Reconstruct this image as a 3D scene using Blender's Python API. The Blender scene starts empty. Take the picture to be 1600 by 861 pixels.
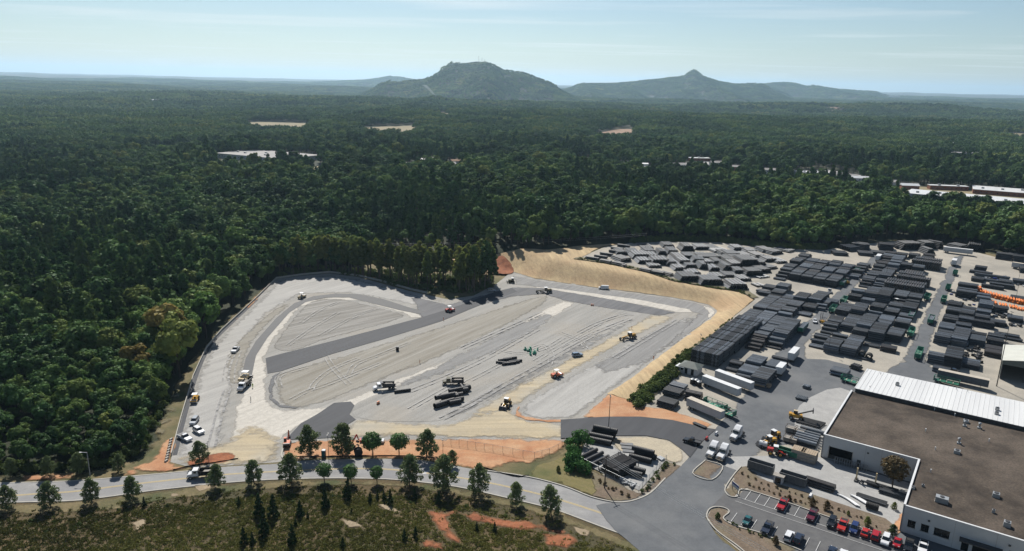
import bpy, math, random
import numpy as np
from mathutils import Vector, Matrix
from mathutils.geometry import delaunay_2d_cdt
random.seed(7); RNG = np.random.default_rng(7)
SC = bpy.context.scene
COL = SC.collection
R = math.radians

# ------------------------------------------------------------------ camera
PW, PH, FOC, HORY, ROLL, CAMH = 1600.0, 861.0, 1142.0, 131.0, 1.29, 113.0
_p = math.atan((PH/2-HORY)/FOC); _r = R(ROLL)
FW = np.array([0, math.cos(_p), -math.sin(_p)]); _rt = np.array([1., 0, 0]); _up = np.cross(_rt, FW)
RT = _rt*math.cos(_r)+_up*math.sin(_r); UP = _up*math.cos(_r)-_rt*math.sin(_r)
cam = bpy.data.objects.new('camera', bpy.data.cameras.new('camera')); COL.objects.link(cam)
M = Matrix((RT, UP, -FW)).transposed().to_4x4(); M.translation = (0, 0, CAMH); cam.matrix_world = M
cam.data.sensor_width = 36; cam.data.lens = 36*FOC/PW; cam.data.clip_start = 1; cam.data.clip_end = 90000
SC.camera = cam
# ------------------------------------------------------------------ world, sun, exposure
SUN_AZ, SUN_EL = -14.0, 46.0
W = bpy.data.worlds.new('World'); SC.world = W; W.use_nodes = True
nt = W.node_tree; N = nt.nodes; L = nt.links
bg = N['Background']; sky = N.new('ShaderNodeTexSky'); sky.sky_type = 'NISHITA'; sky.sun_disc = False
sky.sun_elevation = R(SUN_EL); sky.sun_rotation = R(SUN_AZ); sky.altitude = 300
sky.air_density = 1.0; sky.dust_density = 0.55; sky.ozone_density = 2.2
tc = N.new('ShaderNodeTexCoord'); sep = N.new('ShaderNodeSeparateXYZ'); L.new(tc.outputs['Generated'], sep.inputs[0])
zc = N.new('ShaderNodeMath'); zc.operation = 'MAXIMUM'; zc.inputs[1].default_value = 0.02; L.new(sep.outputs[2], zc.inputs[0])
dv = N.new('ShaderNodeVectorMath'); dv.operation = 'DIVIDE'; L.new(tc.outputs['Generated'], dv.inputs[0])
cz = N.new('ShaderNodeCombineXYZ'); [L.new(zc.outputs[0], cz.inputs[i]) for i in range(3)]; L.new(cz.outputs[0], dv.inputs[1])
mp = N.new('ShaderNodeMapping'); mp.inputs['Rotation'].default_value = (0, 0, R(8)); mp.inputs['Scale'].default_value = (0.33, 0.9, 1); mp.inputs['Location'].default_value = (1.3, .2, 0)
L.new(dv.outputs[0], mp.inputs[0])
cn = N.new('ShaderNodeTexNoise'); cn.inputs['Scale'].default_value = 0.55; cn.inputs['Detail'].default_value = 7; cn.inputs['Distortion'].default_value = 0.4
L.new(mp.outputs[0], cn.inputs['Vector'])
cr = N.new('ShaderNodeMapRange'); cr.inputs[1].default_value = 0.53; cr.inputs[2].default_value = 0.80; cr.inputs[4].default_value = 0.6; L.new(cn.outputs['Fac'], cr.inputs[0])
mx = N.new('ShaderNodeMix'); mx.data_type = 'RGBA'; L.new(cr.outputs[0], mx.inputs[0]); L.new(sky.outputs[0], mx.inputs[6]); mx.inputs[7].default_value = (11.8, 11.6, 11.3, 1)
tn = N.new('ShaderNodeVectorMath'); tn.operation = 'MULTIPLY'; tn.inputs[1].default_value = (.95, 1.01, 1.03); L.new(mx.outputs[2], tn.inputs[0])
L.new(tn.outputs[0], bg.inputs[0]); bg.inputs[1].default_value = 0.052
sd = bpy.data.lights.new('sun', 'SUN'); sd.energy = 5.0; sd.angle = R(0.53); sd.color = (1.0, 0.955, 0.89)
sun = bpy.data.objects.new('sun', sd); COL.objects.link(sun)
_sd = Vector((math.sin(R(SUN_AZ))*math.cos(R(SUN_EL)), math.cos(R(SUN_AZ))*math.cos(R(SUN_EL)), math.sin(R(SUN_EL))))
sun.rotation_euler = _sd.to_track_quat('Z', 'Y').to_euler(); sun.location = (0, 0, 500)
SC.view_settings.view_transform = 'Standard'; SC.view_settings.look = 'None'; SC.view_settings.exposure = 0.62; SC.view_settings.gamma = 1
SC.render.engine = 'CYCLES'; SC.cycles.use_denoising = True
SC.cycles.max_bounces = 6; SC.cycles.diffuse_bounces = 2; SC.cycles.glossy_bounces = 2; SC.cycles.transparent_max_bounces = 12
SC.cycles.transmission_bounces = 3; SC.cycles.volume_bounces = 0; SC.cycles.sample_clamp_indirect = 4
SC.cycles.volume_step_rate = 4; SC.cycles.volume_max_steps = 64

# ------------------------------------------------------------------ terrain height
TH = R(55.5); U = np.array([math.cos(TH), math.sin(TH)]); V = np.array([U[1], -U[0]])
def ray(px, py):
    return FW+RT*((px-PW/2)/FOC)+UP*((PH/2-py)/FOC)
def G0(px, py, z=0.0):
    d = ray(px, py); t = (z-CAMH)/d[2]; return np.array([d[0]*t, d[1]*t])
def pin(x, y, poly):
    x = np.asarray(x, float); y = np.asarray(y, float); ins = np.zeros(x.shape, bool); n = len(poly)
    for i in range(n):
        x1, y1 = poly[i]; x2, y2 = poly[(i+1) % n]
        if y1 == y2: continue
        c = ((y1 > y) != (y2 > y)) & (x < (x2-x1)*(y-y1)/(y2-y1)+x1); ins ^= c
    return ins
def pdist(x, y, pts, closed=False):
    x = np.asarray(x, float); y = np.asarray(y, float); d = np.full(x.shape, 1e18); n = len(pts)
    for i in range(n if closed else n-1):
        ax, ay = pts[i]; bx, by = pts[(i+1) % n]; dx, dy = bx-ax, by-ay; l2 = dx*dx+dy*dy+1e-12
        t = np.clip(((x-ax)*dx+(y-ay)*dy)/l2, 0, 1); d = np.minimum(d, (x-ax-t*dx)**2+(y-ay-t*dy)**2)
    return np.sqrt(d)
FOOT_PX = [(802,425),(835,435.5),(859,439),(880,442.5),(937,450.5),(994,457),(1042,464),(1083,471),(1107,476.5),(1120,485.5),(1119,490),(1107,501),(1083,518),(1047,545.6),(1013,571),(985,593),(948,616.5),(918,642),(906,653)]
FOOT = [tuple(G0(*p)) for p in FOOT_PX]
FOOT = [(-420, 700), (-130, 505), (-45, 468)]+FOOT+[(27, 225)]
UPPER = FOOT+[(60, 150), (3000, 150), (3000, 4000), (-420, 4000)]
def sstep(t): t = np.clip(t, 0, 1); return t*t*(3-2*t)
_wav = [(RNG.uniform(0, 6.28), RNG.uniform(0, 6.28), w) for w in (2600, 1900, 1400, 1000, 760, 520, 380)]
SIL = [  # (distance, half depth, silhouette pixels)
 (5600, 800, [(560,131),(600,130),(640,127.5),(662,125),(680,118),(692,108),(702,101),(715,99.5),(735,99.5),(760,98.5),(772,103),(785,110),(800,111),(815,113),(835,121),(855,129),(875,133),(900,135)]),
 (8200, 1300, [(860,134),(920,131),(960,130.5),(990,128),(1020,125),(1045,122),(1065,119.5),(1074,116.5),(1079,112.8),(1085,111.2),(1090,112.6),(1095,117.5),(1105,122),(1125,128),(1150,132),(1175,131),(1200,134),(1240,139)]),
 (10500, 1500, [(1130,139),(1160,134),(1180,132),(1200,130.5),(1225,129),(1240,130),(1260,135),(1272,134),(1290,137),(1310,139.5),(1340,142),(1400,145)]),
 (13000, 1800, [(500,130),(540,126),(570,125),(590,122.5),(607,119.5),(625,120.5),(645,124),(670,126.5),(720,130)])]
SILW = []
for D, wd, s in SIL:
    a = []; 
    for px, py in s:
        d = ray(px, py); t = D/d[1]; a.append((d[0]*t, CAMH+d[2]*t))
    SILW.append((D, wd, np.array(a)))
def hfun(x, y):
    x = np.asarray(x, float); y = np.asarray(y, float); r = np.hypot(x, y)
    base = np.clip(.03*(y-230), 0, 8)+.03*np.clip(110-x, 0, 100)*np.clip((y-350)/60, 0, 1)
    ins = pin(x, y, UPPER); d = pdist(x, y, FOOT)
    e = np.clip(d/(np.maximum(2.1*base, 3.0)*(1+np.clip((-20-x)/15, 0, 9))), 0, 1)
    z = np.where(ins, base*(0.55*e+0.45*sstep(e)), 0.0)
    un = 0
    for i, (a, ph, w) in enumerate(_wav):
        un = un+w/2600*np.sin((x*math.cos(a)+y*math.sin(a))*6.283/w+ph)
    k = np.clip((r-800)/3500, 0, 1)
    z = z+k*(un*13)+np.clip((r-5000)/16000, 0, 1)**1.2*98
    for D, wd, a in SILW:
        hh = np.interp(x*D/np.maximum(y, 1.), a[:, 0], a[:, 1]-60, left=0, right=0); hh = np.maximum(hh, 0)
        edge = np.clip(np.minimum(x*D/np.maximum(y, 1.)-a[0, 0], a[-1, 0]-x*D/np.maximum(y, 1.))/(0.12*(a[-1, 0]-a[0, 0])), 0, 1)
        s = np.abs(y-D)/wd*(1+0.25*np.sin(x/170.)+0.15*np.sin(x/67.+1))
        z = np.where(s < 1, np.maximum(z, z*(1-(1-s)**.9)+(hh*edge+60*edge+z*(1-edge))*(1-np.clip(s, 0, 1))**.9), z)
    return z
def G(px, py, z=0.0):
    d = ray(px, py); t0 = (60-CAMH)/d[2]; t1 = (-30-CAMH)/d[2]
    t = np.linspace(t0, t1, 700); zz = CAMH+d[2]*t
    b = np.nonzero(zz-z <= hfun(d[0]*t, d[1]*t))[0]
    if len(b) == 0 or b[0] == 0: return G0(px, py, z)
    a, c = t[b[0]-1], t[b[0]]
    for _ in range(18):
        m = (a+c)/2
        if CAMH+d[2]*m-z <= float(hfun(d[0]*m, d[1]*m)): c = m
        else: a = m
    return np.array([d[0]*c, d[1]*c])
def PX(pts): return [tuple(G(*p)) for p in pts]
def P0(pts): return [tuple(G0(*p)) for p in pts]
def UV(u, v): return U*u+V*v
def hz(p): return float(hfun(p[0], p[1]))

# ------------------------------------------------------------------ materials
MATS = {}
ALB = .66   # the picture is exposed for pale ground, so true albedos are lower than they look
def mat(name, c1, c2=None, scale=1.0, rough=0.8, detail=4, metal=0.0, spec=0.3, bump=0.0, stretch=None, lo=0.35, hi=0.65, feather=False, rnd=0.0, c3=None, s3=0.08, coord='pos', speck=0.0, emit=None, streak=None):
    m = bpy.data.materials.new(name); m.use_nodes = True; nt = m.node_tree; N = nt.nodes; L = nt.links; b = N['Principled BSDF']
    b.inputs['Roughness'].default_value = rough; b.inputs['Metallic'].default_value = metal; b.inputs['Specular IOR Level'].default_value = spec
    c1 = tuple(x*ALB for x in c1); c2 = None if c2 is None else tuple(x*ALB for x in c2); c3 = None if c3 is None else tuple(x*ALB for x in c3)
    c1 = tuple(c1)+(1,)
    if c2 is None and rnd == 0:
        c2 = tuple(x*.85 for x in c1[:3])
    if c2 is None: c2 = c1[:3]
    c2 = tuple(c2)+(1,)
    if coord == 'pos':
        g = N.new('ShaderNodeNewGeometry'); vec = g.outputs['Position']
    else:
        g = N.new('ShaderNodeTexCoord'); vec = g.outputs['Object']
    if stretch:
        ang, sx, sy = stretch
        mp = N.new('ShaderNodeMapping'); mp.vector_type = 'POINT'; mp.inputs['Rotation'].default_value = (0, 0, -R(ang))
        L.new(vec, mp.inputs[0]); mq = N.new('ShaderNodeMapping'); mq.inputs['Scale'].default_value = (sx, sy, 1); L.new(mp.outputs[0], mq.inputs[0]); svec = mq.outputs[0]
    else: svec = vec
    n = N.new('ShaderNodeTexNoise'); n.inputs['Scale'].default_value = scale; n.inputs['Detail'].default_value = detail; n.inputs['Roughness'].default_value = 0.62; L.new(svec, n.inputs['Vector'])
    mr = N.new('ShaderNodeMapRange'); mr.inputs[1].default_value = lo; mr.inputs[2].default_value = hi; L.new(n.outputs['Fac'], mr.inputs[0])
    mx = N.new('ShaderNodeMix'); mx.data_type = 'RGBA'; L.new(mr.outputs[0], mx.inputs[0]); mx.inputs[6].default_value = c1; mx.inputs[7].default_value = c2; out = mx.outputs[2]
    if c3 is not None:
        n3 = N.new('ShaderNodeTexNoise'); n3.inputs['Scale'].default_value = s3; n3.inputs['Detail'].default_value = 5; L.new(vec, n3.inputs['Vector'])
        r3 = N.new('ShaderNodeMapRange'); r3.inputs[1].default_value = 0.48; r3.inputs[2].default_value = 0.66; L.new(n3.outputs['Fac'], r3.inputs[0])
        m3 = N.new('ShaderNodeMix'); m3.data_type = 'RGBA'; L.new(r3.outputs[0], m3.inputs[0]); L.new(out, m3.inputs[6]); m3.inputs[7].default_value = tuple(c3)+(1,); out = m3.outputs[2]
    if speck:
        n4 = N.new('ShaderNodeTexNoise'); n4.inputs['Scale'].default_value = 2.2; n4.inputs['Detail'].default_value = 3; L.new(vec, n4.inputs['Vector'])
        r4 = N.new('ShaderNodeMapRange'); r4.inputs[1].default_value = .3; r4.inputs[2].default_value = .7; r4.inputs[3].default_value = 1-speck; r4.inputs[4].default_value = 1+speck; L.new(n4.outputs['Fac'], r4.inputs[0])
        v4 = N.new('ShaderNodeVectorMath'); v4.operation = 'SCALE'; L.new(out, v4.inputs[0]); L.new(r4.outputs[0], v4.inputs['Scale']); out = v4.outputs[0]
    if streak:
        ang, amp, fr = streak; mp2 = N.new('ShaderNodeMapping'); mp2.inputs['Rotation'].default_value = (0, 0, -R(ang)); L.new(vec, mp2.inputs[0]); mq2 = N.new('ShaderNodeMapping'); mq2.inputs['Scale'].default_value = (.012, fr, 1); L.new(mp2.outputs[0], mq2.inputs[0])
        n6 = N.new('ShaderNodeTexNoise'); n6.inputs['Scale'].default_value = 1.0; n6.inputs['Detail'].default_value = 4; n6.inputs['Roughness'].default_value = .7; n6.inputs['Distortion'].default_value = .35; L.new(mq2.outputs[0], n6.inputs['Vector'])
        r6 = N.new('ShaderNodeMapRange'); r6.inputs[1].default_value = .34; r6.inputs[2].default_value = .66; r6.inputs[3].default_value = 1-amp; r6.inputs[4].default_value = 1+amp; L.new(n6.outputs['Fac'], r6.inputs[0])
        v6 = N.new('ShaderNodeVectorMath'); v6.operation = 'SCALE'; L.new(out, v6.inputs[0]); L.new(r6.outputs[0], v6.inputs['Scale']); out = v6.outputs[0]
    if rnd:
        oi = N.new('ShaderNodeObjectInfo'); rr = N.new('ShaderNodeMapRange'); rr.inputs[3].default_value = 1-rnd; rr.inputs[4].default_value = 1+rnd; L.new(oi.outputs['Random'], rr.inputs[0])
        v5 = N.new('ShaderNodeVectorMath'); v5.operation = 'SCALE'; L.new(out, v5.inputs[0]); L.new(rr.outputs[0], v5.inputs['Scale']); out = v5.outputs[0]
    L.new(out, b.inputs['Base Color'])
    if bump:
        bn = N.new('ShaderNodeBump'); bn.inputs['Strength'].default_value = bump; bn.inputs['Distance'].default_value = 0.5; L.new(n.outputs['Fac'], bn.inputs['Height']); L.new(bn.outputs[0], b.inputs['Normal'])
    if feather:
        at = N.new('ShaderNodeAttribute'); at.attribute_name = 'edge'
        nf = N.new('ShaderNodeTexNoise'); nf.inputs['Scale'].default_value = 0.35; nf.inputs['Detail'].default_value = 6; L.new(vec, nf.inputs['Vector'])
        ad = N.new('ShaderNodeMath'); ad.operation = 'MULTIPLY_ADD'; L.new(nf.outputs['Fac'], ad.inputs[0]); ad.inputs[1].default_value = 1.2; L.new(at.outputs['Fac'], ad.inputs[2])
        ra = N.new('ShaderNodeMapRange'); ra.inputs[1].default_value = 0.75; ra.inputs[2].default_value = 1.15; L.new(ad.outputs[0], ra.inputs[0]); L.new(ra.outputs[0], b.inputs['Alpha'])
    MATS[name] = m; return m
SITE_A = 57.0
mat('gravel', (0.387,0.373,0.343), (0.293,0.285,0.263), .35, .95, 6, stretch=(SITE_A,.04,.5), c3=(0.350,0.326,0.285), s3=.035, speck=.14, streak=(SITE_A,.09,.45))
mat('gravel_pale', (0.463,0.451,0.423), (0.369,0.359,0.338), .5, .95, 6, stretch=(SITE_A,.06,.5), speck=.14, feather=True, streak=(SITE_A,.09,.45))
mat('gravel_white', (0.612,0.578,0.510), (0.510,0.477,0.423), .6, .95, 6, speck=.12, feather=True, streak=(SITE_A,.12,.5))
mat('gravel_dark', (0.225,0.221,0.214), (0.302,0.297,0.285), .6, .95, 6, stretch=(SITE_A,.05,.9), speck=.16, feather=True, streak=(SITE_A,.09,.45))
mat('gravel_brown', (0.255,0.233,0.191), (0.350,0.331,0.289), .6, .95, 6, stretch=(SITE_A,.04,.7), speck=.12, feather=True, streak=(SITE_A,.09,.45))
mat('gravel_oval', (0.216,0.203,0.178), (0.342,0.329,0.303), .6, .95, 6, stretch=(40,.04,.6), speck=.12, feather=True, streak=(44,.22,.45))
mat('asphalt_new', (0.042,0.045,0.052), (0.059,0.062,0.070), .5, .8, 5, stretch=(SITE_A,.05,.6), speck=.08)
mat('asphalt_soft', (0.104,0.106,0.112), (0.160,0.160,0.164), .4, .85, 6, stretch=(SITE_A,.06,.5), speck=.12, feather=True, streak=(SITE_A,.12,.5))
mat('asphalt_fresh', (0.038,0.041,0.045), (0.052,0.054,0.058), .5, .7, 4, speck=.06)
mat('road', (.27,.268,.265), (.33,.325,.315), .25, .85, 5, c3=(.24,.24,.245), s3=.05, speck=.06, streak=(-8,.08,.4))
mat('drive', (0.102,0.110,0.120), (0.137,0.145,0.154), .25, .85, 6, c3=(0.166,0.171,0.175), s3=.05, speck=.07, feather=True)
mat('parking', (0.100,0.100,0.104), (0.131,0.131,0.131), .3, .85, 5, speck=.06)
mat('yard', (0.468,0.427,0.356), (0.378,0.347,0.294), .12, .95, 6, c3=(0.324,0.302,0.258), s3=.05, speck=.12)
mat('concrete', (0.423,0.419,0.401), (0.342,0.338,0.329), .3, .9, 5, speck=.06)
mat('kerb', (0.522,0.495,0.436), (0.432,0.410,0.365), .6, .9, 4)
mat('tan', (0.522,0.432,0.285), (0.432,0.369,0.263), .15, .95, 6, stretch=(0,.25,1.2), c3=(0.450,0.410,0.329), s3=.05, speck=.10, feather=True, streak=(5,.12,.5))
mat('sand', (.52,.45,.33), (.44,.385,.29), .3, .95, 6, speck=.14, feather=True)
mat('straw', (.55,.415,.235), (.42,.31,.18), .35, .95, 7, stretch=(100,.12,1.0), c3=(.46,.32,.18), s3=.05, speck=.14, streak=(97,.16,.8))
mat('clay', (0.500,0.251,0.125), (0.560,0.344,0.198), .2, .95, 6, stretch=(5,.4,1.2), c3=(0.430,0.200,0.099), s3=.12, speck=.14, feather=True)
mat('clay_deep', (0.312,0.104,0.042), (0.367,0.144,0.068), .5, .95, 6, c3=(0.234,0.079,0.034), s3=.3, speck=.2, feather=True, bump=.4)
mat('grass_field', (0.078,0.059,0.025), (0.132,0.092,0.043), .18, .95, 7, c3=(0.060,0.055,0.022), s3=.035, speck=.35, bump=.5)
mat('bare_soil', (.38,.30,.20), (.30,.235,.155), .4, .95, 6, speck=.2, feather=True)
mat('verge', (.135,.115,.05), (.21,.165,.085), .3, .95, 6, c3=(.075,.085,.03), s3=.07, speck=.22, feather=True)
mat('lawn', (.16,.145,.05), (.215,.175,.075), .4, .95, 6, stretch=(-30,.2,1.4), c3=(.095,.11,.035), s3=.08, speck=.15, feather=True)
mat('strip_grass', (.17,.145,.08), (.235,.20,.13), .4, .95, 6, c3=(.12,.115,.05), s3=.1, speck=.25, feather=True)
mat('mulch', (0.151,0.112,0.078), (0.205,0.155,0.111), .5, .95, 6, c3=(0.180,0.155,0.096), s3=.1, speck=.22, feather=True)
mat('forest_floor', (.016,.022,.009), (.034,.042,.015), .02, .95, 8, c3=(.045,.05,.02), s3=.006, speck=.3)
mat('field_far', (0.302,0.244,0.136), (0.245,0.207,0.120), .02, .95, 5)
mat('clay_far', (0.350,0.231,0.154), (0.294,0.196,0.126), .02, .95, 4)
mat('paint_white', (.72,.72,.70), (.55,.55,.54), 2, .7)
mat('paint_yellow', (.62,.46,.17), (.5,.4,.2), 2, .7)
mat('track_pale', (.52,.505,.475), (.44,.43,.41), .8, .95, feather=True)
mat('track_dark', (0.370,0.363,0.351), (0.443,0.431,0.419), .8, .95, feather=True)
mat('pipe_black', (.034,.038,.043), (.055,.06,.066), 1.5, .58, 3, spec=.3, rnd=.5)
mat('pipe_grey', (0.089,0.109,0.133), (0.137,0.163,0.194), 1.2, .5, 3, spec=.5, rnd=.4)
mat('pipe_brown', (.045,.04,.039), (.07,.063,.06), 1.2, .5, 3, spec=.4, rnd=.25)
mat('pipe_blue', (0.078,0.094,0.112), (0.117,0.136,0.156), 1.2, .6, 3, spec=.25, rnd=.2)
mat('pipe_big', (.021,.021,.023), (.034,.034,.036), 1.5, .55, 3, spec=.3)
mat('pipe_white', (.74,.75,.75), (.62,.63,.63), 1.5, .5, 3)
mat('orange', (.85,.24,.025), (.72,.17,.02), 2.0, .5, 3)
mat('white_metal', (.78,.79,.79), (.68,.69,.69), .4, .45, 4, spec=.4, coord='obj')
mat('white_side', (.55,.57,.585), (.46,.48,.50), .5, .5, 5, coord='obj')
mat('dirty_white', (.62,.55,.44), (.48,.43,.36), .6, .6, 5, coord='obj')
mat('wall_white', (.62,.63,.63), (.55,.56,.565), .25, .7, 5, coord='obj')
mat('roof_brown', (0.040,0.030,0.022), (0.092,0.071,0.053), .16, .95, 9, c3=(0.120,0.094,0.072), s3=.06, speck=.3, lo=.38, hi=.66)
mat('roof_white', (.80,.80,.785), (.70,.70,.69), .1, .4, 4, stretch=(55.5,.1,2.0))
mat('roof_green', (.105,.125,.115), (.14,.155,.14), .4, .7, 4)
mat('roof_cream', (.68,.68,.60), (.60,.60,.53), .3, .5, 4)
mat('steel', (.35,.36,.37), (.45,.46,.47), 1, .35, 3, metal=.8)
mat('steel_dark', (.06,.06,.065), (.10,.10,.10), 1, .5, 3, metal=.3)
mat('galv', (.46,.48,.49), (.38,.40,.41), 1, .45, 3, metal=.4)
mat('tyre', (.015,.015,.016), (.025,.025,.025), 3, .85, 3)
mat('rubber', (.03,.03,.03), (.045,.042,.04), 3, .8, 3)
mat('glass', (.015,.02,.025), (.02,.028,.033), 1, .08, 2, spec=.6)
mat('glass_dark', (.008,.010,.012), (.012,.014,.016), 1, .12, 2, spec=.5)
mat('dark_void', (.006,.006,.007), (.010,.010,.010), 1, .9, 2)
mat('lamp_white', (.8,.8,.78), None, 1, .15)
mat('lamp_red', (.45,.02,.02), None, 1, .2)
mat('chrome', (.6,.6,.6), None, 1, .2, metal=.9)
mat('green_metal', (.025,.17,.10), (.035,.22,.14), .8, .5, 4, coord='obj', rnd=.25)
mat('green_fitting', (.02,.33,.20), (.03,.25,.16), 1, .5, 3)
mat('wood', (.36,.28,.19), (.46,.37,.27), .8, .85, 5)
mat('wood_grey', (.30,.275,.24), (.40,.37,.33), .8, .9, 5)
mat('pole_wood', (.085,.065,.05), (.13,.10,.08), 1, .9, 4)
mat('roll_grey', (.12,.125,.13), (.165,.17,.175), .7, .6, 4, coord='obj')
mat('blue_bit', (.035,.06,.26), (.05,.09,.33), 1, .5)
mat('black_part', (.015,.015,.016), (.03,.03,.03), 1, .5)
mat('bark', (.10,.078,.058), (.16,.125,.095), 1.2, .95, 5)
mat('bark_dark', (.045,.036,.028), (.075,.06,.048), 1.2, .95, 5)
mat('skin', (.35,.2,.13), None, 1, .7)
mat('silt_black', (.012,.012,.012), (.03,.028,.026), 1, .8)
def paint(name, c, rough=.25): return mat(name, c, tuple(x*.9 for x in c), 1, rough, 2, spec=.5)
for nm, c in dict(red=(.42,.012,.02), maroon=(.13,.012,.03), black=(.012,.013,.016), blue=(.02,.04,.14), navy=(.018,.028,.055), white=(.80,.81,.82), silver=(.42,.46,.50), teal=(.02,.13,.14), cyan=(.25,.33,.42), yellow=(.62,.33,.03), orange_m=(.66,.13,.03), cream=(.66,.52,.30), olive=(.15,.13,.07), redm=(.5,.03,.02)).items():
    paint('p_'+nm, c)

def leafmat(name, ramp, vary=.28, trans=.3):
    m = bpy.data.materials.new(name); m.use_nodes = True; nt = m.node_tree; N = nt.nodes; L = nt.links; N.clear()
    o = N.new('ShaderNodeOutputMaterial'); oi = N.new('ShaderNodeObjectInfo'); cr = N.new('ShaderNodeValToRGB'); e = cr.color_ramp.elements
    for i, (p, c) in enumerate(ramp):
        el = e[i] if i < 2 else e.new(p)
        el.position = p; el.color = tuple(c)+(1,)
    g = N.new('ShaderNodeNewGeometry'); n = N.new('ShaderNodeTexNoise'); n.inputs['Scale'].default_value = .45; n.inputs['Detail'].default_value = 3; L.new(g.outputs['Position'], n.inputs['Vector'])
    n2 = N.new('ShaderNodeTexNoise'); n2.inputs['Scale'].default_value = .0085; n2.inputs['Detail'].default_value = 4; L.new(oi.outputs['Location'], n2.inputs['Vector'])
    hb1 = N.new('ShaderNodeMath'); hb1.operation = 'MULTIPLY_ADD'; L.new(n2.outputs['Fac'], hb1.inputs[0]); hb1.inputs[1].default_value = 1.3; hb1.inputs[2].default_value = -.47
    hb2 = N.new('ShaderNodeMath'); hb2.operation = 'MULTIPLY_ADD'; L.new(oi.outputs['Random'], hb2.inputs[0]); hb2.inputs[1].default_value = .62; L.new(hb1.outputs[0], hb2.inputs[2]); L.new(hb2.outputs[0], cr.inputs[0])
    n3 = N.new('ShaderNodeTexNoise'); n3.inputs['Scale'].default_value = .022; n3.inputs['Detail'].default_value = 3; L.new(g.outputs['Position'], n3.inputs['Vector'])
    a0 = N.new('ShaderNodeMath'); a0.operation = 'MULTIPLY_ADD'; L.new(n3.outputs['Fac'], a0.inputs[0]); a0.inputs[1].default_value = .9; a0.inputs[2].default_value = -.45
    a1 = N.new('ShaderNodeMath'); a1.operation = 'ADD'; L.new(a0.outputs[0], a1.inputs[0]); L.new(n.outputs['Fac'], a1.inputs[1])
    ad = N.new('ShaderNodeMath'); ad.operation = 'ADD'; L.new(a1.outputs[0], ad.inputs[0]); L.new(n2.outputs['Fac'], ad.inputs[1])
    mr = N.new('ShaderNodeMapRange'); mr.inputs[1].default_value = .65; mr.inputs[2].default_value = 1.35; mr.inputs[3].default_value = 1-vary*1.6; mr.inputs[4].default_value = 1+vary*1.6; L.new(ad.outputs[0], mr.inputs[0])
    s = N.new('ShaderNodeVectorMath'); s.operation = 'SCALE'; L.new(cr.outputs[0], s.inputs[0]); L.new(mr.outputs[0], s.inputs['Scale'])
    d = N.new('ShaderNodeBsdfDiffuse'); t = N.new('ShaderNodeBsdfTranslucent'); L.new(s.outputs[0], d.inputs[0]); L.new(s.outputs[0], t.inputs[0])
    mx = N.new('ShaderNodeMixShader'); mx.inputs[0].default_value = trans; L.new(d.outputs[0], mx.inputs[1]); L.new(t.outputs[0], mx.inputs[2])
    gl = N.new('ShaderNodeBsdfGlossy'); gl.inputs['Roughness'].default_value = .5; gl.inputs[0].default_value = (.6,.65,.6,1); m2 = N.new('ShaderNodeMixShader'); m2.inputs[0].default_value = .012
    L.new(mx.outputs[0], m2.inputs[1]); L.new(gl.outputs[0], m2.inputs[2]); L.new(m2.outputs[0], o.inputs[0]); MATS[name] = m; return m
leafmat('leaf', [(0,(0.022,0.055,0.019)),(1,(0.125,0.139,0.032)),(.25,(0.032,0.072,0.021)),(.5,(0.049,0.092,0.025)),(.72,(0.074,0.119,0.028)),(.9,(0.106,0.129,0.031))], .34, .2)
leafmat('leaf_pine', [(0,(0.024,0.062,0.023)),(1,(0.073,0.105,0.029)),(.5,(0.041,0.083,0.025))], .3)
leafmat('leaf_stand', [(0,(0.086,0.128,0.035)),(1,(0.168,0.169,0.045)),(.5,(0.121,0.151,0.039))], .3, .5)
leafmat('leaf_young', [(0,(0.015,0.035,0.013)),(1,(0.028,0.050,0.016)),(.5,(0.022,0.042,0.014))], .2, .15)
leafmat('leaf_street', [(0,(0.101,0.137,0.057)),(1,(0.133,0.170,0.074)),(.5,(0.114,0.148,0.061))], .18, .3)
leafmat('leaf_round', [(0,(0.072,0.139,0.043)),(1,(0.090,0.167,0.052))], .18, .3)
leafmat('leaf_bush', [(0,(0.062,0.098,0.027)),(1,(0.119,0.138,0.044)),(.5,(0.085,0.115,0.033))], .25, .3)
leafmat('leaf_ever', [(0,(0.046,0.116,0.031)),(1,(0.055,0.131,0.034))], .2, .2)
leafmat('leaf_red', [(0,(0.105,0.077,0.039)),(1,(0.119,0.084,0.039))], .3, .25)
leafmat('leaf_lime', [(0,(.14,.17,.04)),(1,(.16,.18,.04))], .2, .3)
leafmat('leaf_yellow', [(0,(.15,.12,.035)),(1,(.16,.12,.035))], .3, .3)
leafmat('leaf_bright', [(0,(.07,.13,.03)),(1,(.075,.135,.03))], .25, .3)
leafmat('tuft', [(0,(0.065,0.077,0.022)),(1,(0.181,0.157,0.049)),(.4,(0.102,0.105,0.030)),(.75,(0.131,0.126,0.035))], .35, .25)

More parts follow.
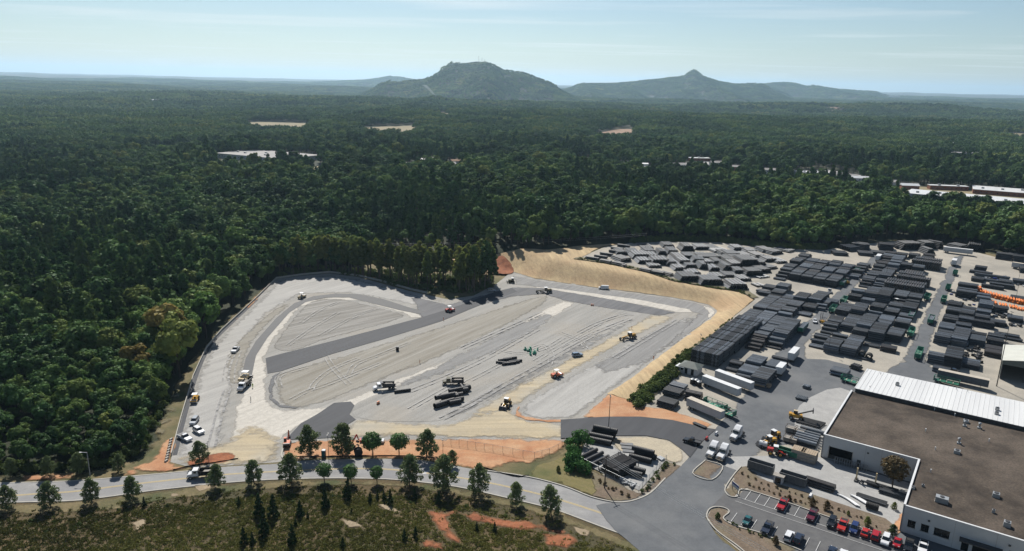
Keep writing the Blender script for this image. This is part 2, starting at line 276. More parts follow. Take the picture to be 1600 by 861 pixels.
# ------------------------------------------------------------------ mesh helpers
class MB:
    def __init__(s): s.v = []; s.f = []
    def add(s, v, f):
        n = len(s.v); s.v += [tuple(map(float, p)) for p in v]; s.f += [tuple(i+n for i in q) for q in f]; return s
    def box(s, c, d, rz=0.0, tx=1.0, ty=1.0, ry=0.0):
        x, y, z = d[0]/2, d[1]/2, d[2]/2; ca, sa = math.cos(rz), math.sin(rz); cb, sb = math.cos(ry), math.sin(ry); o = []
        for k in (-1, 1):
            for a, b in ((-1, -1), (1, -1), (1, 1), (-1, 1)):
                px, py, pz = a*x*(tx if k > 0 else 1), b*y*(ty if k > 0 else 1), k*z
                px, pz = px*cb+pz*sb, -px*sb+pz*cb
                o.append((c[0]+px*ca-py*sa, c[1]+px*sa+py*ca, c[2]+pz))
        return s.add(o, [(3,2,1,0),(4,5,6,7),(0,1,5,4),(1,2,6,5),(2,3,7,6),(3,0,4,7)])
    def cyl(s, p0, p1, r, n=8, r1=None, caps=True, ph=0.0):
        p0 = Vector(p0); p1 = Vector(p1); r1 = r if r1 is None else r1; d = (p1-p0).normalized(); a = d.orthogonal().normalized(); b = d.cross(a); o = []
        for p, q in ((p0, r), (p1, r1)):
            for i in range(n):
                t = 6.28318*i/n+ph; o.append(p+(a*math.cos(t)+b*math.sin(t))*q)
        f = [(i, (i+1) % n, n+(i+1) % n, n+i) for i in range(n)]
        if caps: f += [tuple(range(n-1, -1, -1)), tuple(range(n, 2*n))]
        return s.add(o, f)
    def tube(s, p0, p1, r, th, n=14, ribs=0):
        p0 = Vector(p0); p1 = Vector(p1); d = (p1-p0).normalized(); a = d.orthogonal().normalized(); b = d.cross(a); o = []; f = []
        st = [(p0, r-th)]
        if ribs:
            k = ribs*2
            for i in range(k+1): st.append((p0.lerp(p1, i/k), r if i % 2 == 0 else r*.955))
        else: st += [(p0, r), (p1, r)]
        st += [(p1, r-th)]
        for p, q in st:
            for i in range(n):
                t = 6.28318*i/n; o.append(p+(a*math.cos(t)+b*math.sin(t))*q)
        m = len(st)
        for k in range(m):
            k2 = (k+1) % m
            for i in range(n): f.append((k*n+i, k*n+(i+1) % n, k2*n+(i+1) % n, k2*n+i))
        return s.add(o, f)
    def prism(s, prof, y0, y1, taper=None):
        n = len(prof); o = [(x, y0, z) for x, z in prof]+[(x, y1, z) for x, z in prof]
        f = [(i, (i+1) % n, n+(i+1) % n, n+i) for i in range(n)]+[tuple(range(n-1, -1, -1)), tuple(range(n, 2*n))]
        if taper: o = [(x, y*taper(z), z) for x, y, z in o]
        return s.add(o, f)
    def mesh(s, name):
        me = bpy.data.meshes.new(name); me.from_pydata(s.v, [], s.f); me.update(); return me
    def build(s, name, m, parent=None, loc=(0, 0, 0), rz=0.0, smooth=False):
        return mkobj(name, s.mesh(name), m, parent, loc, rz, smooth)
def mkobj(name, me, m, parent=None, loc=(0, 0, 0), rz=0.0, smooth=False):
    if m is not None and len(me.materials) == 0: me.materials.append(MATS[m] if isinstance(m, str) else m)
    if smooth: me.polygons.foreach_set('use_smooth', [True]*len(me.polygons))
    o = bpy.data.objects.new(name, me); COL.objects.link(o); o.location = loc; o.rotation_euler = (0, 0, rz)
    if parent is not None: o.parent = parent
    return o
def tag(o, label=None, cat=None, group=None, kind=None):
    if label: o['label'] = label
    if cat: o['category'] = cat
    if group: o['group'] = group
    if kind: o['kind'] = kind
    return o
def empty(name, loc, rz=0.0, label=None, cat=None, group=None):
    o = bpy.data.objects.new(name, None); COL.objects.link(o); o.location = loc; o.rotation_euler = (0, 0, rz); o.empty_display_size = .5
    return tag(o, label, cat, group)
def copy_tree(o, parent=None):
    c = o.copy(); COL.objects.link(c)
    if parent is not None: c.parent = parent
    for ch in list(o.children): copy_tree(ch, c)
    return c
def at(px, py, dz=0.0):
    p = G(px, py); return (float(p[0]), float(p[1]), hz(p)+dz)
def npmesh(name, v, f, mats, midx=None):
    me = bpy.data.meshes.new(name); me.from_pydata(np.asarray(v).tolist(), [], np.asarray(f).tolist() if not isinstance(f, list) else f)
    for m in mats: me.materials.append(MATS[m])
    if midx is not None: me.polygons.foreach_set('material_index', midx)
    me.update(); return me
def densify(poly, step, jit=0.0):
    o = []; n = len(poly)
    for i in range(n):
        a = np.array(poly[i]); b = np.array(poly[(i+1) % n]); k = max(1, int(np.hypot(*(b-a))/step))
        for j in range(k):
            q = a+(b-a)*j/k
            if jit and j: q = q+RNG.normal(0, jit, 2)
            o.append((float(q[0]), float(q[1])))
    return o
def smooth_poly(poly, it=2):
    for _ in range(it):
        o = []; n = len(poly)
        for i in range(n):
            a = np.array(poly[i]); b = np.array(poly[(i+1) % n]); o += [tuple(a*.75+b*.25), tuple(a*.25+b*.75)]
        poly = o
    return poly
def sheet(name, poly, off, m, step=5.0, feather=3.0, jit=0.0, smooth=0, label=None, kind='structure', hadd=None):
    if smooth: poly = smooth_poly(poly, smooth)
    b = densify(poly, step, jit); P = np.array(b); x0, y0 = P.min(0); x1, y1 = P.max(0)
    gx, gy = np.meshgrid(np.arange(x0, x1, step), np.arange(y0, y1, step)); gx = gx.ravel()+.01; gy = gy.ravel()+.013
    k = pin(gx, gy, b); gx, gy = gx[k], gy[k]
    if len(gx): 
        k = pdist(gx, gy, b, True) > step*.35; gx, gy = gx[k], gy[k]
    if feather > .3:
        B = np.array(b); T = np.roll(B, -1, 0)-np.roll(B, 1, 0); T /= np.maximum(np.hypot(T[:, 0], T[:, 1]), 1e-6)[:, None]; ring = []
        for sg in (1, -1):
            q = B+sg*feather*np.stack([-T[:, 1], T[:, 0]], 1); kk = pin(q[:, 0], q[:, 1], b) & (pdist(q[:, 0], q[:, 1], b, True) > feather*.5); ring.append(q[kk])
        ring = np.concatenate(ring); kk = [0.0]
        if len(gx) and len(ring):
            far = np.array([np.min((ring[:, 0]-a)**2+(ring[:, 1]-c)**2) > (feather*.4)**2 for a, c in zip(gx, gy)]); gx, gy = gx[far], gy[far]
        gx = np.concatenate([gx, ring[:, 0]]); gy = np.concatenate([gy, ring[:, 1]])
    pts = [Vector(p) for p in b]+[Vector((float(a), float(c))) for a, c in zip(gx, gy)]
    r = delaunay_2d_cdt(pts, [], [list(range(len(b)))], 1, 1e-4)
    vx = np.array([p.x for p in r[0]]); vy = np.array([p.y for p in r[0]]); z = hfun(vx, vy)+off
    if hadd is not None: z = z+hadd(vx, vy)
    me = bpy.data.meshes.new(name); me.from_pydata(np.stack([vx, vy, z], 1).tolist(), [], [tuple(f) for f in r[2]]); me.update()
    nz = np.zeros(len(me.polygons)*3); me.polygons.foreach_get('normal', nz)
    if nz[2::3].mean() < 0: me.flip_normals()
    a = me.attributes.new('edge', 'FLOAT', 'POINT'); a.data.foreach_set('value', np.clip(pdist(vx, vy, b, True)/feather, 0, 1).astype(np.float32))
    me.polygons.foreach_set('use_smooth', [True]*len(me.polygons))
    o = mkobj(name, me, m); tag(o, label, None, None, kind); return o
def ribbon_pts(line, w0, w1):
    line = [np.array(p) for p in line]; l = []; r = []
    for i, p in enumerate(line):
        d = line[min(i+1, len(line)-1)]-line[max(i-1, 0)]; d = d/np.hypot(*d); n = np.array([-d[1], d[0]]); l.append(p+n*w0); r.append(p+n*w1)
    return l, r
def spline(pts, n=8):
    P = [np.array(p, float) for p in pts]; P = [2*P[0]-P[1]]+P+[2*P[-1]-P[-2]]; o = []
    for i in range(1, len(P)-2):
        for j in range(n):
            t = j/n; a, b, c, d = P[i-1:i+3]
            o.append(.5*((2*b)+(-a+c)*t+(2*a-5*b+4*c-d)*t*t+(-a+3*b-3*c+d)*t**3))
    o.append(P[-2]); return o
def strip(name, line, w0, w1, off, m, label=None, kind='structure', h=0.0):
    l, r = ribbon_pts(line, w0, w1); mb = MB(); n = len(l)
    zl = hfun([p[0] for p in l], [p[1] for p in l])+off; zr = hfun([p[0] for p in r], [p[1] for p in r])+off
    if h == 0:
        mb.add([(*l[i], zl[i]) for i in range(n)]+[(*r[i], zr[i]) for i in range(n)], [(n+i, n+i+1, i+1, i) for i in range(n-1)])
    else:
        v = [];f = []
        for i in range(n): v += [(*l[i], zl[i]-.1), (*l[i], zl[i]+h), (*r[i], zr[i]+h), (*r[i], zr[i]-.1)]
        for i in range(n-1):
            a, b = 4*i, 4*i+4; f += [(a, a+1, b+1, b), (a+1, a+2, b+2, b+1), (a+2, a+3, b+3, b+2)]
        f += [(0, 3, 2, 1), (4*n-4, 4*n-3, 4*n-2, 4*n-1)]
        mb.add(v, f)
    me = mb.mesh(name)
    if 'track' in m:
        a = me.attributes.new('edge', 'FLOAT', 'POINT'); a.data.foreach_set('value', np.full(len(me.vertices), .36, np.float32))
    o = mkobj(name, me, m); tag(o, label, None, None, kind); return o
# ------------------------------------------------------------------ large structure: terrain and ground sheets
KPX = [(-70,742),(0,741),(130,735),(180,730),(228,706),(243,668),(258,627),(275,592),(298,558),(338,514),(393,464),(424,437)]
KNORTH = [(515,425),(545,430),(575,402),(600,394),(700,394),(770,398),(850,389),(945,381),(985,379),(1040,376),(1120,377),(1200,386),(1260,391),(1290,389),(1330,381),(1400,374),(1480,380),(1560,398),(1620,412)]
KPOLY = P0(KPX)+PX(KNORTH)+[(420, 430), (330, 180), (180, 100), (-170, 100), (-260, 190)]
def kadd(x, y):
    return -.6*np.clip((26-pdist(x, y, FOOT[3:-1]))/6, 0, 1)
def base_h(x, y):
    ins = pin(x, y, KPOLY); d = pdist(x, y, KPOLY, True)
    return hfun(x, y)-np.where(ins, 1.3*np.clip(d/8, 0, 1), 0)-.05
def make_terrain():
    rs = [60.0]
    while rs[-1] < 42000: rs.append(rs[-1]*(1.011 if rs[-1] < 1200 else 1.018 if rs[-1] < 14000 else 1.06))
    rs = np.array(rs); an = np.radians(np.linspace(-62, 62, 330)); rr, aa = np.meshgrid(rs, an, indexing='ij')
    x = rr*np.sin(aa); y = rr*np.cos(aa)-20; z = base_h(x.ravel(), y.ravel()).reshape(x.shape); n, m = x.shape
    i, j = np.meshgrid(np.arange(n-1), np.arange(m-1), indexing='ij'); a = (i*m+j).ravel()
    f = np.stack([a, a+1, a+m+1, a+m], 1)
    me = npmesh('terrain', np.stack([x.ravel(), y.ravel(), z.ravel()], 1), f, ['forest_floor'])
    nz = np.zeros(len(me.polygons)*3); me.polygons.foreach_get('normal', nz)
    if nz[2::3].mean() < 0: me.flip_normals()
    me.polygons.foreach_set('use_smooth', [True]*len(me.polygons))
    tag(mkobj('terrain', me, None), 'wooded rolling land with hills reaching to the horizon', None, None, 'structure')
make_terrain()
sheet('ground', KPOLY, 0.0, 'verge', 5, .01, label='rough open ground around the site and the road', hadd=kadd)

SITE = P0([(266,722),(283,655),(300,592),(322,545),(345,519),(398,470),(432,436),(470,431),(515,427),(560,433),(640,455),(700,468),(740,462),(775,444),(795,428)])
_f = np.array(FOOT[3:-1]); _c = np.array([40, 330.])
SITE_E = []
for i, p in enumerate(_f):
    d = _f[min(i+1, len(_f)-1)]-_f[max(i-1, 0)]; d /= np.hypot(*d); SITE_E.append(tuple(p+2.5*np.array([-d[1], d[0]])))
SITE = SITE+SITE_E+P0([(884,660),(884,690),(640,700),(560,705),(440,722),(380,726),(300,731)])
sheet('construction_site', SITE, .04, 'gravel', 4, label='graded pale gravel ground of the construction site')
O = [.06]
def site(name, px, m, smooth=0, jit=0.0, feather=3.0, label=None, step=4.0):
    O[0] += .006; return sheet(name, P0(px), O[0], m, step, feather, jit, smooth, label)
# pale gravel apron on the left and north side
site('gravel_apron', [(270,716),(286,655),(303,592),(324,547),(347,521),(400,472),(434,438),(515,430),(560,436),(640,458),(700,472),(650,478),(600,468),(540,458),(470,460),(420,490),(390,530),(372,580),(360,640),(352,700),(320,712)], 'gravel_pale', 0, .4, 6, 'pale gravel apron along the left and far side')
site('dirt_patch', [(352,600),(352,560),(372,530),(415,492),(450,470),(475,461),(462,470),(420,505),(392,540),(382,570),(378,604)], 'gravel_brown', 1, .3, 3, 'brown dirt shoulder beside the fresh asphalt strip')
# haul lane between strip and islands (white)
site('white_haul_lane', [(352,716),(366,650),(378,600),(392,560),(402,532),(440,492),(476,470),(520,464),(560,464),(650,486),(662,497),(640,497),(628,489),(560,470),(505,468),(470,480),(430,530),(416,556),(418,600),(422,628),(440,640),(520,634),(600,600),(690,566),(760,533),(800,512),(850,483),(880,470),(900,474),(830,520),(760,560),(640,604),(560,636),(500,650),(470,665),(440,688),(400,705)], 'gravel_white', 0, .4, 2.4, 'white crushed stone haul lane')
site('grass_oval', [(424,544),(430,532),(468,484),(482,472),(505,467),(535,467),(575,477),(618,487),(634,492),(628,498),(580,512),(510,530),(465,548),(440,550)], 'gravel_oval', 1, .2, 2.5, 'brownish raked dirt of the kidney shaped island')
site('rough_bed', [(432,628),(428,590),(440,580),(520,560),(640,525),(760,488),(840,462),(862,462),(846,480),(760,526),(690,558),(600,592),(520,626),(470,640),(445,638)], 'gravel_brown', 1, .3, 4, 'long brownish gravel bed between the lanes')
site('long_bed', [(556,655),(548,640),(562,626),(640,598),(760,554),(850,505),(905,476),(985,480),(1018,488),(1012,497),(990,512),(900,558),(800,607),(700,657),(640,660)], 'gravel', 1, .3, 3, 'long grey gravel bed with pipes on it')
site('dark_streak', [(600,606),(700,562),(800,508),(850,490),(880,488),(820,530),(740,566),(640,606)], 'gravel_dark', 1, .5, 5, 'dark streak of compacted gravel')
site('dark_streak', [(680,655),(760,612),(880,548),(985,497),(1008,492),(960,522),(850,582),(740,642),(700,657)], 'gravel_dark', 1, .6, 6, 'dark rutted band along the gravel bed')
site('pale_lane', [(760,650),(700,662),(770,622),(900,553),(970,517),(1016,492),(1060,492),(1050,500),(985,530),(880,590),(800,640)], 'tan', 0, .3, 5, 'pale tan haul lane beside the gravel beds')
site('pale_bed', [(812,640),(830,620),(900,583),(985,535),(1060,497),(1085,490),(1070,520),(1030,555),(985,590),(946,616),(914,642),(900,654),(850,657),(820,652)], 'gravel_pale', 1, .3, 4, 'pale grey gravel bed near the right edge')
site('dark_pad', [(930,578),(922,570),(960,552),(1010,520),(1060,500),(1100,490),(1082,516),(1048,543),(1012,570),(975,578),(950,586)], 'gravel_dark', 1, .4, 6, 'darker fine gravel pad by the right slope')
# dark stone base along far edge and right edge
site('dark_base_course', [(800,430),(835,437),(880,444),(940,452),(1000,460),(1045,466),(1085,473),(1108,480),(1116,488),(1108,500),(1085,517),(1050,543),(1040,540),(1075,508),(1090,490),(1060,482),(1000,472),(940,464),(880,456),(830,447),(805,445)], 'gravel_dark', 0, .3, 2, 'dark stone base course along the far bank')
site('white_kerb_stone', [(880,452),(940,460),(1010,470),(1080,484),(1084,489),(1060,489),(1000,477),(930,467),(876,459),(835,452),(836,448)], 'gravel_white', 0, .2, 1.4, 'narrow white stone band beside the dark base')
site('pale_corner', [(1094,477),(1112,481),(1119,487),(1117,492),(1104,501),(1092,510),(1103,497),(1106,488)], 'gravel_white', 1, .1, 1.5, 'white stone at the far right corner')
site('asphalt_lane', [(640,462),(700,476),(756,461),(800,449),(850,450),(910,460),(980,472),(1060,489),(1030,494),(990,488),(940,481),(880,470),(850,460),(800,464),(740,480),(660,502)], 'asphalt_soft', 0, .15, 2.5, 'grey sealed lane along the far side')
site('asphalt_road', [(418,584),(415,560),(440,553),(520,533),(600,512),(660,496),(720,477),(775,456),(800,450),(808,456),(760,473),(690,502),(600,530),(520,553),(440,580)], 'asphalt_new', 0, 0, .01, 'dark asphalt lane crossing the site diagonally')
site('asphalt_strip', [(376,594),(384,560),(400,533),(432,497),(460,474),(490,463),(525,459),(560,460),(600,468),(640,481),(664,487),(655,491),(625,485),(580,474),(545,465),(510,465),(478,472),(452,489),(418,528),(400,556),(392,594)], 'asphalt_fresh', 0, 0, .01, 'fresh black asphalt strip being paved round the island')
site('asphalt_pad', [(446,688),(470,662),(500,645),(522,630),(548,628),(554,634),(546,648),(556,656),(536,668),(524,684)], 'asphalt_new', 0, .1, .01, 'dark asphalt apron at the site entrance')
site('paved_border', [(418,606),(424,588),(440,580),(437,586),(428,606),(428,622),(440,632),(470,637),(460,640),(435,637),(420,625)], 'asphalt_soft', 0, .1, 1.2, 'grey border round the gravel bed')
site('tan_dirt', [(556,655),(640,661),(700,662),(760,645),(800,636),(808,650),(830,658),(884,659),(884,686),(800,687),(700,686),(600,684),(530,686),(540,664)], 'tan', 0, .5, 4.5, 'yellow tan dirt strip at the near edge of the site')
site('entrance_dirt', [(300,700),(352,690),(372,660),(420,665),(450,690),(444,715),(436,727),(380,730),(300,736),(262,724)], 'tan', 1, .8, 9, 'tan dirt entrance churned by truck tyres')
site('clay_bank', [(438,692),(470,688),(560,686),(700,685),(884,685),(890,690),(880,704),(850,716),(826,726),(800,724),(770,734),(735,734),(705,728),(640,717),(530,718),(462,720),(440,716)], 'clay', 0, .5, 3, 'red clay bank between the site and the road')
site('clay_bank', [(290,720),(330,708),(365,706),(374,714),(362,722),(330,727),(292,730)], 'clay_deep', 1, .4, 2, 'small heap of red clay beside the entrance')
site('clay_shoulder', [(804,650),(806,638),(814,632),(812,642),(820,650),(850,656),(900,655),(930,652),(910,661),(860,661),(820,657)], 'clay', 0, .1, 1.0, 'red clay shoulder round the pale gravel bed')
site('clay_shoulder', [(906,653),(918,642),(946,618),(975,612),(985,625),(1000,636),(1040,640),(1090,655),(1118,664),(1100,672),(1040,660),(980,655),(930,655)], 'clay', 0, .4, 2, 'red clay cut below the pipe yard')
site('dirt_shoulder', [(-70,746),(0,743),(60,741),(130,739),(190,735),(240,732),(262,727),(262,740),(190,745),(110,751),(50,753),(-70,754)], 'clay', 0, .5, 3, 'reddish dirt shoulder along the road')
site('dirt_shoulder', [(180,738),(232,722),(262,680),(284,640),(300,592),(322,548),(360,503),(400,462),(424,437),(428,441),(400,472),(345,522),(324,548),(303,594),(286,655),(268,722),(300,733),(260,738)], 'clay', 0, .3, 2, 'orange dirt strip outside the low wall')
site('grass_strip', [(183,733),(226,708),(244,668),(262,627),(280,595),(290,596),(282,625),(266,672),(240,714),(205,733)], 'strip_grass', 1, .4, 3, 'dry grass strip below the wood')
# embankment
CREST = PX([(800,412),(850,404),(894,405.5),(950,413.5),(1010,426.5),(1050,440),(1112,451),(1159,458),(1177,469),(1142,499),(1112,523),(1089,537),(1060,562),(1030,590),(1000,612),(985,628)])
STRAW = P0(FOOT_PX[:-2])+[CREST[-1]]+list(reversed(CREST))
STRAW = STRAW+PX([(770,402),(783,414),(788,424)])
sheet('embankment', STRAW, .30, 'straw', 2.5, 2, .15, label='straw covered bank rising from the site to the pipe yard')
sheet('straw_field', PX([(590,392),(640,396),(770,399),(850,391),(930,383),(975,381),(940,386),(905,404),(894,406),(850,405),(800,413),(786,424),(760,430),(690,424),(600,404)]), .33, 'straw', 5, 3, .5, label='straw strewn slope in front of the far wood')
sheet('dirt_mound', PX([(764,428),(772,410),(782,404),(796,410),(806,424),(796,430)]), .36, 'clay_deep', 1.5, 1.2, .2, 1, 'brown mound of soil beside the tall pines', hadd=lambda x, y: 2.6*np.exp(-(((x+8)/7)**2+((y-452)/12)**2)))
# yard
YARD = PX([(918,664),(985,627),(1002,610),(1032,588),(1062,560),(1091,535),(1114,521),(1144,497),(1180,468),(1162,456),(1114,449),(1052,438),(1012,424),(952,411),(905,403),(945,386),(985,380),(1040,378),(1120,379),(1200,388),(1290,391),(1330,384),(1400,377),(1480,384),(1560,403),(1620,416)])+[(400,430),(320,180),(200,110),(120,125)]+P0([(1155,861),(1119,832),(1104,810),(1040,770),(1000,786),(955,784)])
sheet('pipe_yard', YARD, .14, 'yard', 5, 3, label='beige gravel ground of the pipe storage yard')
YO = [.18]
def yard(name, pts, m, smooth=0, jit=0.0, feather=3.0, label=None, step=5.0):
    YO[0] += .012; return sheet(name, pts, YO[0], m, step, feather, jit, smooth, label)
yard('yard_lane', [tuple(UV(*p)) for p in [(295,-76),(330,-75),(400,-73.5),(480,-73),(560,-72),(560,-66),(480,-66.5),(400,-66),(330,-66),(312,-60),(300,-40),(318,-33),(340,-29),(400,-28.5),(560,-28),(575,-21.5),(480,-21.5),(400,-21),(345,-20),(318,-8),(305,20),(299,70),(286,70),(280,-36),(262,-40)]], 'drive', 0, .3, 2.5, 'grey gravel lanes running through the pipe yard')
yard('yard_drive', PX([(1016,770),(1040,748),(1064,728),(1088,700),(1112,676),(1150,632),(1172,604),(1215,578),(1245,560),(1290,562),(1330,572),(1352,580),(1338,606),(1290,672),(1262,690),(1200,700),(1168,725),(1150,742),(1134,764),(1150,780)])+[(150,225),(150,150)]+P0([(1250,870),(1190,835),(1136,812),(1140,800),(1122,793),(1108,796),(1103,810),(1118,832),(1160,870),(1030,890),(960,830),(930,790)]), 'drive', 0, .1, .6, 'grey asphalt drive joining the road and the yard')
yard('parking_lot', PX([(1136,768),(1152,778),(1162,766),(1222,784),(1296,810),(1376,836),(1460,870),(1440,910),(1340,900),(1252,861),(1217,848),(1187,834),(1130,812),(1139,801),(1136,795),(1110,794)]), 'parking', 0, 0, .01, 'dark asphalt car park with white stall lines')
yard('concrete_apron', [tuple(UV(*p)) for p in [(229.8,-40),(229.8,-11.5),(200,-11.5),(200.5,-15),(204,-42),(206,-60),(212,-62),(222,-50)]], 'concrete', 0, .1, .01, 'pale concrete apron beside the warehouse')
yard('concrete_apron', [tuple(UV(*p)) for p in [(232,-38.4),(276,-37),(290,-38),(292,-46),(270,-53),(252,-52),(236,-44)]], 'concrete', 1, .2, .01, 'pale concrete loading pad left of the white roof')
yard('planting_bed', PX([(1132,766),(1145,745),(1158,730),(1169,729),(1201,753),(1257,769),(1384,811),(1395,820),(1385,840),(1374,836),(1327,821),(1295,809.5),(1220,783.5),(1162,765),(1152,777),(1142,777)]), 'mulch', 0, .05, .4, 'brown mulch bed between the concrete apron and car park')
yard('planting_bed', PX([(1105,809),(1110,797),(1122,794.5),(1135,797),(1138,802),(1130,812),(1150,823.5),(1187,834),(1218,848),(1252,862),(1190,885),(1156,858),(1120,830)]), 'mulch', 0, .05, .4, 'mulch and dry grass island at the car park corner')
yard('planting_bed', PX([(1102,720.5),(1129,730),(1112,751),(1082,741)]), 'mulch', 0, .05, .4, 'small mulch island in front of the white truck tractors')
yard('planting_bed', P0([(899,722),(919,731),(960,750),(998,771),(1044,722),(1066,729),(1030,762),(1017,770),(994,781),(973,785),(953,783.5),(922,775.5),(900,760),(890,735)]), 'mulch', 0, .2, 1.0, 'mulch bed with small shrubs at the road corner')
yard('lawn', P0([(824,746),(836,728),(860,720),(885,712),(905,728),(925,745),(935,768),(926,777),(905,770),(880,760),(850,752)]), 'lawn', 0, .2, 1.5, 'mown grass triangle by the road bend')
yard('fenced_storage_ground', P0([(908,714),(917,676),(958,683),(1000,692),(1040,721),(999,768),(919,729)]), 'concrete', 0, .1, 1, 'grey gravel floor of the fenced pipe compound')
yard('sand_patch', P0([(950,690),(965,684),(1010,682),(1045,688),(1066,702),(1072,718),(1062,727),(1040,722),(1020,712),(985,712),(960,704)]), 'sand', 1, .2, 2, 'tan sandy ground behind the fenced compound')
yard('asphalt_access', P0([(876,657),(905,655),(950,653),(1000,653),(1050,658),(1100,669),(1118,672),(1098,690),(1078,716),(1066,704),(1045,689),(1010,682),(960,682),(916,684),(876,686)]), 'asphalt_new', 0, 0, .01, 'new dark asphalt access lane')
yard('clay_corner', PX([(1395,820),(1404,806),(1412,800),(1413,830),(1400,838)]), 'clay', 0, .1, .5, 'bare orange soil at the warehouse corner')
sheet('shrub_bank', PX([(985,628),(1000,611),(1030,589),(1060,561),(1089,536),(1112,522),(1120,524),(1096,542),(1075,566),(1060,585),(1035,610),(1012,632),(995,638)]), .48, 'strip_grass', 3, 1.5, .2, label='weedy strip along the top of the bank')
sheet('shrub_bank', PX([(894,405),(950,413),(1010,426),(1050,439),(1112,450),(1159,457),(1176,468),(1186,466),(1165,452),(1112,446),(1052,436),(1012,422),(952,409),(905,402)]), .48, 'strip_grass', 3, 1.0, .2, label='weedy strip along the far crest of the bank')
# road
RN = P0([(-80,757),(0,755.5),(59,754),(114,752),(197,745.6),(300,736),(347,730),(435,725),(470,720.5),(533,718),(600,717.5),(650,718.5),(705,727),(740,733.5),(824,746),(880,760.5),(922,777),(953,784.5),(973,786),(994,782),(1017,771),(1040,748)])
RS = P0([(-80,790),(0,787),(28,785),(105,783),(153,778.5),(241,766.4),(328,757),(351,754.6),(417,750),(494,747.6),(560,747.6),(622,750),(712,760.4),(787,776.7),(847.5,791),(875.5,799),(950,827),(994,842.7),(1019,858),(1060,885)])
RNs = [tuple(p) for p in spline(RN, 4)]; RSs = [tuple(p) for p in spline(RS, 4)]
sheet('road', RNs+P0([(1100,800),(1110,840),(1170,880)])+list(reversed(RSs)), .10, 'road', 5, label='pale grey two lane road curving across the foreground')
KF = P0([(1124,834),(1106,812)])
strip('kerb', [np.array(p) for p in RSs], -.3, .12, .05, 'kerb', 'pale concrete kerb on the near side of the road', h=.14)
strip('kerb', [np.array(p) for p in RNs[:24]], -.1, .3, .05, 'kerb', 'pale concrete kerb on the far side of the road', h=.12)
strip('kerb', [np.array(p) for p in RNs[52:]], -.1, .3, .20, 'kerb', 'pale concrete kerb sweeping round the road corner', h=.14)
def kerbloop(px, label, z=.32):
    strip('kerb', spline(PX(px), 4), -.15, .15, z, 'kerb', label, h=.16)
kerbloop([(1158,730),(1145,745),(1133,764),(1135,773),(1142,777.5),(1152,777),(1161,766),(1222,784),(1296,810),(1376,836)], 'pale kerb round the mulch bed of the car park')
kerbloop([(1170,870),(1150,853),(1120,831),(1105,812),(1106,800),(1113,794.5),(1123,793.5),(1134,796),(1139,802),(1130,812),(1150,823.5),(1187,834),(1218,848),(1252,862)], 'pale kerb round the corner island')
kerbloop([(1102,720.5),(1129,730),(1112,751),(1082,741),(1102,720.5)], 'pale kerb round the small truck island')
mid = [(np.array(a)*.5+np.array(b)*.5) for a, b in zip([RNs[int(i*(66)/60)] for i in range(60)], [RSs[min(int(i*(60)/60), len(RSs)-1)] for i in range(60)])]
CL = spline(P0([(-80,774),(0,775.5),(60,772),(120,768),(200,758),(300,747),(350,742),(435,737),(533,733),(600,733.5),(660,739),(712,746),(760,754),(824,768),(880,783),(950,806),(1010,830),(1060,852),(1110,880)]), 5)
strip('road_marking', CL, .10, .32, .125, 'paint_yellow', 'yellow centre line on the road'); strip('road_marking', CL, -.32, -.10, .125, 'paint_yellow', 'second yellow centre line on the road')
def mark(pts, w, z=.0, m='paint_white', label='white painted stall line in the car park'):
    strip('parking_marking', [np.array(p) for p in pts], -w/2, w/2, YO[0]+.02+z, m, label)
P_U0 = np.array(G(1172.6, 769.7)); P_V0 = float(P_U0 @ V); P_UU = float(P_U0 @ U)
for i in range(-1, 24):
    if i in (13,): continue
    v = P_V0+2.72*i; mark([UV(P_UU+.2, v), UV(P_UU-5.2, v)], .14)
Q0 = np.array(G(1151.5, 803)); Q_V0 = float(Q0 @ V); Q_UU = float(Q0 @ U)
for i in range(0, 16):
    v = Q_V0+2.72*i; mark([UV(Q_UU, v), UV(Q_UU-5.0, v)], .14)
mark([UV(P_UU-5.2, P_V0-2.7), UV(P_UU-5.2, P_V0+62)], .12, .004, label='long white line along the upper stalls'); mark([UV(P_UU-7.6, P_V0-2), UV(P_UU-7.6, P_V0+40)], .10, .004, label='long white line along the car park aisle')
ar = at(668, 738)
mb = MB(); a = G0(660, 739); mb.add([(*G0(660,739), .13), (*G0(664,736.6), .13), (*G0(672,735.6), .13), (*G0(671,737), .13), (*G0(665,738.2), .13)], [(0,1,2,3,4)]); mb.add([(*G0(660,741.5), .13), (*G0(668,740), .13), (*G0(662,737.5), .13)], [(0,1,2)])
tag(mb.build('road_marking', 'paint_white'), 'white turn arrow painted on the road', None, None, 'structure')
# tyre tracks
def track(px, m='track_pale', gap=1.9, w=.55):
    s = spline(P0(px), 8); O[0] += .003
    for d in (-gap/2, gap/2): strip('tyre_track', s, d-w/2, d+w/2, O[0]+.05, m, 'pair of curved tyre tracks pressed into the gravel')
for t in [[(509,557),(522,577),(545,601)],[(485,612),(494,597),(520,577),(560,560)],[(545,586),(556,570),(590,556),(640,536)],[(455,625),(480,612),(520,598),(600,566)],[(437,606),(434,592),(446,584),(480,574)],[(830,545),(850,540),(862,555),(858,572)],[(875,520),(905,532),(915,545)],[(835,565),(880,538),(940,505)],[(352,595),(356,570),(366,552)],[(362,600),(364,575),(374,548)],[(700,610),(740,592),(800,560)],[(470,505),(500,485),(530,472)],[(450,540),(490,512),(530,488)],[(500,525),(550,497),(590,482)],[(640,640),(700,606),(720,597)],[(780,548),(815,552),(850,545),(880,528)]]:
    track(t)
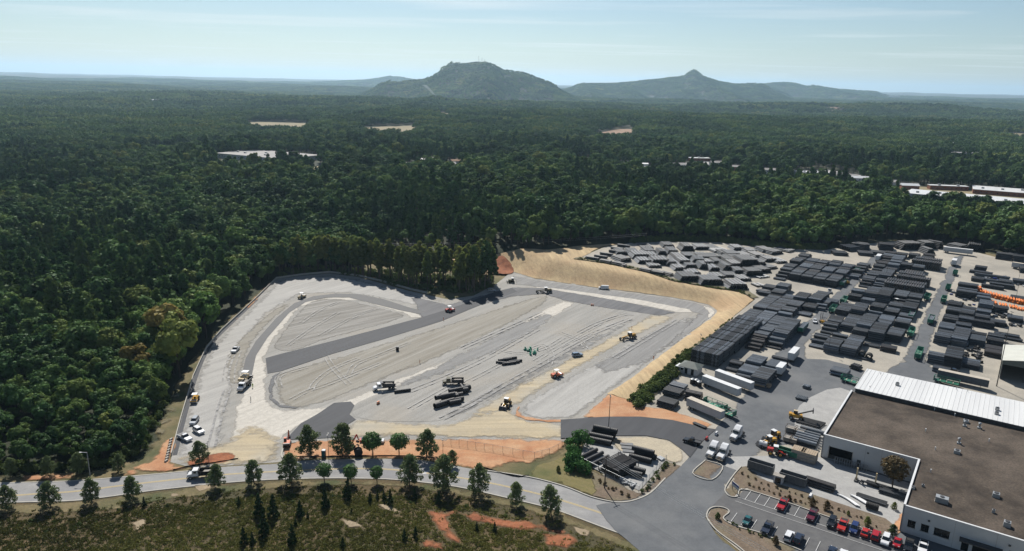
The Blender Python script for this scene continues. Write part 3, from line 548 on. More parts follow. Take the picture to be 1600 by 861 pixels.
for t in [[(640,612),(700,588),(760,560),(840,515)],[(700,650),(780,606),(860,562),(930,522)],[(690,655),(740,630),(790,600)],[(880,545),(930,520),(985,498)],[(905,520),(935,505),(975,492),(990,492)],[(960,560),(1010,530),(1060,500)],[(720,545),(800,510),(850,488)],[(330,700),(345,640),(355,610)]]:
    track(t, 'track_dark', 2.2, .8)
# erosion and dirt on the near slope
FIELD = list(RSs)+[(-170,105),(180,105)][::-1]
FIELD = [tuple(p) for p in RSs]+[(150, 108), (-190, 108), (-240, 150)]
def fadd(x, y):
    d = np.clip((pdist(x, y, RSs)-6)/20, 0, 1)
    return d*(.9*np.sin(x/9.+y/14.)+.6*np.sin(x/5.-y/6.+1)+1.2*np.sin(x/23.+2)+2.75)*.45
sheet('grass_slope', FIELD, .03, 'grass_field', 3, .01, label='rough weedy slope below the road', hadd=fadd)
def field(name, px, m, off=.16, jit=.35, smooth=1, label=None, feather=1.5):
    sheet(name, P0(px), off, m, 2, feather, jit, smooth, label, hadd=fadd)
field('verge', [(-80,791),(0,788),(105,784),(153,780),(241,768),(328,758),(417,751.5),(494,749),(622,751.5),(712,762),(787,778),(847,792),(950,829),(1019,860),(1000,875),(920,835),(860,812),(800,795),(740,782),(690,772),(620,762),(540,760),(460,763),(390,768),(300,778),(240,786),(170,800),(80,805),(0,806),(-80,808)], 'verge', .14, .3, 0, 'dry grass verge along the near side of the road', 2.5)
for px in [[(663,797),(690,802),(716,799),(702,814),(708,834),(726,861),(694,852),(676,824)],[(708,800),(740,802),(780,811),(828,815),(852,822),(838,833),(808,831),(768,826),(733,818)],[(846,838),(890,832),(908,848),(886,866),(852,858)],[(658,851),(694,858),(696,870),(656,868)],[(800,816),(850,820),(896,829),(884,840),(838,832)]]:
    field('clay_gully', px, 'clay_deep', .20, .3, 0, 'red clay gully washed out of the weedy slope', 3.0)
for px in [[(205,820),(225,812),(232,818),(212,836)],[(258,803),(270,796),(274,800),(262,811)],[(525,815),(560,826),(575,838),(545,835)],[(585,788),(620,800),(632,808),(600,802)],[(262,770),(280,770),(284,776),(266,778)],[(300,758),(330,757),(345,762),(310,770)],[(440,808),(455,806),(452,813)],[(620,815),(640,822),(636,826)],[(895,822),(925,830),(920,840),(898,832)]]:
    field('bare_patch', px, 'bare_soil', .19, .3, 0, 'bare pale soil patch on the weedy slope', 1.2)
# fields and clearings far off (near edge raised to canopy height so that trees in front leave them in view)
CLEAR = []
def far_field(name, far_px, near_px, m, label, hh=11):
    def gz(p, z): return tuple(G(p[0], p[1], z))
    pts = [gz(p, 0) for p in far_px]+[gz(p, hh) for p in near_px]
    CLEAR.append(pts); cx, cy = np.mean([p[0] for p in pts]), np.mean([p[1] for p in pts])
    sheet(name, pts, .5, m, max(12, math.hypot(cx, cy)*.012), 1, 0, 0, label)
far_field('far_field', [(565,200),(600,198),(652,196.5)], [(652,201.5),(620,202),(585,202)], 'field_far', 'straw coloured field in the woods below the big hill')
far_field('far_field', [(675,177),(712,175.5)], [(712,178.5),(680,179)], 'field_far', 'small pale field nearer the big hill')
far_field('far_field', [(372,192),(410,191),(482,193)], [(482,198),(440,196),(405,195.5)], 'field_far', 'pale pasture left of the centre beyond the flat roof')
far_field('far_field', [(940,207),(965,202),(990,202)], [(992,206),(970,207),(945,209)], 'clay_far', 'brown clearing below the twin hills')
far_field('far_field', [(1294,166),(1316,162)], [(1312,169),(1297,171)], 'clay_far', 'tiny bare scar in the far woods')
far_field('far_field', [(1578,208),(1640,211)], [(1640,214),(1580,212)], 'field_far', 'pale field at the far right')
far_field('far_field', [(486,262),(510,258)], [(508,267),(490,270)], 'field_far', 'small clearing beside the flat roofed plant')
far_field('far_road', [(1395,292),(1440,292),(1600,304),(1640,308)], [(1640,311),(1560,304),(1400,294.5)], 'field_far', 'pale road verge showing among far trees')
far_field('far_road', [(1240,268),(1290,265),(1345,274)], [(1345,278),(1300,275),(1250,272)], 'concrete', 'grey car park among far trees')
far_field('far_road', [(1065,256),(1110,252)], [(1115,258),(1070,262)], 'concrete', 'small grey yard among far trees')

# ------------------------------------------------------------------ buildings
YZ = .17   # yard surface lift above the terrain function
def bpt(u, v, z): p = UV(u, v); return (float(p[0]), float(p[1]), z)
def wallseg(name, parent, u0, v0, u1, v1, z0, z1, th, m, holes=()):
    """wall from (u0,v0) to (u1,v1) with rectangular openings (s0,s1,za,zb) along its run"""
    a = UV(u0, v0); b = UV(u1, v1); d = b-a; ln = np.hypot(*d); d /= ln; n = np.array([-d[1], d[0]]); mb = MB()
    def blk(s0, s1, za, zb):
        if s1-s0 < .01 or zb-za < .01: return
        q = []
        for z in (za, zb):
            for s, t in ((s0, 0), (s1, 0), (s1, th), (s0, th)): p = a+d*s+n*t; q.append((p[0], p[1], z))
        mb.add(q, [(3,2,1,0),(4,5,6,7),(0,1,5,4),(1,2,6,5),(2,3,7,6),(3,0,4,7)])
    s = 0
    for s0, s1, za, zb in sorted(holes):
        blk(s, s0, z0, z1); blk(s0, s1, z0, za); blk(s0, s1, zb, z1); s = s1
    blk(s, ln, z0, z1); return mb.build(name, m, parent), a, d, n
def panel(name, parent, a, d, n, s0, s1, za, zb, t, th, m):
    mb = MB(); q = []
    for z in (za, zb):
        for s, tt in ((s0, t), (s1, t), (s1, t+th), (s0, t+th)): p = a+d*s+n*tt; q.append((p[0], p[1], z))
    mb.add(q, [(3,2,1,0),(4,5,6,7),(0,1,5,4),(1,2,6,5),(2,3,7,6),(3,0,4,7)]); return mb.build(name, m, parent)
def slab(mb, pts, z0, z1):
    n = len(pts); mb.add([(*UV(*p), z0) for p in pts]+[(*UV(*p), z1) for p in pts], [tuple(range(n-1, -1, -1)), tuple(range(n, 2*n))]+[(i, (i+1) % n, n+(i+1) % n, n+i) for i in range(n)])
WH = empty('warehouse', (0,0,0), 0, 'large white walled warehouse with brown gravel roof', 'building')
# coordinates: u along the lanes, v across; front walls face the camera
UA, UD, UB, VA, VC, VE = 230.5, 200.3, 274.0, -37.6, -11.0, 62.0
g0, gt = .3, 8.0
w, a, d, n = wallseg('wall', WH, UA, VA, UA, VC, g0, gt, .4, 'wall_white', [(2.2,9.0,.4,4.6),(10.5,11.6,.4,2.7)])
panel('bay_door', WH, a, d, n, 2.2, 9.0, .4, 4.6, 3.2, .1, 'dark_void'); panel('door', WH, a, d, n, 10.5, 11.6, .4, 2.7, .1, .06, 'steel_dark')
for s0 in (2.0, 9.0): panel('door_jamb', WH, a, d, n, s0, s0+.22, .4, 4.8, -.06, .5, 'steel')
for i in range(3): panel('panel_joint', WH, a, d, n, 12.5+i*4.5, 12.56+i*4.5, .5, 7.9, -.012, .01, 'wood_grey')
for s in (13, 21): panel('wall_lamp', WH, a, d, n, s, s+.5, 5.6, 6.0, -.3, .3, 'steel_dark')
w, a, d, n = wallseg('wall', WH, UD, VC, UA, VC, g0, gt, -.4, 'wall_white')
w, a, d, n = wallseg('wall', WH, UD, VC, UD, VE, g0, gt, .4, 'wall_white', [(1.6,3.4,2.4,4.3),(4.7,6.5,2.4,4.3),(7.7,11.2,2.4,4.4),(14.0,15.6,.4,3.0),(16.4,22.0,.4,3.8),(24,27,2.4,4.3),(30,33,2.4,4.3)])
for s0, s1, za, zb in [(1.6,3.4,2.4,4.3),(4.7,6.5,2.4,4.3),(7.7,11.2,2.4,4.4),(24,27,2.4,4.3),(30,33,2.4,4.3)]:
    wo = panel('window', WH, a, d, n, s0, s1, za, zb, .15, .05, 'glass_dark')
    panel('frame', wo, a, d, n, s0-.1, s1+.1, zb, zb+.12, -.04, .2, 'steel_dark'); panel('sill', wo, a, d, n, s0-.1, s1+.1, za-.12, za, -.08, .3, 'steel'); panel('mullion', wo, a, d, n, (s0+s1)/2-.04, (s0+s1)/2+.04, za, zb, .08, .06, 'steel_dark')
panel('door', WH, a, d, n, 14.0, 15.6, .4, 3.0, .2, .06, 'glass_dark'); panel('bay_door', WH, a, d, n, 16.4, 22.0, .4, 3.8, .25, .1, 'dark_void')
panel('canopy', WH, a, d, n, 13.4, 22.6, 3.9, 4.15, -2.2, 2.2, 'steel_dark')
for s in (6, 23.5): panel('wall_lamp', WH, a, d, n, s, s+.5, 5.6, 6.0, -.3, .3, 'steel_dark')
for i in range(5): panel('panel_joint', WH, a, d, n, 12+i*9, 12.06+i*9, .5, 7.9, -.012, .01, 'wood_grey')
wallseg('wall', WH, UB, VA, UA, VA, g0, gt, .4, 'wall_white')
rf = MB(); slab(rf, [(UA+.41,VA+.41),(UA+.41,VC+.41),(UD+.41,VC+.41),(UD+.41,VE),(UB,VE),(UB,VA+.41)], 7.2, 7.55); RF = rf.build('roof', 'roof_brown', WH)
def coping(u0, v0, u1, v1):
    a = UV(u0, v0); b = UV(u1, v1); c = (a+b)/2; d = b-a; MB().box((c[0], c[1], gt+.07), (np.hypot(*d), .55, .14), math.atan2(d[1], d[0])).build('coping', 'white_metal', WH)
coping(UA+.2, VA, UA+.2, VC+.45); coping(UD-.05, VC+.2, UA-.05, VC+.2); coping(UD+.2, VC-.05, UD+.2, VE); coping(UB, VA+.2, UA+.5, VA+.2)
def roofthing(px, py, z=7.55): p = G0(px, py, z); return (float(p[0]), float(p[1]), z)
def vent(px, py, h=1.7, r=.32):
    x, y, z = roofthing(px, py); e = MB().box((x, y, z+.2), (1.1, 1.1, .4), TH).build('vent', 'galv', WH)
    MB().cyl((x, y, z+.4), (x, y, z+h), r, 10).build('stack', 'galv', e); MB().cyl((x, y, z+h), (x, y, z+h+.35), r*1.7, 10, r*.7).build('cowl', 'galv', e)
for p in [(1507,666),(1530,669),(1498,693)]: vent(*p)
def fanbox(px, py, s=(1.7,1.7,1.0), z=7.55, m='galv', P=WH):
    x, y, z = roofthing(px, py, z); e = MB().box((x, y, z+s[2]/2), s, TH, .93, .93).build('roof_fan', m, P)
    MB().cyl((x, y, z+s[2]), (x, y, z+s[2]+.18), s[0]*.33, 12).build('fan_ring', 'steel_dark', e)
fanbox(1509,660,(1.6,1.6,.9)); fanbox(1495,708,(1.7,1.7,1.0)); fanbox(1556,776,(1.7,1.7,1.1)); fanbox(1573,822,(1.6,1.6,1.3)); fanbox(1427,763,(1.6,.8,.5)); fanbox(1552,801,(.7,.7,.9)); fanbox(1442,760,(.7,.7,.6))
x, y, z = roofthing(1471,784); hv = MB().box((x, y, z+.8), (3.0, 1.9, 1.3), TH+math.pi/2).build('air_conditioner', 'galv', WH); MB().cyl((x, y, z+1.45), (x, y, z+1.6), .55, 12).build('fan', 'steel_dark', hv); MB().box((x, y, z+.07), (3.2, 2.1, .14), TH+math.pi/2).build('curb', 'wood_grey', hv)
for p in [(1460,641),(1491.6,650),(1446,674),(1454,738),(1461,703),(1545,690)]:
    x, y, z = roofthing(*p); e = MB().cyl((x, y, z), (x, y, z+.9), .12, 8).build('vent_pipe', 'white_metal', WH); MB().cyl((x, y, z+.9), (x, y, z+1.0), .2, 8).build('cap', 'white_metal', e)
AN = empty('warehouse_annex', (0,0,0), 0, 'long annex with ribbed white metal roof behind the brown roof', 'building')
UW0, UW1, VW = 274.3, 299.2, -36.4
wallseg('wall', AN, UW0, VW, UW1, VW, .3, 8.6, -.3, 'wall_white'); wallseg('wall', AN, UW1, VW, UW1, VE, .3, 8.4, .3, 'wall_white'); wallseg('wall', AN, UW0, VW, UW0, VE, 7.4, 8.9, .3, 'steel_dark')
mb = MB(); p = [(UW0-.25,VW-.3,9.05),(UW0-.25,VE,9.05),(UW1+.4,VE,8.45),(UW1+.4,VW-.3,8.45)]
q = [(*UV(a,b),z) for a,b,z in p]+[(*UV(a,b),z-.15) for a,b,z in p]; mb.add(q, [(0,1,2,3),(7,6,5,4),(0,4,5,1),(1,5,6,2),(2,6,7,3),(3,7,4,0)]); RW = mb.build('roof', 'roof_white', AN)
rib = MB(); la = UV(UW0-.2, 0); ln = math.hypot(UW1-UW0+.6, .6)
rib.box((0,0,0), (ln, .14, .09), TH, ry=math.atan2(.6, UW1-UW0+.6)); rm = rib.mesh('roof_rib'); rm.materials.append(MATS['roof_white'])
k = VW-.1
while k < VE:
    c = UV((UW0+UW1)/2+.08, k); o = mkobj('roof_rib', rm, None, RW, (c[0], c[1], 8.79)); k += 1.45
for p in [(1402,602),(1558,641),(1557,648)]: fanbox(*p, s=(1.3,1.3,1.0), z=8.75, m='green_metal' if False else 'steel', P=AN)
for p in [(1376,585),(1359,606),(1494,609),(1512,612)]:
    x, y, z = roofthing(*p, 8.7); MB().cyl((x, y, z), (x, y, z+.8), .09, 6).build('vent_pipe', 'galv', AN)
# cream roofed open shed at the right edge
SH = empty('open_shed', (0,0,0), 0, 'tall open fronted shed with cream roof at the right edge', 'building')
su0, sv0 = [float(x) for x in (np.array(G(1561,592)) @ U, np.array(G(1561,592)) @ V)]
def shw(name, pts, m):
    mb = MB(); q = [(*UV(su0+a, sv0+b), hz(UV(su0, sv0))+.4+z) for a, b, z in pts]; mb.add(q, [tuple(range(len(q)))]); return mb
dd, wd, h1, h2 = 22., 16., 7.5, 9.0; zb = hz(UV(su0, sv0))+.4
def shp(name, pts, m, th=.18, ax=(0,0,1)):
    A = np.array([(*UV(su0+a, sv0+b), zb+z) for a, b, z in pts]); nn = np.cross(A[1]-A[0], A[2]-A[0]); nn = nn/np.linalg.norm(nn)*th; k = len(A); mb = MB()
    mb.add(list(A)+list(A+nn), [tuple(range(k-1, -1, -1)), tuple(range(k, 2*k))]+[(i, (i+1) % k, k+(i+1) % k, k+i) for i in range(k)]); return mb.build(name, m, SH)
shp('wall', [(0,0,0),(dd,0,0),(dd,0,h1),(0,0,h1)], 'roof_green'); shp('wall', [(dd,0,0),(dd,wd,0),(dd,wd,h1),(dd,wd/2,h2),(dd,0,h1)], 'roof_green'); shp('wall', [(dd,wd,0),(0,wd,0),(0,wd,h1),(dd,wd,h1)], 'roof_green')
shp('roof', [(-.6,-.5,h1+.1),(-.6,wd/2,h2+.2),(dd+.6,wd/2,h2+.2),(dd+.6,-.5,h1+.1)], 'roof_cream'); shp('roof', [(-.6,wd/2,h2+.2),(-.6,wd+.5,h1+.1),(dd+.6,wd+.5,h1+.1),(dd+.6,wd/2,h2+.2)], 'roof_cream')
shp('gable', [(-.1,.1,h1-1.4),(-.1,wd-.1,h1-1.4),(-.1,wd-.1,h1),(-.1,wd/2,h2),(-.1,.1,h1)], 'roof_green')
for b in (.2, wd/2, wd-.2): 
    c = UV(su0, sv0+b); MB().box((c[0], c[1], zb+h1/2-.7), (.35, .35, h1-1.4), TH).build('post', 'steel_dark', SH)
c = UV(su0+dd/2, sv0+wd/2); MB().box((c[0], c[1], zb+h2+.28), (dd+1.2, .5, .12), TH).build('ridge_cap', 'galv', SH)
# small hip roofed hut by the bank
HX = at(1079,582); HT = empty('yard_hut', (HX[0], HX[1], HX[2]+YZ), TH, 'small grey hut with dull green hipped roof beside the bank', 'hut')
MB().box((0,0,1.5), (6.2,7.2,3.0)).build('wall', 'wall_white', HT)
mb = MB(); mb.add([(-3.7,-4.2,3.0),(3.7,-4.2,3.0),(3.7,4.2,3.0),(-3.7,4.2,3.0),(0,-1.2,4.6),(0,1.2,4.6)], [(0,1,4),(1,2,5,4),(2,3,5),(3,0,4,5),(3,2,1,0)]); mb.build('roof', 'roof_green', HT)
for yy in (-1.8, .8): 
    MB().box((-3.13, yy, 1.3), (.08, 1.1, 2.4)).build('door', 'dark_void', HT)
MB().box((-3.13, 2.6, 1.8), (.08, .9, .9)).build('window', 'glass', HT)
MB().box((3.13, -.5, 1.8), (.08, 1.2, .9)).build('window', 'glass', HT)
S2 = at(1064,581); T2 = empty('lean_to', (S2[0], S2[1], S2[2]+YZ), TH, 'small white flat roofed lean-to beside the hut', 'shed')
MB().box((0,0,2.6), (4.4,3.6,.18), 0, ry=.05).build('roof', 'white_metal', T2)
for sx in (-1.9, 1.9):
    for sy in (-1.5, 1.5): MB().box((sx, sy, 1.25), (.14, .14, 2.5)).build('post', 'galv', T2)
MB().box((1.9, 0, 1.25), (.1, 3.0, 2.4)).build('back_wall', 'wall_white', T2)

# far buildings
def far_house(px, py, w, dp, h, rz, wallm, roofm, label, flat=False, rise=2.2, clear=True, roofz=0, name='house'):
    p = G(px, py, 0); z = hz(p); rz = R(rz); e = empty(name, (p[0], p[1], z), rz, label, 'building', None)
    wm = MB().box((0,0,h/2-1), (w,dp,h+2)).build('wall', wallm, e)
    if flat:
        MB().box((0,0,h+.15), (w+.6,dp+.6,.4)).build('roof', roofm, e); k = max(1, int(w/18))
        for i in range(k): MB().box((-w/2+(i+.5)*w/k, random.uniform(-.25,.25)*dp, h+1.1), (2.6,2.2,1.6)).build('roof_unit', 'galv', e)
    else:
        mb = MB(); a, b = w/2+.5, dp/2+.5; mb.add([(-a,-b,h),(a,-b,h),(a,b,h),(-a,b,h),(-a,0,h+rise),(a,0,h+rise)], [(0,1,5,4),(2,3,4,5),(1,2,5),(3,0,4),(3,2,1,0)]); r = mb.build('roof', roofm, e)
        MB().box((a*.4, .6, h+rise*.9), (.8,.8,1.6)).build('chimney', 'clay_far', r)
    for i in range(max(2, int(w/5))):
        x = -w/2+(i+.5)*w/max(2, int(w/5)); MB().box((x, -dp/2-.03, h*.55), (1.3,.1,1.3)).build('window', 'glass_dark', e)
    if clear:
        dist = math.hypot(p[0], p[1]); dirn = p/dist; per = np.array([dirn[1], -dirn[0]]); hw = max(w, dp)*.55+4; back = dp*.6+6; front = min(240, max(20, (15-h*.68)*dist/CAMH))+dp*.5
        CLEAR.append([tuple(p+per*hw+dirn*back), tuple(p-per*hw+dirn*back), tuple(p-per*hw*.8-dirn*front), tuple(p+per*hw*.8-dirn*front)])
    return e
mat('roof_grey', (.40,.38,.36), (.31,.30,.29), .05, .9, 5); mat('brick_far', (.30,.12,.07), (.24,.10,.06), .3, .9)
far_house(420,248,120,70,6,-28,'wall_white','roof_grey','wide flat grey roofed plant alone in the left woods', True, name='factory')
far_house(1552,322,150,40,7,-36,'wall_white','roof_white','long white flat roofed plant in front of brick building at right', True, name='factory')
far_house(1612,307,110,40,5,-30,'brick_far','roof_white','low red brick plant with white roof at the right edge', True, name='factory')
far_house(678,257,14,10,6,70,'white_metal','roof_grey','white gabled house in a gap of the middle woods', rise=4)
far_house(990,262,38,16,6,-10,'white_metal','white_metal','white flat building with annexes among middle trees', True, name='office')
far_house(1092,252,30,12,5,5,'brick_far','white_metal','pale roofed building left of the pale treetops', True, name='office')
far_house(1270,275,44,14,5,-12,'wall_white','white_metal','long pale building beside a car park in the trees', True, name='office')
far_house(1322,279,24,12,4,-12,'wall_white','roof_grey','small grey roofed building right of the long pale building', name='house')
far_house(1480,297,40,9,5,-8,'brick_far','white_metal','low brick row with white roof beside the right hand road', True, name='office')
far_house(1486,228,26,14,6,0,'wall_white','white_metal','pale roofed house far off at right', name='house')
far_house(1505,243,60,16,5,-4,'wall_white','roof_grey','long low grey roofed row of buildings at right', True, name='office')
far_house(700,262,18,12,5,20,'wall_white','roof_grey','grey roofed house half hidden near the white gabled house', name='house')
far_house(665,255,12,9,4.5,-20,'white_metal','white_metal','small pale house left of the white gabled house', name='house')
far_house(1062,262,20,12,4.5,12,'wall_white','roof_grey','grey roofed house near the pale yard', name='house')
far_house(912,254,18,10,4.5,0,'wall_white','clay_far','brown roofed house in the middle woods', name='house')
far_house(165,149,160,50,10,0,'white_metal','white_metal','pale sheds far away in the left woods', True, clear=True, name='factory')
far_house(242,159,70,40,9,5,'white_metal','white_metal','tiny white shed far away in the left woods', True, name='factory')
far_house(1390,151,260,60,12,3,'white_metal','white_metal','long pale sheds near the far right horizon', True, name='factory')
far_house(1300,167,120,50,12,0,'white_metal','white_metal','white buildings in the far bare scar', True, name='factory')
far_house(1060,181,90,30,8,0,'white_metal','white_metal','white shed in the mid distance right of the big hill', True, name='factory')

for i, (px, py, w_, rz, wm_, rm_, lab) in enumerate([(1118,259,16,10,'wall_white','roof_grey','grey roofed house just right of the pale yard'),(1150,266,15,-15,'brick_far','roof_grey','brick house below the pale treetops'),(1345,284,22,-10,'wall_white','white_metal','pale roofed house right of the far car park'),(1388,290,20,-12,'wall_white','roof_grey','grey roofed house left of the right hand road'),(945,251,16,5,'wall_white','white_metal','white roofed house above the middle of the wood'),(1205,271,18,-6,'white_metal','roof_grey','small white house left of the long pale building'),(1010,268,20,0,'white_metal','white_metal','low white shed below the flat white building'),(1420,296,18,-10,'brick_far','white_metal','small brick house beside the right hand road'),(712,257,14,30,'wall_white','clay_far','brown roofed house right of the white gabled house'),(640,262,14,10,'wall_white','roof_grey','small grey house left of the white gabled house')]):
    far_house(px, py, w_, 10, 4.8, rz, wm_, rm_, lab, name='house')
# ------------------------------------------------------------------ pipe stacks
_bc = {}
def bundle_mesh(style, wid, ln):
    k = (style, round(wid, 1), ln)
    if k in _bc: return _bc[k]
    dia, rows, mt = STY[style]; n = max(2, int(wid/dia)); mb = MB(); rnd = random.Random(str(k))
    for r in range(rows):
        for i in range(n):
            y = (i+.5)*dia; z = (r+.5)*dia*.97; j = rnd.uniform(-.12, .12)
            mb.cyl((j, y, z), (ln+j, y, z), dia*.475, 8, ph=.39)
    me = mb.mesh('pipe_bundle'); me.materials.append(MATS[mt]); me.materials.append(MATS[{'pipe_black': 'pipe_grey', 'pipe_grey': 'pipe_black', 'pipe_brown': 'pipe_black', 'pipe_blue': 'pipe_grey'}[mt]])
    mi = [(1 if rnd.random() < .28 else 0) for _ in range(rows*n)]; me.polygons.foreach_set('material_index', [q for q in mi for _ in range(10)]); _bc[k] = (me, rows*dia*.97); return _bc[k]  # second tint on random pipes paints gap shade and lighter lines into the bundle
STY = {'s': (.5, 2, 'pipe_black'), 'g': (.5, 2, 'pipe_grey'), 'b': (.75, 1, 'pipe_brown'), 'm': (.8, 1, 'pipe_black'), 'G': (.8, 1, 'pipe_grey'), 'l': (1.05, 1, 'pipe_black'), 'L': (1.05, 1, 'pipe_grey'), 'B': (.8, 1, 'pipe_blue'), 'c': (1.25, 1, 'pipe_brown')}
def stack(u, v, du, h, style, ln=6.1, axis='v', label='', group='', wv=None):
    me, bh = bundle_mesh(style, du if axis == 'v' else wv, ln); nb = max(1, round(h/bh)); p = UV(u, v); jz = random.gauss(0, .015)
    e = empty('pipe_stack', (p[0], p[1], hz(p)+YZ), 0, label, 'pipe stack', group)
    a0 = (TH-math.pi/2) if axis == 'v' else TH
    for i in range(nb):
        o = mkobj('pipe_bundle', me, None, e, (0, 0, i*bh), a0+jz); o['kind'] = 'stuff'
        if axis == 'u':  # local x along u, local y along -v: shift so that it spans v..v+wv
            o.location = (V[0]*wv, V[1]*wv, i*bh)
        SC_LAST[0] = e
        off = random.gauss(0, .16); of2 = random.gauss(0, .22); o.location.x += V[0]*off+U[0]*of2; o.location.y += V[1]*off+U[1]*of2
    return e
LA = ('black and grey drainage pipe stack in the block left of the yard lanes', 'pipe stacks left of the yard lanes')
LN_ = ('pipe stack in the far tight grid left of the yard lanes', 'pipe stacks in the far left grid')
LB = ('dark pipe stack in the near half of the block between the two yard lanes', 'near pipe stacks between the lanes')
LB2 = ('dark pipe stack in the far half of the block between the two yard lanes', 'far pipe stacks between the lanes')
LC = ('dark pipe stack in the block right of the right hand yard lane', 'pipe stacks right of the lanes')
ORD = 'first second third fourth fifth sixth seventh eighth ninth tenth eleventh twelfth thirteenth fourteenth fifteenth sixteenth seventeenth eighteenth nineteenth twentieth'.split()
STL = {'s': 'black slim pipes', 'g': 'grey slim pipes', 'b': 'brown black pipes', 'm': 'black pipes', 'G': 'grey pipes', 'l': 'thick black pipes', 'L': 'thick grey pipes', 'B': 'pale blue pipes', 'c': 'big black pipes'}
_rows = {}
def run(v, items, lab, ln=6.3, jv=.18):
    for u, du, h, st in items: stack(u, v+random.uniform(-jv, jv), du, h, st, ln, 'v', *lab); _rows.setdefault(lab[1], []).append((round(v/3.2), u, STL[st], SC_LAST[0]))
SC_LAST = [None]
BLK = {}
def label_rows():
    for g, it in _rows.items():
        if g not in BLK: continue
        cols = sorted({c for c, *_ in it})
        for ci, c in enumerate(cols):
            for k, (_, u, what, e) in enumerate(sorted([q for q in it if q[0] == c], key=lambda q: q[1])):
                e['label'] = f"{what}, {ORD[min(k, 19)]} stack back in file {ORD[ci]} {BLK[g]}" 
# near-left group
run(-80.0, [(272,1.9,1.2,'l'),(274.6,2.4,2.0,'L'),(277.5,8.6,3.1,'g'),(287.5,9.0,4.2,'g')], LA)
run(-73.4, [(272.5,13.5,3.8,'s')], LA); run(-72.8, [(289.5,8.5,3.0,'L'),(300,1.0,3.0,'l')], LA)
run(-80.2, [(316.5,1.9,1.0,'b'),(319,2.4,2.2,'l'),(322,2.8,3.2,'G'),(325.5,26,4.6,'g')], LA)
run(-87.2, [(309,2.0,1.2,'b'),(311.5,2.9,1.9,'b'),(315,2.9,2.8,'b'),(318.5,2.9,3.6,'b'),(322,5.5,3.9,'G'),(328,5.0,4.2,'g'),(334,7,3.2,'g'),(342,12.5,3.2,'g'),(356,3,1.9,'l'),(360,4,2.6,'l'),(366,8,3,'s')], LA)
run(-93.8, [(329,6.5,2.2,'g'),(337,24.5,3.1,'g'),(363,24,3.0,'s'),(389,9,2.2,'s')], LA)
run(-100.4, [(328,6.2,2.1,'g'),(335.5,24,2.8,'g'),(362,22,2.9,'s'),(386,6,2.1,'s'),(393,9,2.9,'s'),(404,8,3.9,'g')], LA)
run(-87.2, [(376,11,3.3,'s'),(389,12,3.8,'s')], LA); run(-80.4, [(354,3,1.0,'b'),(371,6,1.2,'s'),(380,9,2.4,'m'),(391,12,3.7,'s')], LA); run(-75.5, [(385,3,1.9,'m'),(389,3,2.4,'m'),(393,5,2.6,'m')], LA, 5.0)
# loose pipes beside the near-left group
run(-86, [(281,3,1.0,'l'),(285.5,4.5,1.9,'l')], LA, 5.0)
# long black block, pipes along the lanes
for i in range(9):
    stack(280.5+i*6.35, -101.5+.12*i, 6, 5.4-(i % 3)*.02, 'm', 6.0, 'u', 'tall black block of bell ended pipes at the near left of the yard', 'segments of the tall black pipe block', wv=12.6)
run(-103.6, [(284,3.0,1.4,'s'),(289,3.0,1.4,'s')], ('low bundle of black pipes between the hut and the tall black block', 'low bundles behind the hut'), 6.6)
# far-left grid
for v, hh in ((-101.2,4.1),(-94.4,4.0),(-87.6,3.9),(-80.8,3.8)):
    u = 432.5
    for du, dh, st in ((5.2,0,'s'),(8.4,-.1,'s'),(5.5,-.6,'b'),(11,.1,'g'),(5.2,-.3,'b'),(6.0,.2,'g'),(6,-.6,'s')):
        stack(u, v+random.uniform(-.2,.2), du, hh+dh+random.uniform(-.25,.25), random.choice([st,st,'s']), 6.1, 'v', *LN_); _rows.setdefault(LN_[1], []).append((round(v/3.2), u, STL[st], SC_LAST[0])); u += du+.75
run(-108.4, [(428,3.6,.9,'g'),(433,2.9,1.9,'s'),(437,2.9,2.8,'s'),(441,6,3.8,'g'),(449,8.5,4.0,'s'),(460,9,4.6,'s'),(472,6,3.5,'m'),(481,9,4.2,'m')], LN_)
run(-74.2, [(459,3,1.9,'L'),(463,5,1.9,'B'),(469.5,3,2.9,'s'),(474,3,2.6,'G'),(479,4,3,'s'),(485,4.5,2.9,'m'),(492,5,2.4,'s')], LN_)
# between the lanes
run(-65.2, [(329,4.5,1.0,'m'),(334.5,1.9,1.9,'l'),(337,2.2,2.8,'l'),(340,2.4,3.4,'l'),(351,2.2,1.4,'l'),(354,2.2,2.2,'l'),(357,2.2,2.8,'l'),(360,2.4,3.2,'b'),(363.5,5.8,3.0,'s'),(371,5,2.2,'m'),(384,15.5,3.3,'s'),(413.5,5.6,3.3,'s'),(421,6,4.1,'s')], LB)
run(-65.2, [(444,1.9,1.2,'l'),(447,2.3,2.0,'b'),(450.5,3,2.9,'l'),(455,8,3.2,'s'),(466,6,3.0,'s'),(481,2.3,1.4,'b'),(484.5,3,2.2,'s'),(489,7,3.3,'s'),(499,4,2.6,'b'),(506,3,1.9,'b'),(511,3,2.4,'b'),(516,3,2.9,'b'),(521,9,3.2,'s'),(532,6,2.6,'b')], LB2)
run(-58.5, [(326.5,12.5,3.7,'m'),(340,3.2,2.3,'G'),(344.5,3.2,2.8,'G'),(361,21,3.3,'s'),(386,15,3.4,'s'),(412.5,5,2.0,'G'),(421,14.5,3.7,'s')], LB)
run(-58.5, [(443,2.4,1.9,'B'),(447,2.4,2.2,'s'),(451,2.4,2.7,'B'),(455.5,5,3.3,'s'),(465.5,18,3.7,'s'),(487,5,2.9,'b'),(495,6,3.6,'G'),(504,6,4.2,'s'),(512,9,3.8,'g'),(524,5,2.8,'G'),(532,7,2.9,'s')], LB2)
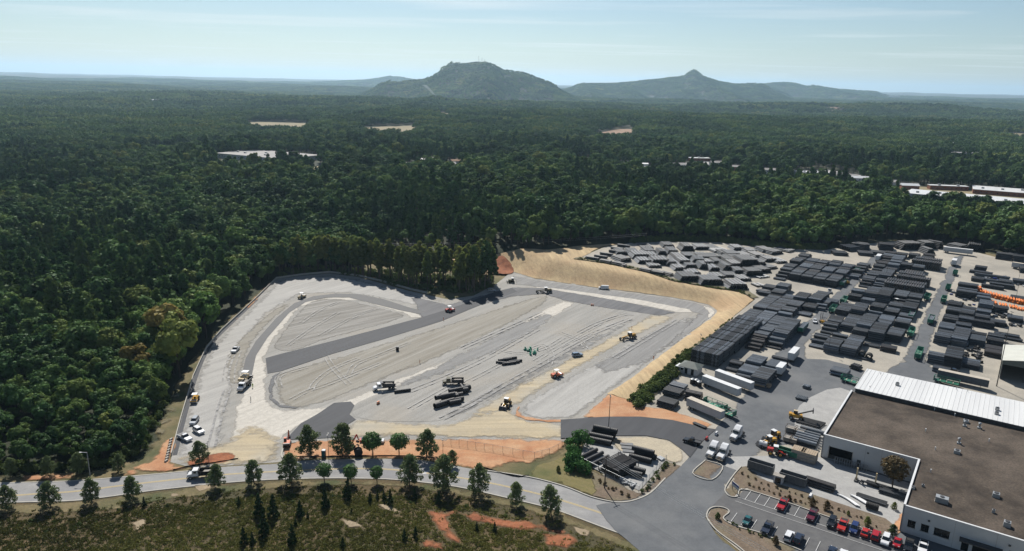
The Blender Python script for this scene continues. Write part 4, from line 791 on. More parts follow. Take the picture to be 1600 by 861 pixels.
run(-51.8, [(327.5,21,4.2,'s'),(354.5,5,4.2,'m'),(361.5,17,4.6,'s'),(390,2.4,1.4,'G'),(393.5,2.4,2.2,'G'),(398,7,4.1,'s'),(407,5,2,'m'),(418.5,18.5,4.7,'s')], LB)
run(-45.1, [(345.5,4.2,1.0,'m'),(353.5,17.5,5.0,'s'),(397,8,2.8,'m'),(419,2.3,1.9,'b'),(422,2.4,2.9,'s'),(426,14,4.3,'s')], LB)
run(-38.4, [(358.5,13,3.8,'m'),(376,3,1.0,'s'),(396,7,2.4,'m'),(424,3,2.8,'s'),(428.5,11,3.7,'m')], LB)
for u, v, w_, h, st in [(446,-53.5,20.5,5.2,'c'),(453,-53,20.5,5.0,'c'),(466,-50.5,18.5,4.6,'c'),(479,-50,14,3.2,'c'),(489,-49,11,2.6,'c'),(512,-47.5,16.5,5.0,'c'),(520,-47,15.5,4.6,'c')]:
    stack(u, v, 6, h, st, 6.2, 'u', 'tall row of big black pipes beside the right hand lane', 'rows of big black pipes between the lanes', wv=w_)
run(-44, [(533,6,3.2,'l'),(542,6,3.0,'b')], LB2)
# right of the lanes
run(-19.8, [(369.5,5.5,4.1,'s'),(341.5,5.5,4.2,'s'),(403,2.0,1.0,'b'),(406,3,1.5,'s'),(410,5,1.9,'s')], LC)
run(-13.6, [(371.5,17,4.1,'s'),(341.5,16,4.4,'s'),(391.5,4,2.2,'G'),(397,6,3.3,'s'),(405,2.4,1.9,'G'),(409,6,2.8,'s'),(419,9,3.2,'s')], LC)
run(-16.8, [(332.5,4.5,1.6,'l')], LC)
run(-7.0, [(377.5,9.5,3.4,'B'),(389.5,4,2.6,'m'),(439,9.5,4.2,'g')], LC); run(-.2, [(384,6,2.6,'m'),(439,6,2.8,'m'),(389,5,3,'s')], LC)
stack(408, -8.2, 4, 2.7, 's', 10, 'v', *LC); stack(401, 2.4, 3, 1.4, 's', 10, 'v', *LC); stack(396.5, 3, 2, .9, 's', 10.5, 'v', *LC)
stack(366, -.2, 5, 2.6, 'c', 7.2, 'v', *LC); stack(372, -.2, 5, 2.6, 'c', 7.2, 'v', *LC); stack(379, 6.4, 6, 2.4, 'c', 8, 'v', *LC)
run(-18.5, [(467,4,2.8,'l'),(473,5,3.8,'l'),(480,4,2.6,'l'),(458,5,3.6,'m')], LC, 9.5); run(-8.6, [(456,4,3.2,'l'),(462,4,2.6,'l')], LC)
stack(515, -13, 3, 2.0, 'l', 18, 'v', *LC); stack(505, -9, 3, 1.4, 'm', 14, 'v', *LC); stack(494, -4, 4.5, 2.4, 'm', 12, 'v', *LC); stack(489, -8, 3, 1.9, 'l', 11, 'v', *LC); stack(521, -16, 4, 1.2, 'm', 12, 'v', *LC)

run(-45.1, [(328,3,1.0,'m'),(376,6,3.2,'s'),(384,9,2.6,'G'),(409,7,3.0,'s')], LB); run(-38.4, [(344,5,1.9,'b'),(383,9,3.2,'s'),(407,12,3.6,'s')], LB); run(-51.8, [(381,7,3.2,'s')], LB)
run(-45.1, [(498,9,3.4,'s'),(530,2.2,1.9,'b')], LB2); run(-51.8, [(500,8,3.4,'s'),(536,7,3.0,'b')], LB2); run(-65.2, [(474,5,2.4,'s')], LB2)
run(-80.4, [(405,7,2.6,'s')], LA); run(-73.6, [(398,6,2.4,'G')], LA); run(-107, [(392,6,2.2,'s'),(400,7,3.0,'s')], LA)
run(-7.0, [(345,9,2.2,'s'),(419,6,2.4,'m'),(428,6,3,'s')], LC); run(-19.8, [(377,8,3.2,'s'),(387,10,3.0,'G'),(420,8,2.6,'s'),(431,8,3.0,'m')], LC); run(-.2, [(415,6,2.0,'m'),(500,7,2.6,'s')], LC); run(-13.6, [(430,6,2.6,'m'),(500,7,2.4,'s'),(528,6,2.6,'l')], LC); run(6.6, [(428,7,2.2,'m'),(470,7,2.4,'s'),(510,7,2.4,'m')], LC)
# piles of loose pipe (pyramids)
_pc = {}
def pile(px, py, wid, layers, ln, dia, ang, label, group, m='pipe_grey'):
    dia *= 1.35; n0 = max(2, round(wid/dia)); layers = min(max(1, layers-1), n0-1); k = (n0, layers, ln, dia, m)
    if k not in _pc:
        mb = MB(); rnd = random.Random(str(k))
        for r in range(layers):
            for i in range(n0-r):
                y = (i-(n0-r-1)/2)*dia; z = dia/2+r*dia*.8; j = rnd.uniform(-.35, .35); mb.cyl((-ln/2+j, y, z), (ln/2+j, y, z), dia*.40, 8)
        me = mb.mesh('pipe_pile'); me.materials.append(MATS[m]); me.materials.append(MATS['dark_void' if m != 'orange' else 'orange']); me.materials.append(MATS['orange' if m == 'orange' else 'pipe_black']); me.polygons.foreach_set('material_index', [1 if len(p.vertices) > 4 else (2 if (p.index//10) % 2 else 0) for p in me.polygons]); _pc[k] = me  # black odd pipes and dark ends paint in shadow gaps and shaded hollows
    x, y, z = at(px, py); a = R(ang); o = mkobj('pipe_pile', _pc[k], None, None, (x+math.cos(a)*ln/2, y+math.sin(a)*ln/2, z+YZ-.1), a); return tag(o, label, 'pipe pile', group)
NWL = ('heaped pyramid of grey drainage pipes in the far left corner of the yard', 'far left pipe pyramids')
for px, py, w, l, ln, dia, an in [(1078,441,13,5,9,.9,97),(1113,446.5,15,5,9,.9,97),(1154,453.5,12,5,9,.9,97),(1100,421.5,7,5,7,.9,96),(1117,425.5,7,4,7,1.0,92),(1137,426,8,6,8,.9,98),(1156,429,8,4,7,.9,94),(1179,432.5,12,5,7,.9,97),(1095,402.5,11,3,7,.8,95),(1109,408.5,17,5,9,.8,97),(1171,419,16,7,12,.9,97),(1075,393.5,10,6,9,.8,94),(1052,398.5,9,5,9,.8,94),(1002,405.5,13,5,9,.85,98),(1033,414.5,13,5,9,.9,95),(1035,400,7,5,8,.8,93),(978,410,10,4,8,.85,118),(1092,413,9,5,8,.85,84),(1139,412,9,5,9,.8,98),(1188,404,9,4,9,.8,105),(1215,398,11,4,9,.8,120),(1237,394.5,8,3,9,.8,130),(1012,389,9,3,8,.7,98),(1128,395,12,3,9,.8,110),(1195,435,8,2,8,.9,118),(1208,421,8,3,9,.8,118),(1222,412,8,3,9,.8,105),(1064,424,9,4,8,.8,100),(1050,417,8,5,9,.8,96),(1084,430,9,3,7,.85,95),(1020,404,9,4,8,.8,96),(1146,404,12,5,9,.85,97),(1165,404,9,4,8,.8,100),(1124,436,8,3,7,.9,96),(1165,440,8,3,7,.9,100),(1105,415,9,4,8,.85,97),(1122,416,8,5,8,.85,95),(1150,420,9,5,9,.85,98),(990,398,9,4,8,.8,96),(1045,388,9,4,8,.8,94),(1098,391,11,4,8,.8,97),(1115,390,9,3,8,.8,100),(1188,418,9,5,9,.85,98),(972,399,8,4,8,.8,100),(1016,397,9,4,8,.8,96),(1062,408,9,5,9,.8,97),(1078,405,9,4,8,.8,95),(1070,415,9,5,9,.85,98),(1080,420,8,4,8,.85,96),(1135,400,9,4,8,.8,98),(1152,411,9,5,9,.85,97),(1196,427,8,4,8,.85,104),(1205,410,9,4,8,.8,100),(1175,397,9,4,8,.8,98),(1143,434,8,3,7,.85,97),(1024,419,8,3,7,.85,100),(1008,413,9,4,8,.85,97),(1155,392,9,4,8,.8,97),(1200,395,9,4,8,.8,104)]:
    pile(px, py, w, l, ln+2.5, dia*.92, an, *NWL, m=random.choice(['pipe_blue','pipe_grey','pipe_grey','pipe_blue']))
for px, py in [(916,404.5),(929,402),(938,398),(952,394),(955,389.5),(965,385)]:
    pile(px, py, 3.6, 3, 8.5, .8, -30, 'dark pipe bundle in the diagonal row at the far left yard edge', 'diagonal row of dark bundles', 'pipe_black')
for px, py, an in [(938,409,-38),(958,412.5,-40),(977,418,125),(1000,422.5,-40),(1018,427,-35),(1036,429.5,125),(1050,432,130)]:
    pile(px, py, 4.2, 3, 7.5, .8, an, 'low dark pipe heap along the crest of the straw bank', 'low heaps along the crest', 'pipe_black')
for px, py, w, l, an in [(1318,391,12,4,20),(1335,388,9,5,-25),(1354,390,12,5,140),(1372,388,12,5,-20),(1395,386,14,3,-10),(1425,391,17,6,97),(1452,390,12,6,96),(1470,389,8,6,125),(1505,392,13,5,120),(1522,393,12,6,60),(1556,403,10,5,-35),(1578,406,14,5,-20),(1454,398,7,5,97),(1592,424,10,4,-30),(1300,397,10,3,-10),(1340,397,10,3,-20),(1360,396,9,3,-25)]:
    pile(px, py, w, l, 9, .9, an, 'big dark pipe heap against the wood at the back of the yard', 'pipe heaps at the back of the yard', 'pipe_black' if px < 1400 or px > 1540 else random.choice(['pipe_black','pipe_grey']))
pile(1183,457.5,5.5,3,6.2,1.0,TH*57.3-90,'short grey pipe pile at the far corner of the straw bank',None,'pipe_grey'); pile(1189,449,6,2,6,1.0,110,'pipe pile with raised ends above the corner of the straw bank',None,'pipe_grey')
# orange pipes
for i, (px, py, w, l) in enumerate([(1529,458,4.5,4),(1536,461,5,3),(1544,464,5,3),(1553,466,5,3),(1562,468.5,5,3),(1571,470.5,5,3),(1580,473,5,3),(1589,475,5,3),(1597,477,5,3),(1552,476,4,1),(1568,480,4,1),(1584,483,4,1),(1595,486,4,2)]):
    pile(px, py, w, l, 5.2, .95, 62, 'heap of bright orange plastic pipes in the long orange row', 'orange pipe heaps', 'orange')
# fittings and small goods right of the lane
def fitting(px, py, s, m, ang, label, cat, group):
    x, y, z = at(px, py); e = empty('pipe_fitting', (x, y, z+YZ), R(ang), label, cat, group); r = s*.5
    MB().cyl((-s,0,r), (s,0,r), r, 9).build('body', m, e); MB().cyl((0,0,r), (.2*s,s*1.1,r*1.1), r*.8, 9).build('branch', m, e); MB().cyl((s*.85,0,r), (s*1.05,0,r), r*1.15, 9).build('collar', m, e)
rnd = random.Random(5)
for i in range(46):
    t = rnd.random(); px = 1522+t*72; py = 484+t*17+rnd.uniform(-4,4) if i < 26 else 499+(px-1522)*.17+rnd.uniform(-3,3)
    fitting(px, py, rnd.uniform(.6,1.15), rnd.choice(['black_part','black_part','black_part','blue_bit' if rnd.random()<.35 else 'pipe_grey']), rnd.uniform(0,360), 'small pipe fitting in the scattered rows below the orange heaps', 'pipe fitting', 'scattered pipe fittings')
for i in range(34):
    t = rnd.random(); px = 1535+t*64; py = 428+t*14+rnd.uniform(-2,9)
    fitting(px, py, rnd.uniform(.6,1.2), rnd.choice(['pipe_white','pipe_white','blue_bit','pipe_grey','green_metal']), rnd.uniform(0,360), 'pale or blue fitting in the cluttered ground above the orange heaps', 'pipe fitting', 'fittings above the orange heaps')
for i in range(26):
    px = rnd.uniform(1504,1534); py = 541+ (px-1504)*.35+rnd.uniform(-6,18)
    if py > 572: continue
    fitting(px, py, rnd.uniform(.7,1.2), 'black_part', rnd.uniform(0,360), 'black fitting in the jumbled heap beside the cream roofed shed', 'pipe fitting', 'jumbled black fittings')
for i in range(22):
    px = rnd.uniform(1484,1524); py = rnd.uniform(458,482)
    fitting(px, py, rnd.uniform(.6,1.1), rnd.choice(['black_part','black_part','blue_bit','pipe_grey']), rnd.uniform(0,360), 'dark fitting among bins beside the right hand lane', 'pipe fitting', 'fittings beside the right lane')

# ------------------------------------------------------------------ vehicles and machines (local x forward, z up)
_wc = {}
def wheel(parent, x, y, r, w, rim='galv'):
    k = (round(r,2), round(w,2), rim)
    if k not in _wc:
        a = MB().cyl((0,-w/2,0), (0,w/2,0), r, 14).mesh('tyre'); a.materials.append(MATS['tyre'])
        b = MB().cyl((0,-w/2-.015,0), (0,w/2+.015,0), r*.58, 10).mesh('rim'); b.materials.append(MATS[rim]); _wc[k] = (a, b)
    a, b = _wc[k]; t = mkobj('wheel', a, None, parent, (x, y, r)); mkobj('rim', b, None, t)
def box(parent, name, c, d, m, rz=0., tx=1., ty=1., ry=0.): return MB().box(c, d, rz, tx, ty, ry).build(name, m, parent)
def root(name, px, py, ang, label, cat, group=None, dz=0.0):
    x, y, z = at(px, py); return empty(name, (x, y, z+dz), R(ang), label, cat, group)
def car(px, py, ang, kind, col, label, group=None, dz=.06, name=None):
    nm = name or {'sedan':'car','suv':'suv_car','pickup':'pickup_truck','van':'van','hatch':'car'}[kind]
    e = root(nm, px, py, ang, label, 'pickup' if kind == 'pickup' else 'van' if kind == 'van' else 'car', group, dz)
    Ld, Wd = {'sedan':(4.8,1.85),'suv':(4.8,1.95),'pickup':(5.9,2.05),'van':(5.8,2.1),'hatch':(4.2,1.75)}[kind]; l = Ld/2; w = Wd/2; m = 'p_'+col
    tp = lambda z: 1-.05*max(0, z-.5)
    if kind == 'pickup':
        body = [(-l,.45),(-l,1.15),(-.55,1.18),(-.5,1.2),(1.05,1.2),(1.2,1.18),(l-.15,1.05),(l,.85),(l,.45)]; cab = [(-.55,1.15),(-.42,1.88),(.55,1.92),(1.2,1.15)]; roof = [(-.42,.55)]; zr = 1.9
    elif kind == 'suv':
        body = [(-l,.45),(-l-.0,1.0),(-l+.08,1.12),(1.0,1.14),(l-.2,1.0),(l,.8),(l,.42)]; cab = [(-l+.05,1.1),(-l+.35,1.72),(.35,1.78),(1.15,1.1)]; roof = [(-l+.35,.4)]; zr = 1.76
    elif kind == 'van':
        body = [(-l,.45),(-l,1.3),(1.6,1.3),(l-.1,1.05),(l,.85),(l,.45)]; cab = [(-l+.0,1.28),(-l+.12,2.15),(1.2,2.2),(2.05,1.25)]; roof = [(-l+.1,1.25)]; zr = 2.17
    else:
        body = [(-l,.42),(-l,.85),(-l+.15,.98),(.9,.95),(l-.2,.82),(l,.65),(l,.4)]; cab = [(-l+.45,.94),(-1.0,1.42),(.15,1.45),(1.05,.92)]; roof = [(-1.0,.2)]; zr = 1.43
    b = MB().prism(body, -w, w, tp).build('body', m, e); gm = m if kind == 'van' else 'glass'
    MB().prism(cab, -w*.9, w*.9, lambda z: 1-.16*max(0, (z-body[1][1]))).build('cabin' if kind == 'van' else 'window', gm, e)
    r0, r1 = roof[0]; box(e, 'roof', ((r0+r1)/2, 0, zr+.03), (r1-r0+.06, Wd*.74, .07), m, tx=.95, ty=.95)
    if kind == 'van': box(e, 'windscreen', (1.66, 0, 1.74), (.95, Wd*.72, .04), 'glass', ry=.82)
    if kind == 'pickup':
        box(e, 'truck_bed', (-1.78, 0, 1.17), (2.15, Wd*.78, .06), 'black_part'); box(e, 'tailgate', (-l-.02, 0, .95), (.05, Wd*.8, .42), m)
        for s in (-1, 1): box(e, 'bed_rail', (-1.75, s*w*.92, 1.22), (2.3, .12, .1), m)
    for s in (-1, 1):
        box(e, 'headlight', (l-.03, s*w*.68, .78 if kind != 'sedan' else .66), (.1, .38, .16), 'lamp_white'); box(e, 'taillight', (-l+.01, s*w*.78, .88), (.08, .25, .25), 'lamp_red'); box(e, 'mirror', (1.0, s*(w+.1), 1.08 if kind != 'sedan' else .98), (.14, .2, .14), m)
        box(e, 'pillar', ((r0+r1)/2-.1, s*w*.845, (zr+body[1][1])/2), (.12, .05, zr-body[1][1]-.05), m)
        for x in (l*.62, -l*.6): wheel(e, x, s*(w-.12), .36 if kind in ('pickup','suv','van') else .32, .26)
    return e
PA, PB = 55.5, 235.5
E1 = YO[0]+.03
for px, py, ang, kd, col, lab in [
 (1222,793,PB,'pickup','red','bright red pickup parked nose out, alone in the upper stalls'),(1268,810,PB,'pickup','maroon','maroon pickup parked beside the black one in the upper stalls'),
 (1299,821,PB,'suv','black','black car between the maroon pickup and the pink red pickup'),(1316,826,PB,'pickup','redm','dull red pickup left of the dark blue car'),
 (1334,831,PB,'suv','blue','dark blue rounded car in the upper stalls'),(1351,837,PA,'hatch','redm','red hatchback showing its rear window beside the dark blue car'),
 (1367.5,842,PA,'suv','red','red boxy car left of the white car in the upper stalls'),(1383,849,PB,'suv','white','white car between two red cars in the upper stalls'),(1401,853,PB,'hatch','red','red car right of the white car in the upper stalls'),
 (1419,858,PB,'pickup','black','black pickup at the right end of the stalls'),(1441,861,PB,'pickup','white','white pickup cut off by the bottom edge by the warehouse'),
 (1167,818,PB,'hatch','teal','small teal car alone in the lower stalls'),(1198.5,830,PB,'pickup','navy','dark blue pickup in the lower stalls'),
 (1232,843,PA,'suv','white','white car in the lower stalls beside the dark blue car'),(1247,847,PA,'suv','navy','dark blue car right of the white car in the lower stalls'),
 (1299,867,PA,'sedan','navy','dark car cut off by the bottom edge in the lower stalls'),(1316,872,PA,'sedan','white','white car cut off by the bottom edge in the lower stalls')]:
    car(px, py, ang, kd, col, lab, 'cars in the car park', E1)
for px, py, ang, kd, col, lab in [
 (289,687,-35,'pickup','white','white pickup with black bed near the low wall on the left gravel'),(310.5,676,-40,'suv','white','white roofed car right of the pickup on the left gravel'),(304,661,-85,'suv','silver','pale car parked alone above the other two on the left gravel'),
 (368,549,-88,'pickup','white','white pickup left of the fresh asphalt strip'),(943,452,172,'van','white','white van below the straw bank'),(902,557,20,'suv','cyan','pale blue car beside the tan haul lane'),
 (768,456,10,'suv','silver','silver car in the shade of the tall pines'),(586,692,0,'pickup','white','white pickup behind the round roadside tree'),(574,690,10,'sedan','redm','red and white car behind the round roadside tree')]:
    car(px, py, ang, kd, col, lab, None, .1)
car(1296,457,70,'pickup','white','white pickup crossing the open ground left of the yard lane', None, .2); car(1273,504,250,'sedan','white','white car on the left yard lane', None, .25)
car(1417,476,190,'van','white','white van beside the yellow machine between the lanes', None, .2); car(1081,694,148,'pickup','black','black pickup on the new asphalt access lane', None, E1)

def trailer(px, py, ang, ln, label, roof='white_metal', side='white_side', group='white box trailers', dz=.22, h=2.75, legs=True):
    e = root('box_trailer', px, py, ang, label, 'trailer', group, dz); l = ln/2
    box(e, 'body', (0,0,1.15+h/2), (ln,2.55,h), side); box(e, 'roof', (0,0,1.15+h+.03), (ln+.04,2.6,.06), roof)
    n = int(ln/1.6)
    for i in range(n):
        for s in (-1, 1): box(e, 'side_post', (-l+(i+.5)*ln/n, s*1.29, 1.15+h/2), (.06,.04,h-.1), side)
    for s in (-1, 1): box(e, 'rear_door', (-l-.03, s*.63, 1.15+h/2), (.05,1.2,h-.15), roof)
    box(e, 'side_rail', (0,0,1.08), (ln,2.58,.14), 'steel_dark'); box(e, 'underride_bar', (-l+.1,0,.55), (.1,2.3,.12), 'steel_dark')
    for x in (-l+1.4, -l+2.65):
        for s in (-1, 1): wheel(e, x, s*1.0, .5, .45)
    if legs:
        for s in (-1, 1): box(e, 'landing_leg', (l-2.6, s*.8, .55), (.14,.14,1.1), 'steel_dark')
    return e
VD = math.degrees(TH)-90
trailer(1126,612,VD-16,16.1,'long white box trailer, nearer of the parallel pair below the pipe stacks')
trailer(1146,603,VD-16,16.1,'long grey sided box trailer, farther of the parallel pair below the pipe stacks', side='white_side')
trailer(1101,648,VD-16,14.6,'dirty white box trailer beside green racks at the yard entrance', 'dirty_white', 'white_side')
trailer(1239,562,TH*57.3,9.5,'tall short white trailer standing on the left yard lane', h=3.0)
trailer(1219,585,TH*57.3,7.0,'short white trailer with dark open end at the near pipe stacks', h=2.8)
trailer(1372,408,TH*57.3,8,'white trailer at the far end of the left yard lane'); trailer(1490,415,TH*57.3,7.5,'white trailer at the far end of the right yard lane'); trailer(1496,397,VD+5,17,'long blue grey trailer across the back of the yard', 'white_metal', 'white_side'); trailer(1592,421,VD-10,8,'white trailer with open dark end at the right edge', 'dirty_white')
trailer(1503,600,VD-1,17.5,'long blue sided trailer behind the ribbed white roof', 'dirty_white', 'pipe_blue')
def flatbed(px, py, ang, ln, label, load=0, dz=.22):
    e = root('green_trailer', px, py, ang, label, 'trailer', 'green pipe trailers', dz); l = ln/2
    box(e, 'deck', (0,0,1.0), (ln,2.4,.22), 'green_metal')
    for x in (-l+.1, l-.1): box(e, 'end_frame', (x,0,1.9), (.14,2.4,1.6), 'green_metal')
    n = max(3, int(ln/2))
    for s in (-1, 1):
        box(e, 'top_rail', (0,s*1.15,2.6), (ln,.12,.12), 'green_metal')
        for i in range(1, n): box(e, 'side_post', (-l+i*ln/n, s*1.15, 1.8), (.1,.1,1.5), 'green_metal')
    for i in range(3): box(e, 'cross_beam', (-l+(i+1)*ln/4,0,1.16), (.25,2.1,.1), 'dirty_white')
    for x in (-l+1.0, -l+2.1):
        for s in (-1, 1): wheel(e, x, s*.95, .45, .35)
    box(e, 'drawbar', (l+.6,0,.9), (1.4,.2,.2), 'steel_dark')
    for i in range(load):
        y = -.9+1.8*(i % 4)/3; z = 1.5+.55*(i//4); MB().cyl((-l+.3,y,z), (l-.3,y,z), .27, 8).build('pipe', 'pipe_grey', e)
    return e
A_ = TH*57.3
for px, py, ln, ld, lab in [(1254,517,11,12,'green pipe trailer beside the grey stacks at the left lane'),(1317,446,9,8,'green trailer at the front corner of the far grid'),(1338,427,9,8,'green trailer beside the far grid on the left lane'),(1318,473,9,0,'empty green rack trailer on the left lane'),(1301,487,9,0,'empty green frame trailer on the left lane'),(1448,468,9,0,'green trailer left of the right lane beside tall stacks'),(1424,497,10,8,'pipe laden green trailer left of the right lane'),(1423,524,10,0,'empty green trailer left of the right lane in the middle'),(1435,557,12,0,'empty green trailer at the near end of the right lane'),(1454,504,10,8,'pipe laden green trailer right of the right lane'),(1474,472,9,0,'green trailer right of the right lane'),(1481,453,7,0,'short green trailer right of the right lane'),(1464,421,7,4,'dark green trailer at the far end of the right lane'),(1492,430,6,0,'green frame farther up the right lane')]:
    flatbed(px, py, A_, ln, ld*0+ (lab if True else ''), ld) if False else flatbed(px, py, A_, ln, lab, ld)
flatbed(1117,638,VD-16,9,'green rack behind the dirty white trailer',0); flatbed(1136,650,VD-16,6,'green cage trailer at the end of the dirty white trailer',0); flatbed(1330,600,VD-8,8,'green trailer left of the ribbed white roof',0); flatbed(1478,601,VD-4,9,'green rack beside the blue sided trailer',0)

def semi(px, py, ang, label):
    e = root('truck_tractor', px, py, ang, label, 'truck', 'white truck tractors', E1)
    MB().prism([(.9,1.0),(.9,2.0),(2.6,1.85),(3.3,1.6),(3.4,1.0)], -1.05, 1.05, lambda z: 1-.06*max(0, z-1)).build('hood', 'p_white', e)
    box(e, 'cab', (.1,0,2.05), (1.7,2.3,2.1), 'p_white', tx=.85, ty=.92); box(e, 'sleeper', (-1.3,0,2.35), (1.7,2.4,2.7), 'p_white', tx=.95, ty=.94)
    MB().prism([(-2.1,3.7),(-2.1,4.05),(-.9,4.0),(.6,3.25),(.4,3.1)], -1.0, 1.0).build('roof_fairing', 'p_white', e)
    box(e, 'windscreen', (.93,0,2.55), (.06,2.0,.8), 'glass', ry=-.28); box(e, 'grille', (3.42,0,1.35), (.06,1.1,.7), 'chrome'); box(e, 'bumper', (3.4,0,.65), (.25,2.3,.45), 'chrome')
    for s in (-1, 1):
        box(e, 'side_window', (.2,s*1.1,2.55), (.9,.05,.65), 'glass'); box(e, 'headlight', (3.3,s*.85,1.15), (.2,.35,.25), 'lamp_white'); MB().cyl((-2.25,s*.95,1.2), (-2.25,s*.95,4.1), .1, 8).build('exhaust', 'chrome', e); MB().cyl((-.9,s*1.0,.75), (.7,s*1.0,.75), .33, 10).build('fuel_tank', 'chrome', e); box(e, 'mirror', (1.1,s*1.35,2.4), (.1,.2,.6), 'steel_dark'); box(e, 'fender', (2.4,s*1.05,1.15), (1.3,.35,.18), 'p_white')
        wheel(e, 2.4, s*1.0, .5, .32); wheel(e, -2.9, s*.9, .5, .55); wheel(e, -4.2, s*.9, .5, .55)
    box(e, 'frame', (-2.6,0,.85), (4.4,.9,.25), 'steel_dark'); MB().cyl((-3.5,0,1.05), (-3.5,0,1.15), .55, 12).build('fifth_wheel', 'steel_dark', e)
semi(1113,712,PB,'white truck tractor, left one of the pair above the small island'); semi(1129,716,PB,'white truck tractor, right one of the pair above the small island'); semi(1150,686,PB-4,'lone white truck tractor on the drive above the pair')

def dump(px, py, ang, label, col='p_white', bed='steel_dark', raised=0.0, dz=.1, group=None):
    e = root('dump_truck', px, py, ang, label, 'truck', group, dz)
    box(e, 'cab', (2.0,0,1.9), (1.7,2.3,1.7), col, tx=.88, ty=.92); MB().prism([(2.8,.8),(2.8,1.75),(4.0,1.55),(4.3,1.3),(4.3,.8)], -1.0, 1.0).build('hood', col, e)
    box(e, 'windscreen', (2.82,0,2.2), (.06,1.9,.7), 'glass', ry=-.2); box(e, 'roof', (2.0,0,2.78), (1.5,2.1,.08), col); box(e, 'bumper', (4.35,0,.7), (.2,2.3,.35), 'chrome'); box(e, 'frame', (-.6,0,.85), (7.6,.9,.25), 'steel_dark')
    bd = empty('dump_bed', (-3.8,0,1.05)); bd.parent = e; bd.rotation_euler = (0,raised*-1,0)
    box(bd, 'bed_floor', (2.3,0,.1), (4.7,2.4,.12), bed)
    for s in (-1, 1): box(bd, 'bed_side', (2.3,s*1.2,.75), (4.7,.1,1.25), bed)
    box(bd, 'bed_front', (4.7,0,.85), (.1,2.4,1.5), bed); box(bd, 'bed_hood', (5.1,0,1.6), (.9,2.2,.08), bed); box(bd, 'bed_load', (2.2,0,.6), (4.3,2.2,.8), 'gravel_brown' if False else 'wood_grey', tx=.6, ty=.5)
    for s in (-1, 1):
        box(e, 'headlight', (4.3,s*.75,1.1), (.1,.3,.2), 'lamp_white'); box(e, 'side_window', (2.0,s*1.1,2.2), (.8,.05,.6), 'glass'); wheel(e, 3.3, s*1.0, .5, .32); wheel(e, -1.9, s*.9, .5, .55); wheel(e, -3.2, s*.9, .5, .55)
dump(601,609,200,'white dump truck on the gravel bed above the single pipe', raised=.12); dump(382,606,-93,'white dump truck feeding the paver on the fresh asphalt strip', bed='steel_dark'); dump(318,746,190,'white cabbed dump truck on the road behind a small tree', bed='silt_black')
dump(709,601,185,'dark flat truck on the gravel bed above the pipe heap', 'p_olive', 'steel_dark')
def roller(px, py, ang, col, label, dz=.12):
    e = root('road_roller', px, py, ang, label, 'roller', None, dz)
    MB().cyl((1.7,-1.05,.75), (1.7,1.05,.75), .75, 18).build('drum', 'steel', e); box(e, 'drum_frame', (1.5,0,1.15), (1.9,2.35,.3), col)
    MB().prism([(-2.4,.6),(-2.4,1.5),(-.6,1.65),(.5,1.2),(.5,.6)], -.9, .9).build('engine_hood', col, e); box(e, 'seat', (-.1,0,1.55), (.5,.6,.6), 'black_part'); box(e, 'canopy', (-.2,0,2.95), (1.9,1.8,.12), 'white_metal')
    for x in (-1.0,.6):
        for s in (-1, 1): box(e, 'canopy_post', (x,s*.8,2.1), (.08,.08,1.7), 'steel_dark')
    for s in (-1, 1): wheel(e, -1.6, s*.9, .75, .5)
roller(472,466,70,'p_cream','cream and black road roller on the far bend of the fresh asphalt'); roller(703,487,30,'p_redm','red road roller with white canopy on the diagonal asphalt lane'); roller(305,628,-80,'p_yellow','yellow road roller on the left gravel apron'); roller(870,589,30,'p_orange_m','orange roller machine on the tan haul lane')
def grader(px, py, ang, col, label):
    e = root('motor_grader', px, py, ang, label, 'grader', None, .15)
    box(e, 'front_frame', (2.4,0,1.6), (4.6,.45,.4), col, ry=.08); box(e, 'engine_hood', (-2.3,0,1.6), (2.6,1.3,1.1), col, tx=.95, ty=.9); box(e, 'cab', (-.3,0,2.2), (1.5,1.7,1.9), 'glass', tx=.92, ty=.9); box(e, 'cab_roof', (-.3,0,3.2), (1.8,1.9,.12), 'white_metal'); box(e, 'blade', (1.6,0,.55), (.25,3.7,.65), 'steel_dark', rz=.6); MB().cyl((1.6,0,.9), (1.6,0,1.05), .7, 14).build('turntable', 'steel_dark', e)
    for s in (-1, 1): wheel(e, 4.6, s*1.0, .65, .4); wheel(e, -1.6, s*1.0, .68, .42); wheel(e, -3.1, s*1.0, .68, .42)
    MB().cyl((-2.6,.3,2.1), (-2.6,.3,2.9), .07, 6).build('exhaust', 'steel_dark', e)
grader(983,530,215,'p_yellow','yellow motor grader on the dark pad by the right slope'); grader(852,458,190,'p_olive','dark motor grader on the far asphalt lane')
def dozer(px, py, ang, col, label):
    e = root('bulldozer', px, py, ang, label, 'bulldozer', None, .15); prof = [(-1.7,.15),(-2.0,.5),(-1.7,.95),(1.6,.95),(1.9,.5),(1.6,.1)]
    for s in (-1, 1): MB().prism(prof, s*1.0-.25, s*1.0+.25).build('track', 'tyre', e)
    box(e, 'engine_hood', (.9,0,1.35), (1.9,1.2,1.0), col, tx=.9); box(e, 'cab', (-.7,0,1.95), (1.4,1.5,1.6), 'glass', tx=.9, ty=.9); box(e, 'cab_roof', (-.7,0,2.8), (1.7,1.7,.12), 'white_metal'); box(e, 'blade', (2.5,0,.65), (.25,3.2,1.1), 'steel_dark')
    for s in (-1, 1): box(e, 'push_arm', (1.5,s*1.4,.5), (2.2,.16,.2), col)
dozer(799,442,190,'p_olive','dark bulldozer where the far lane meets the straw bank')
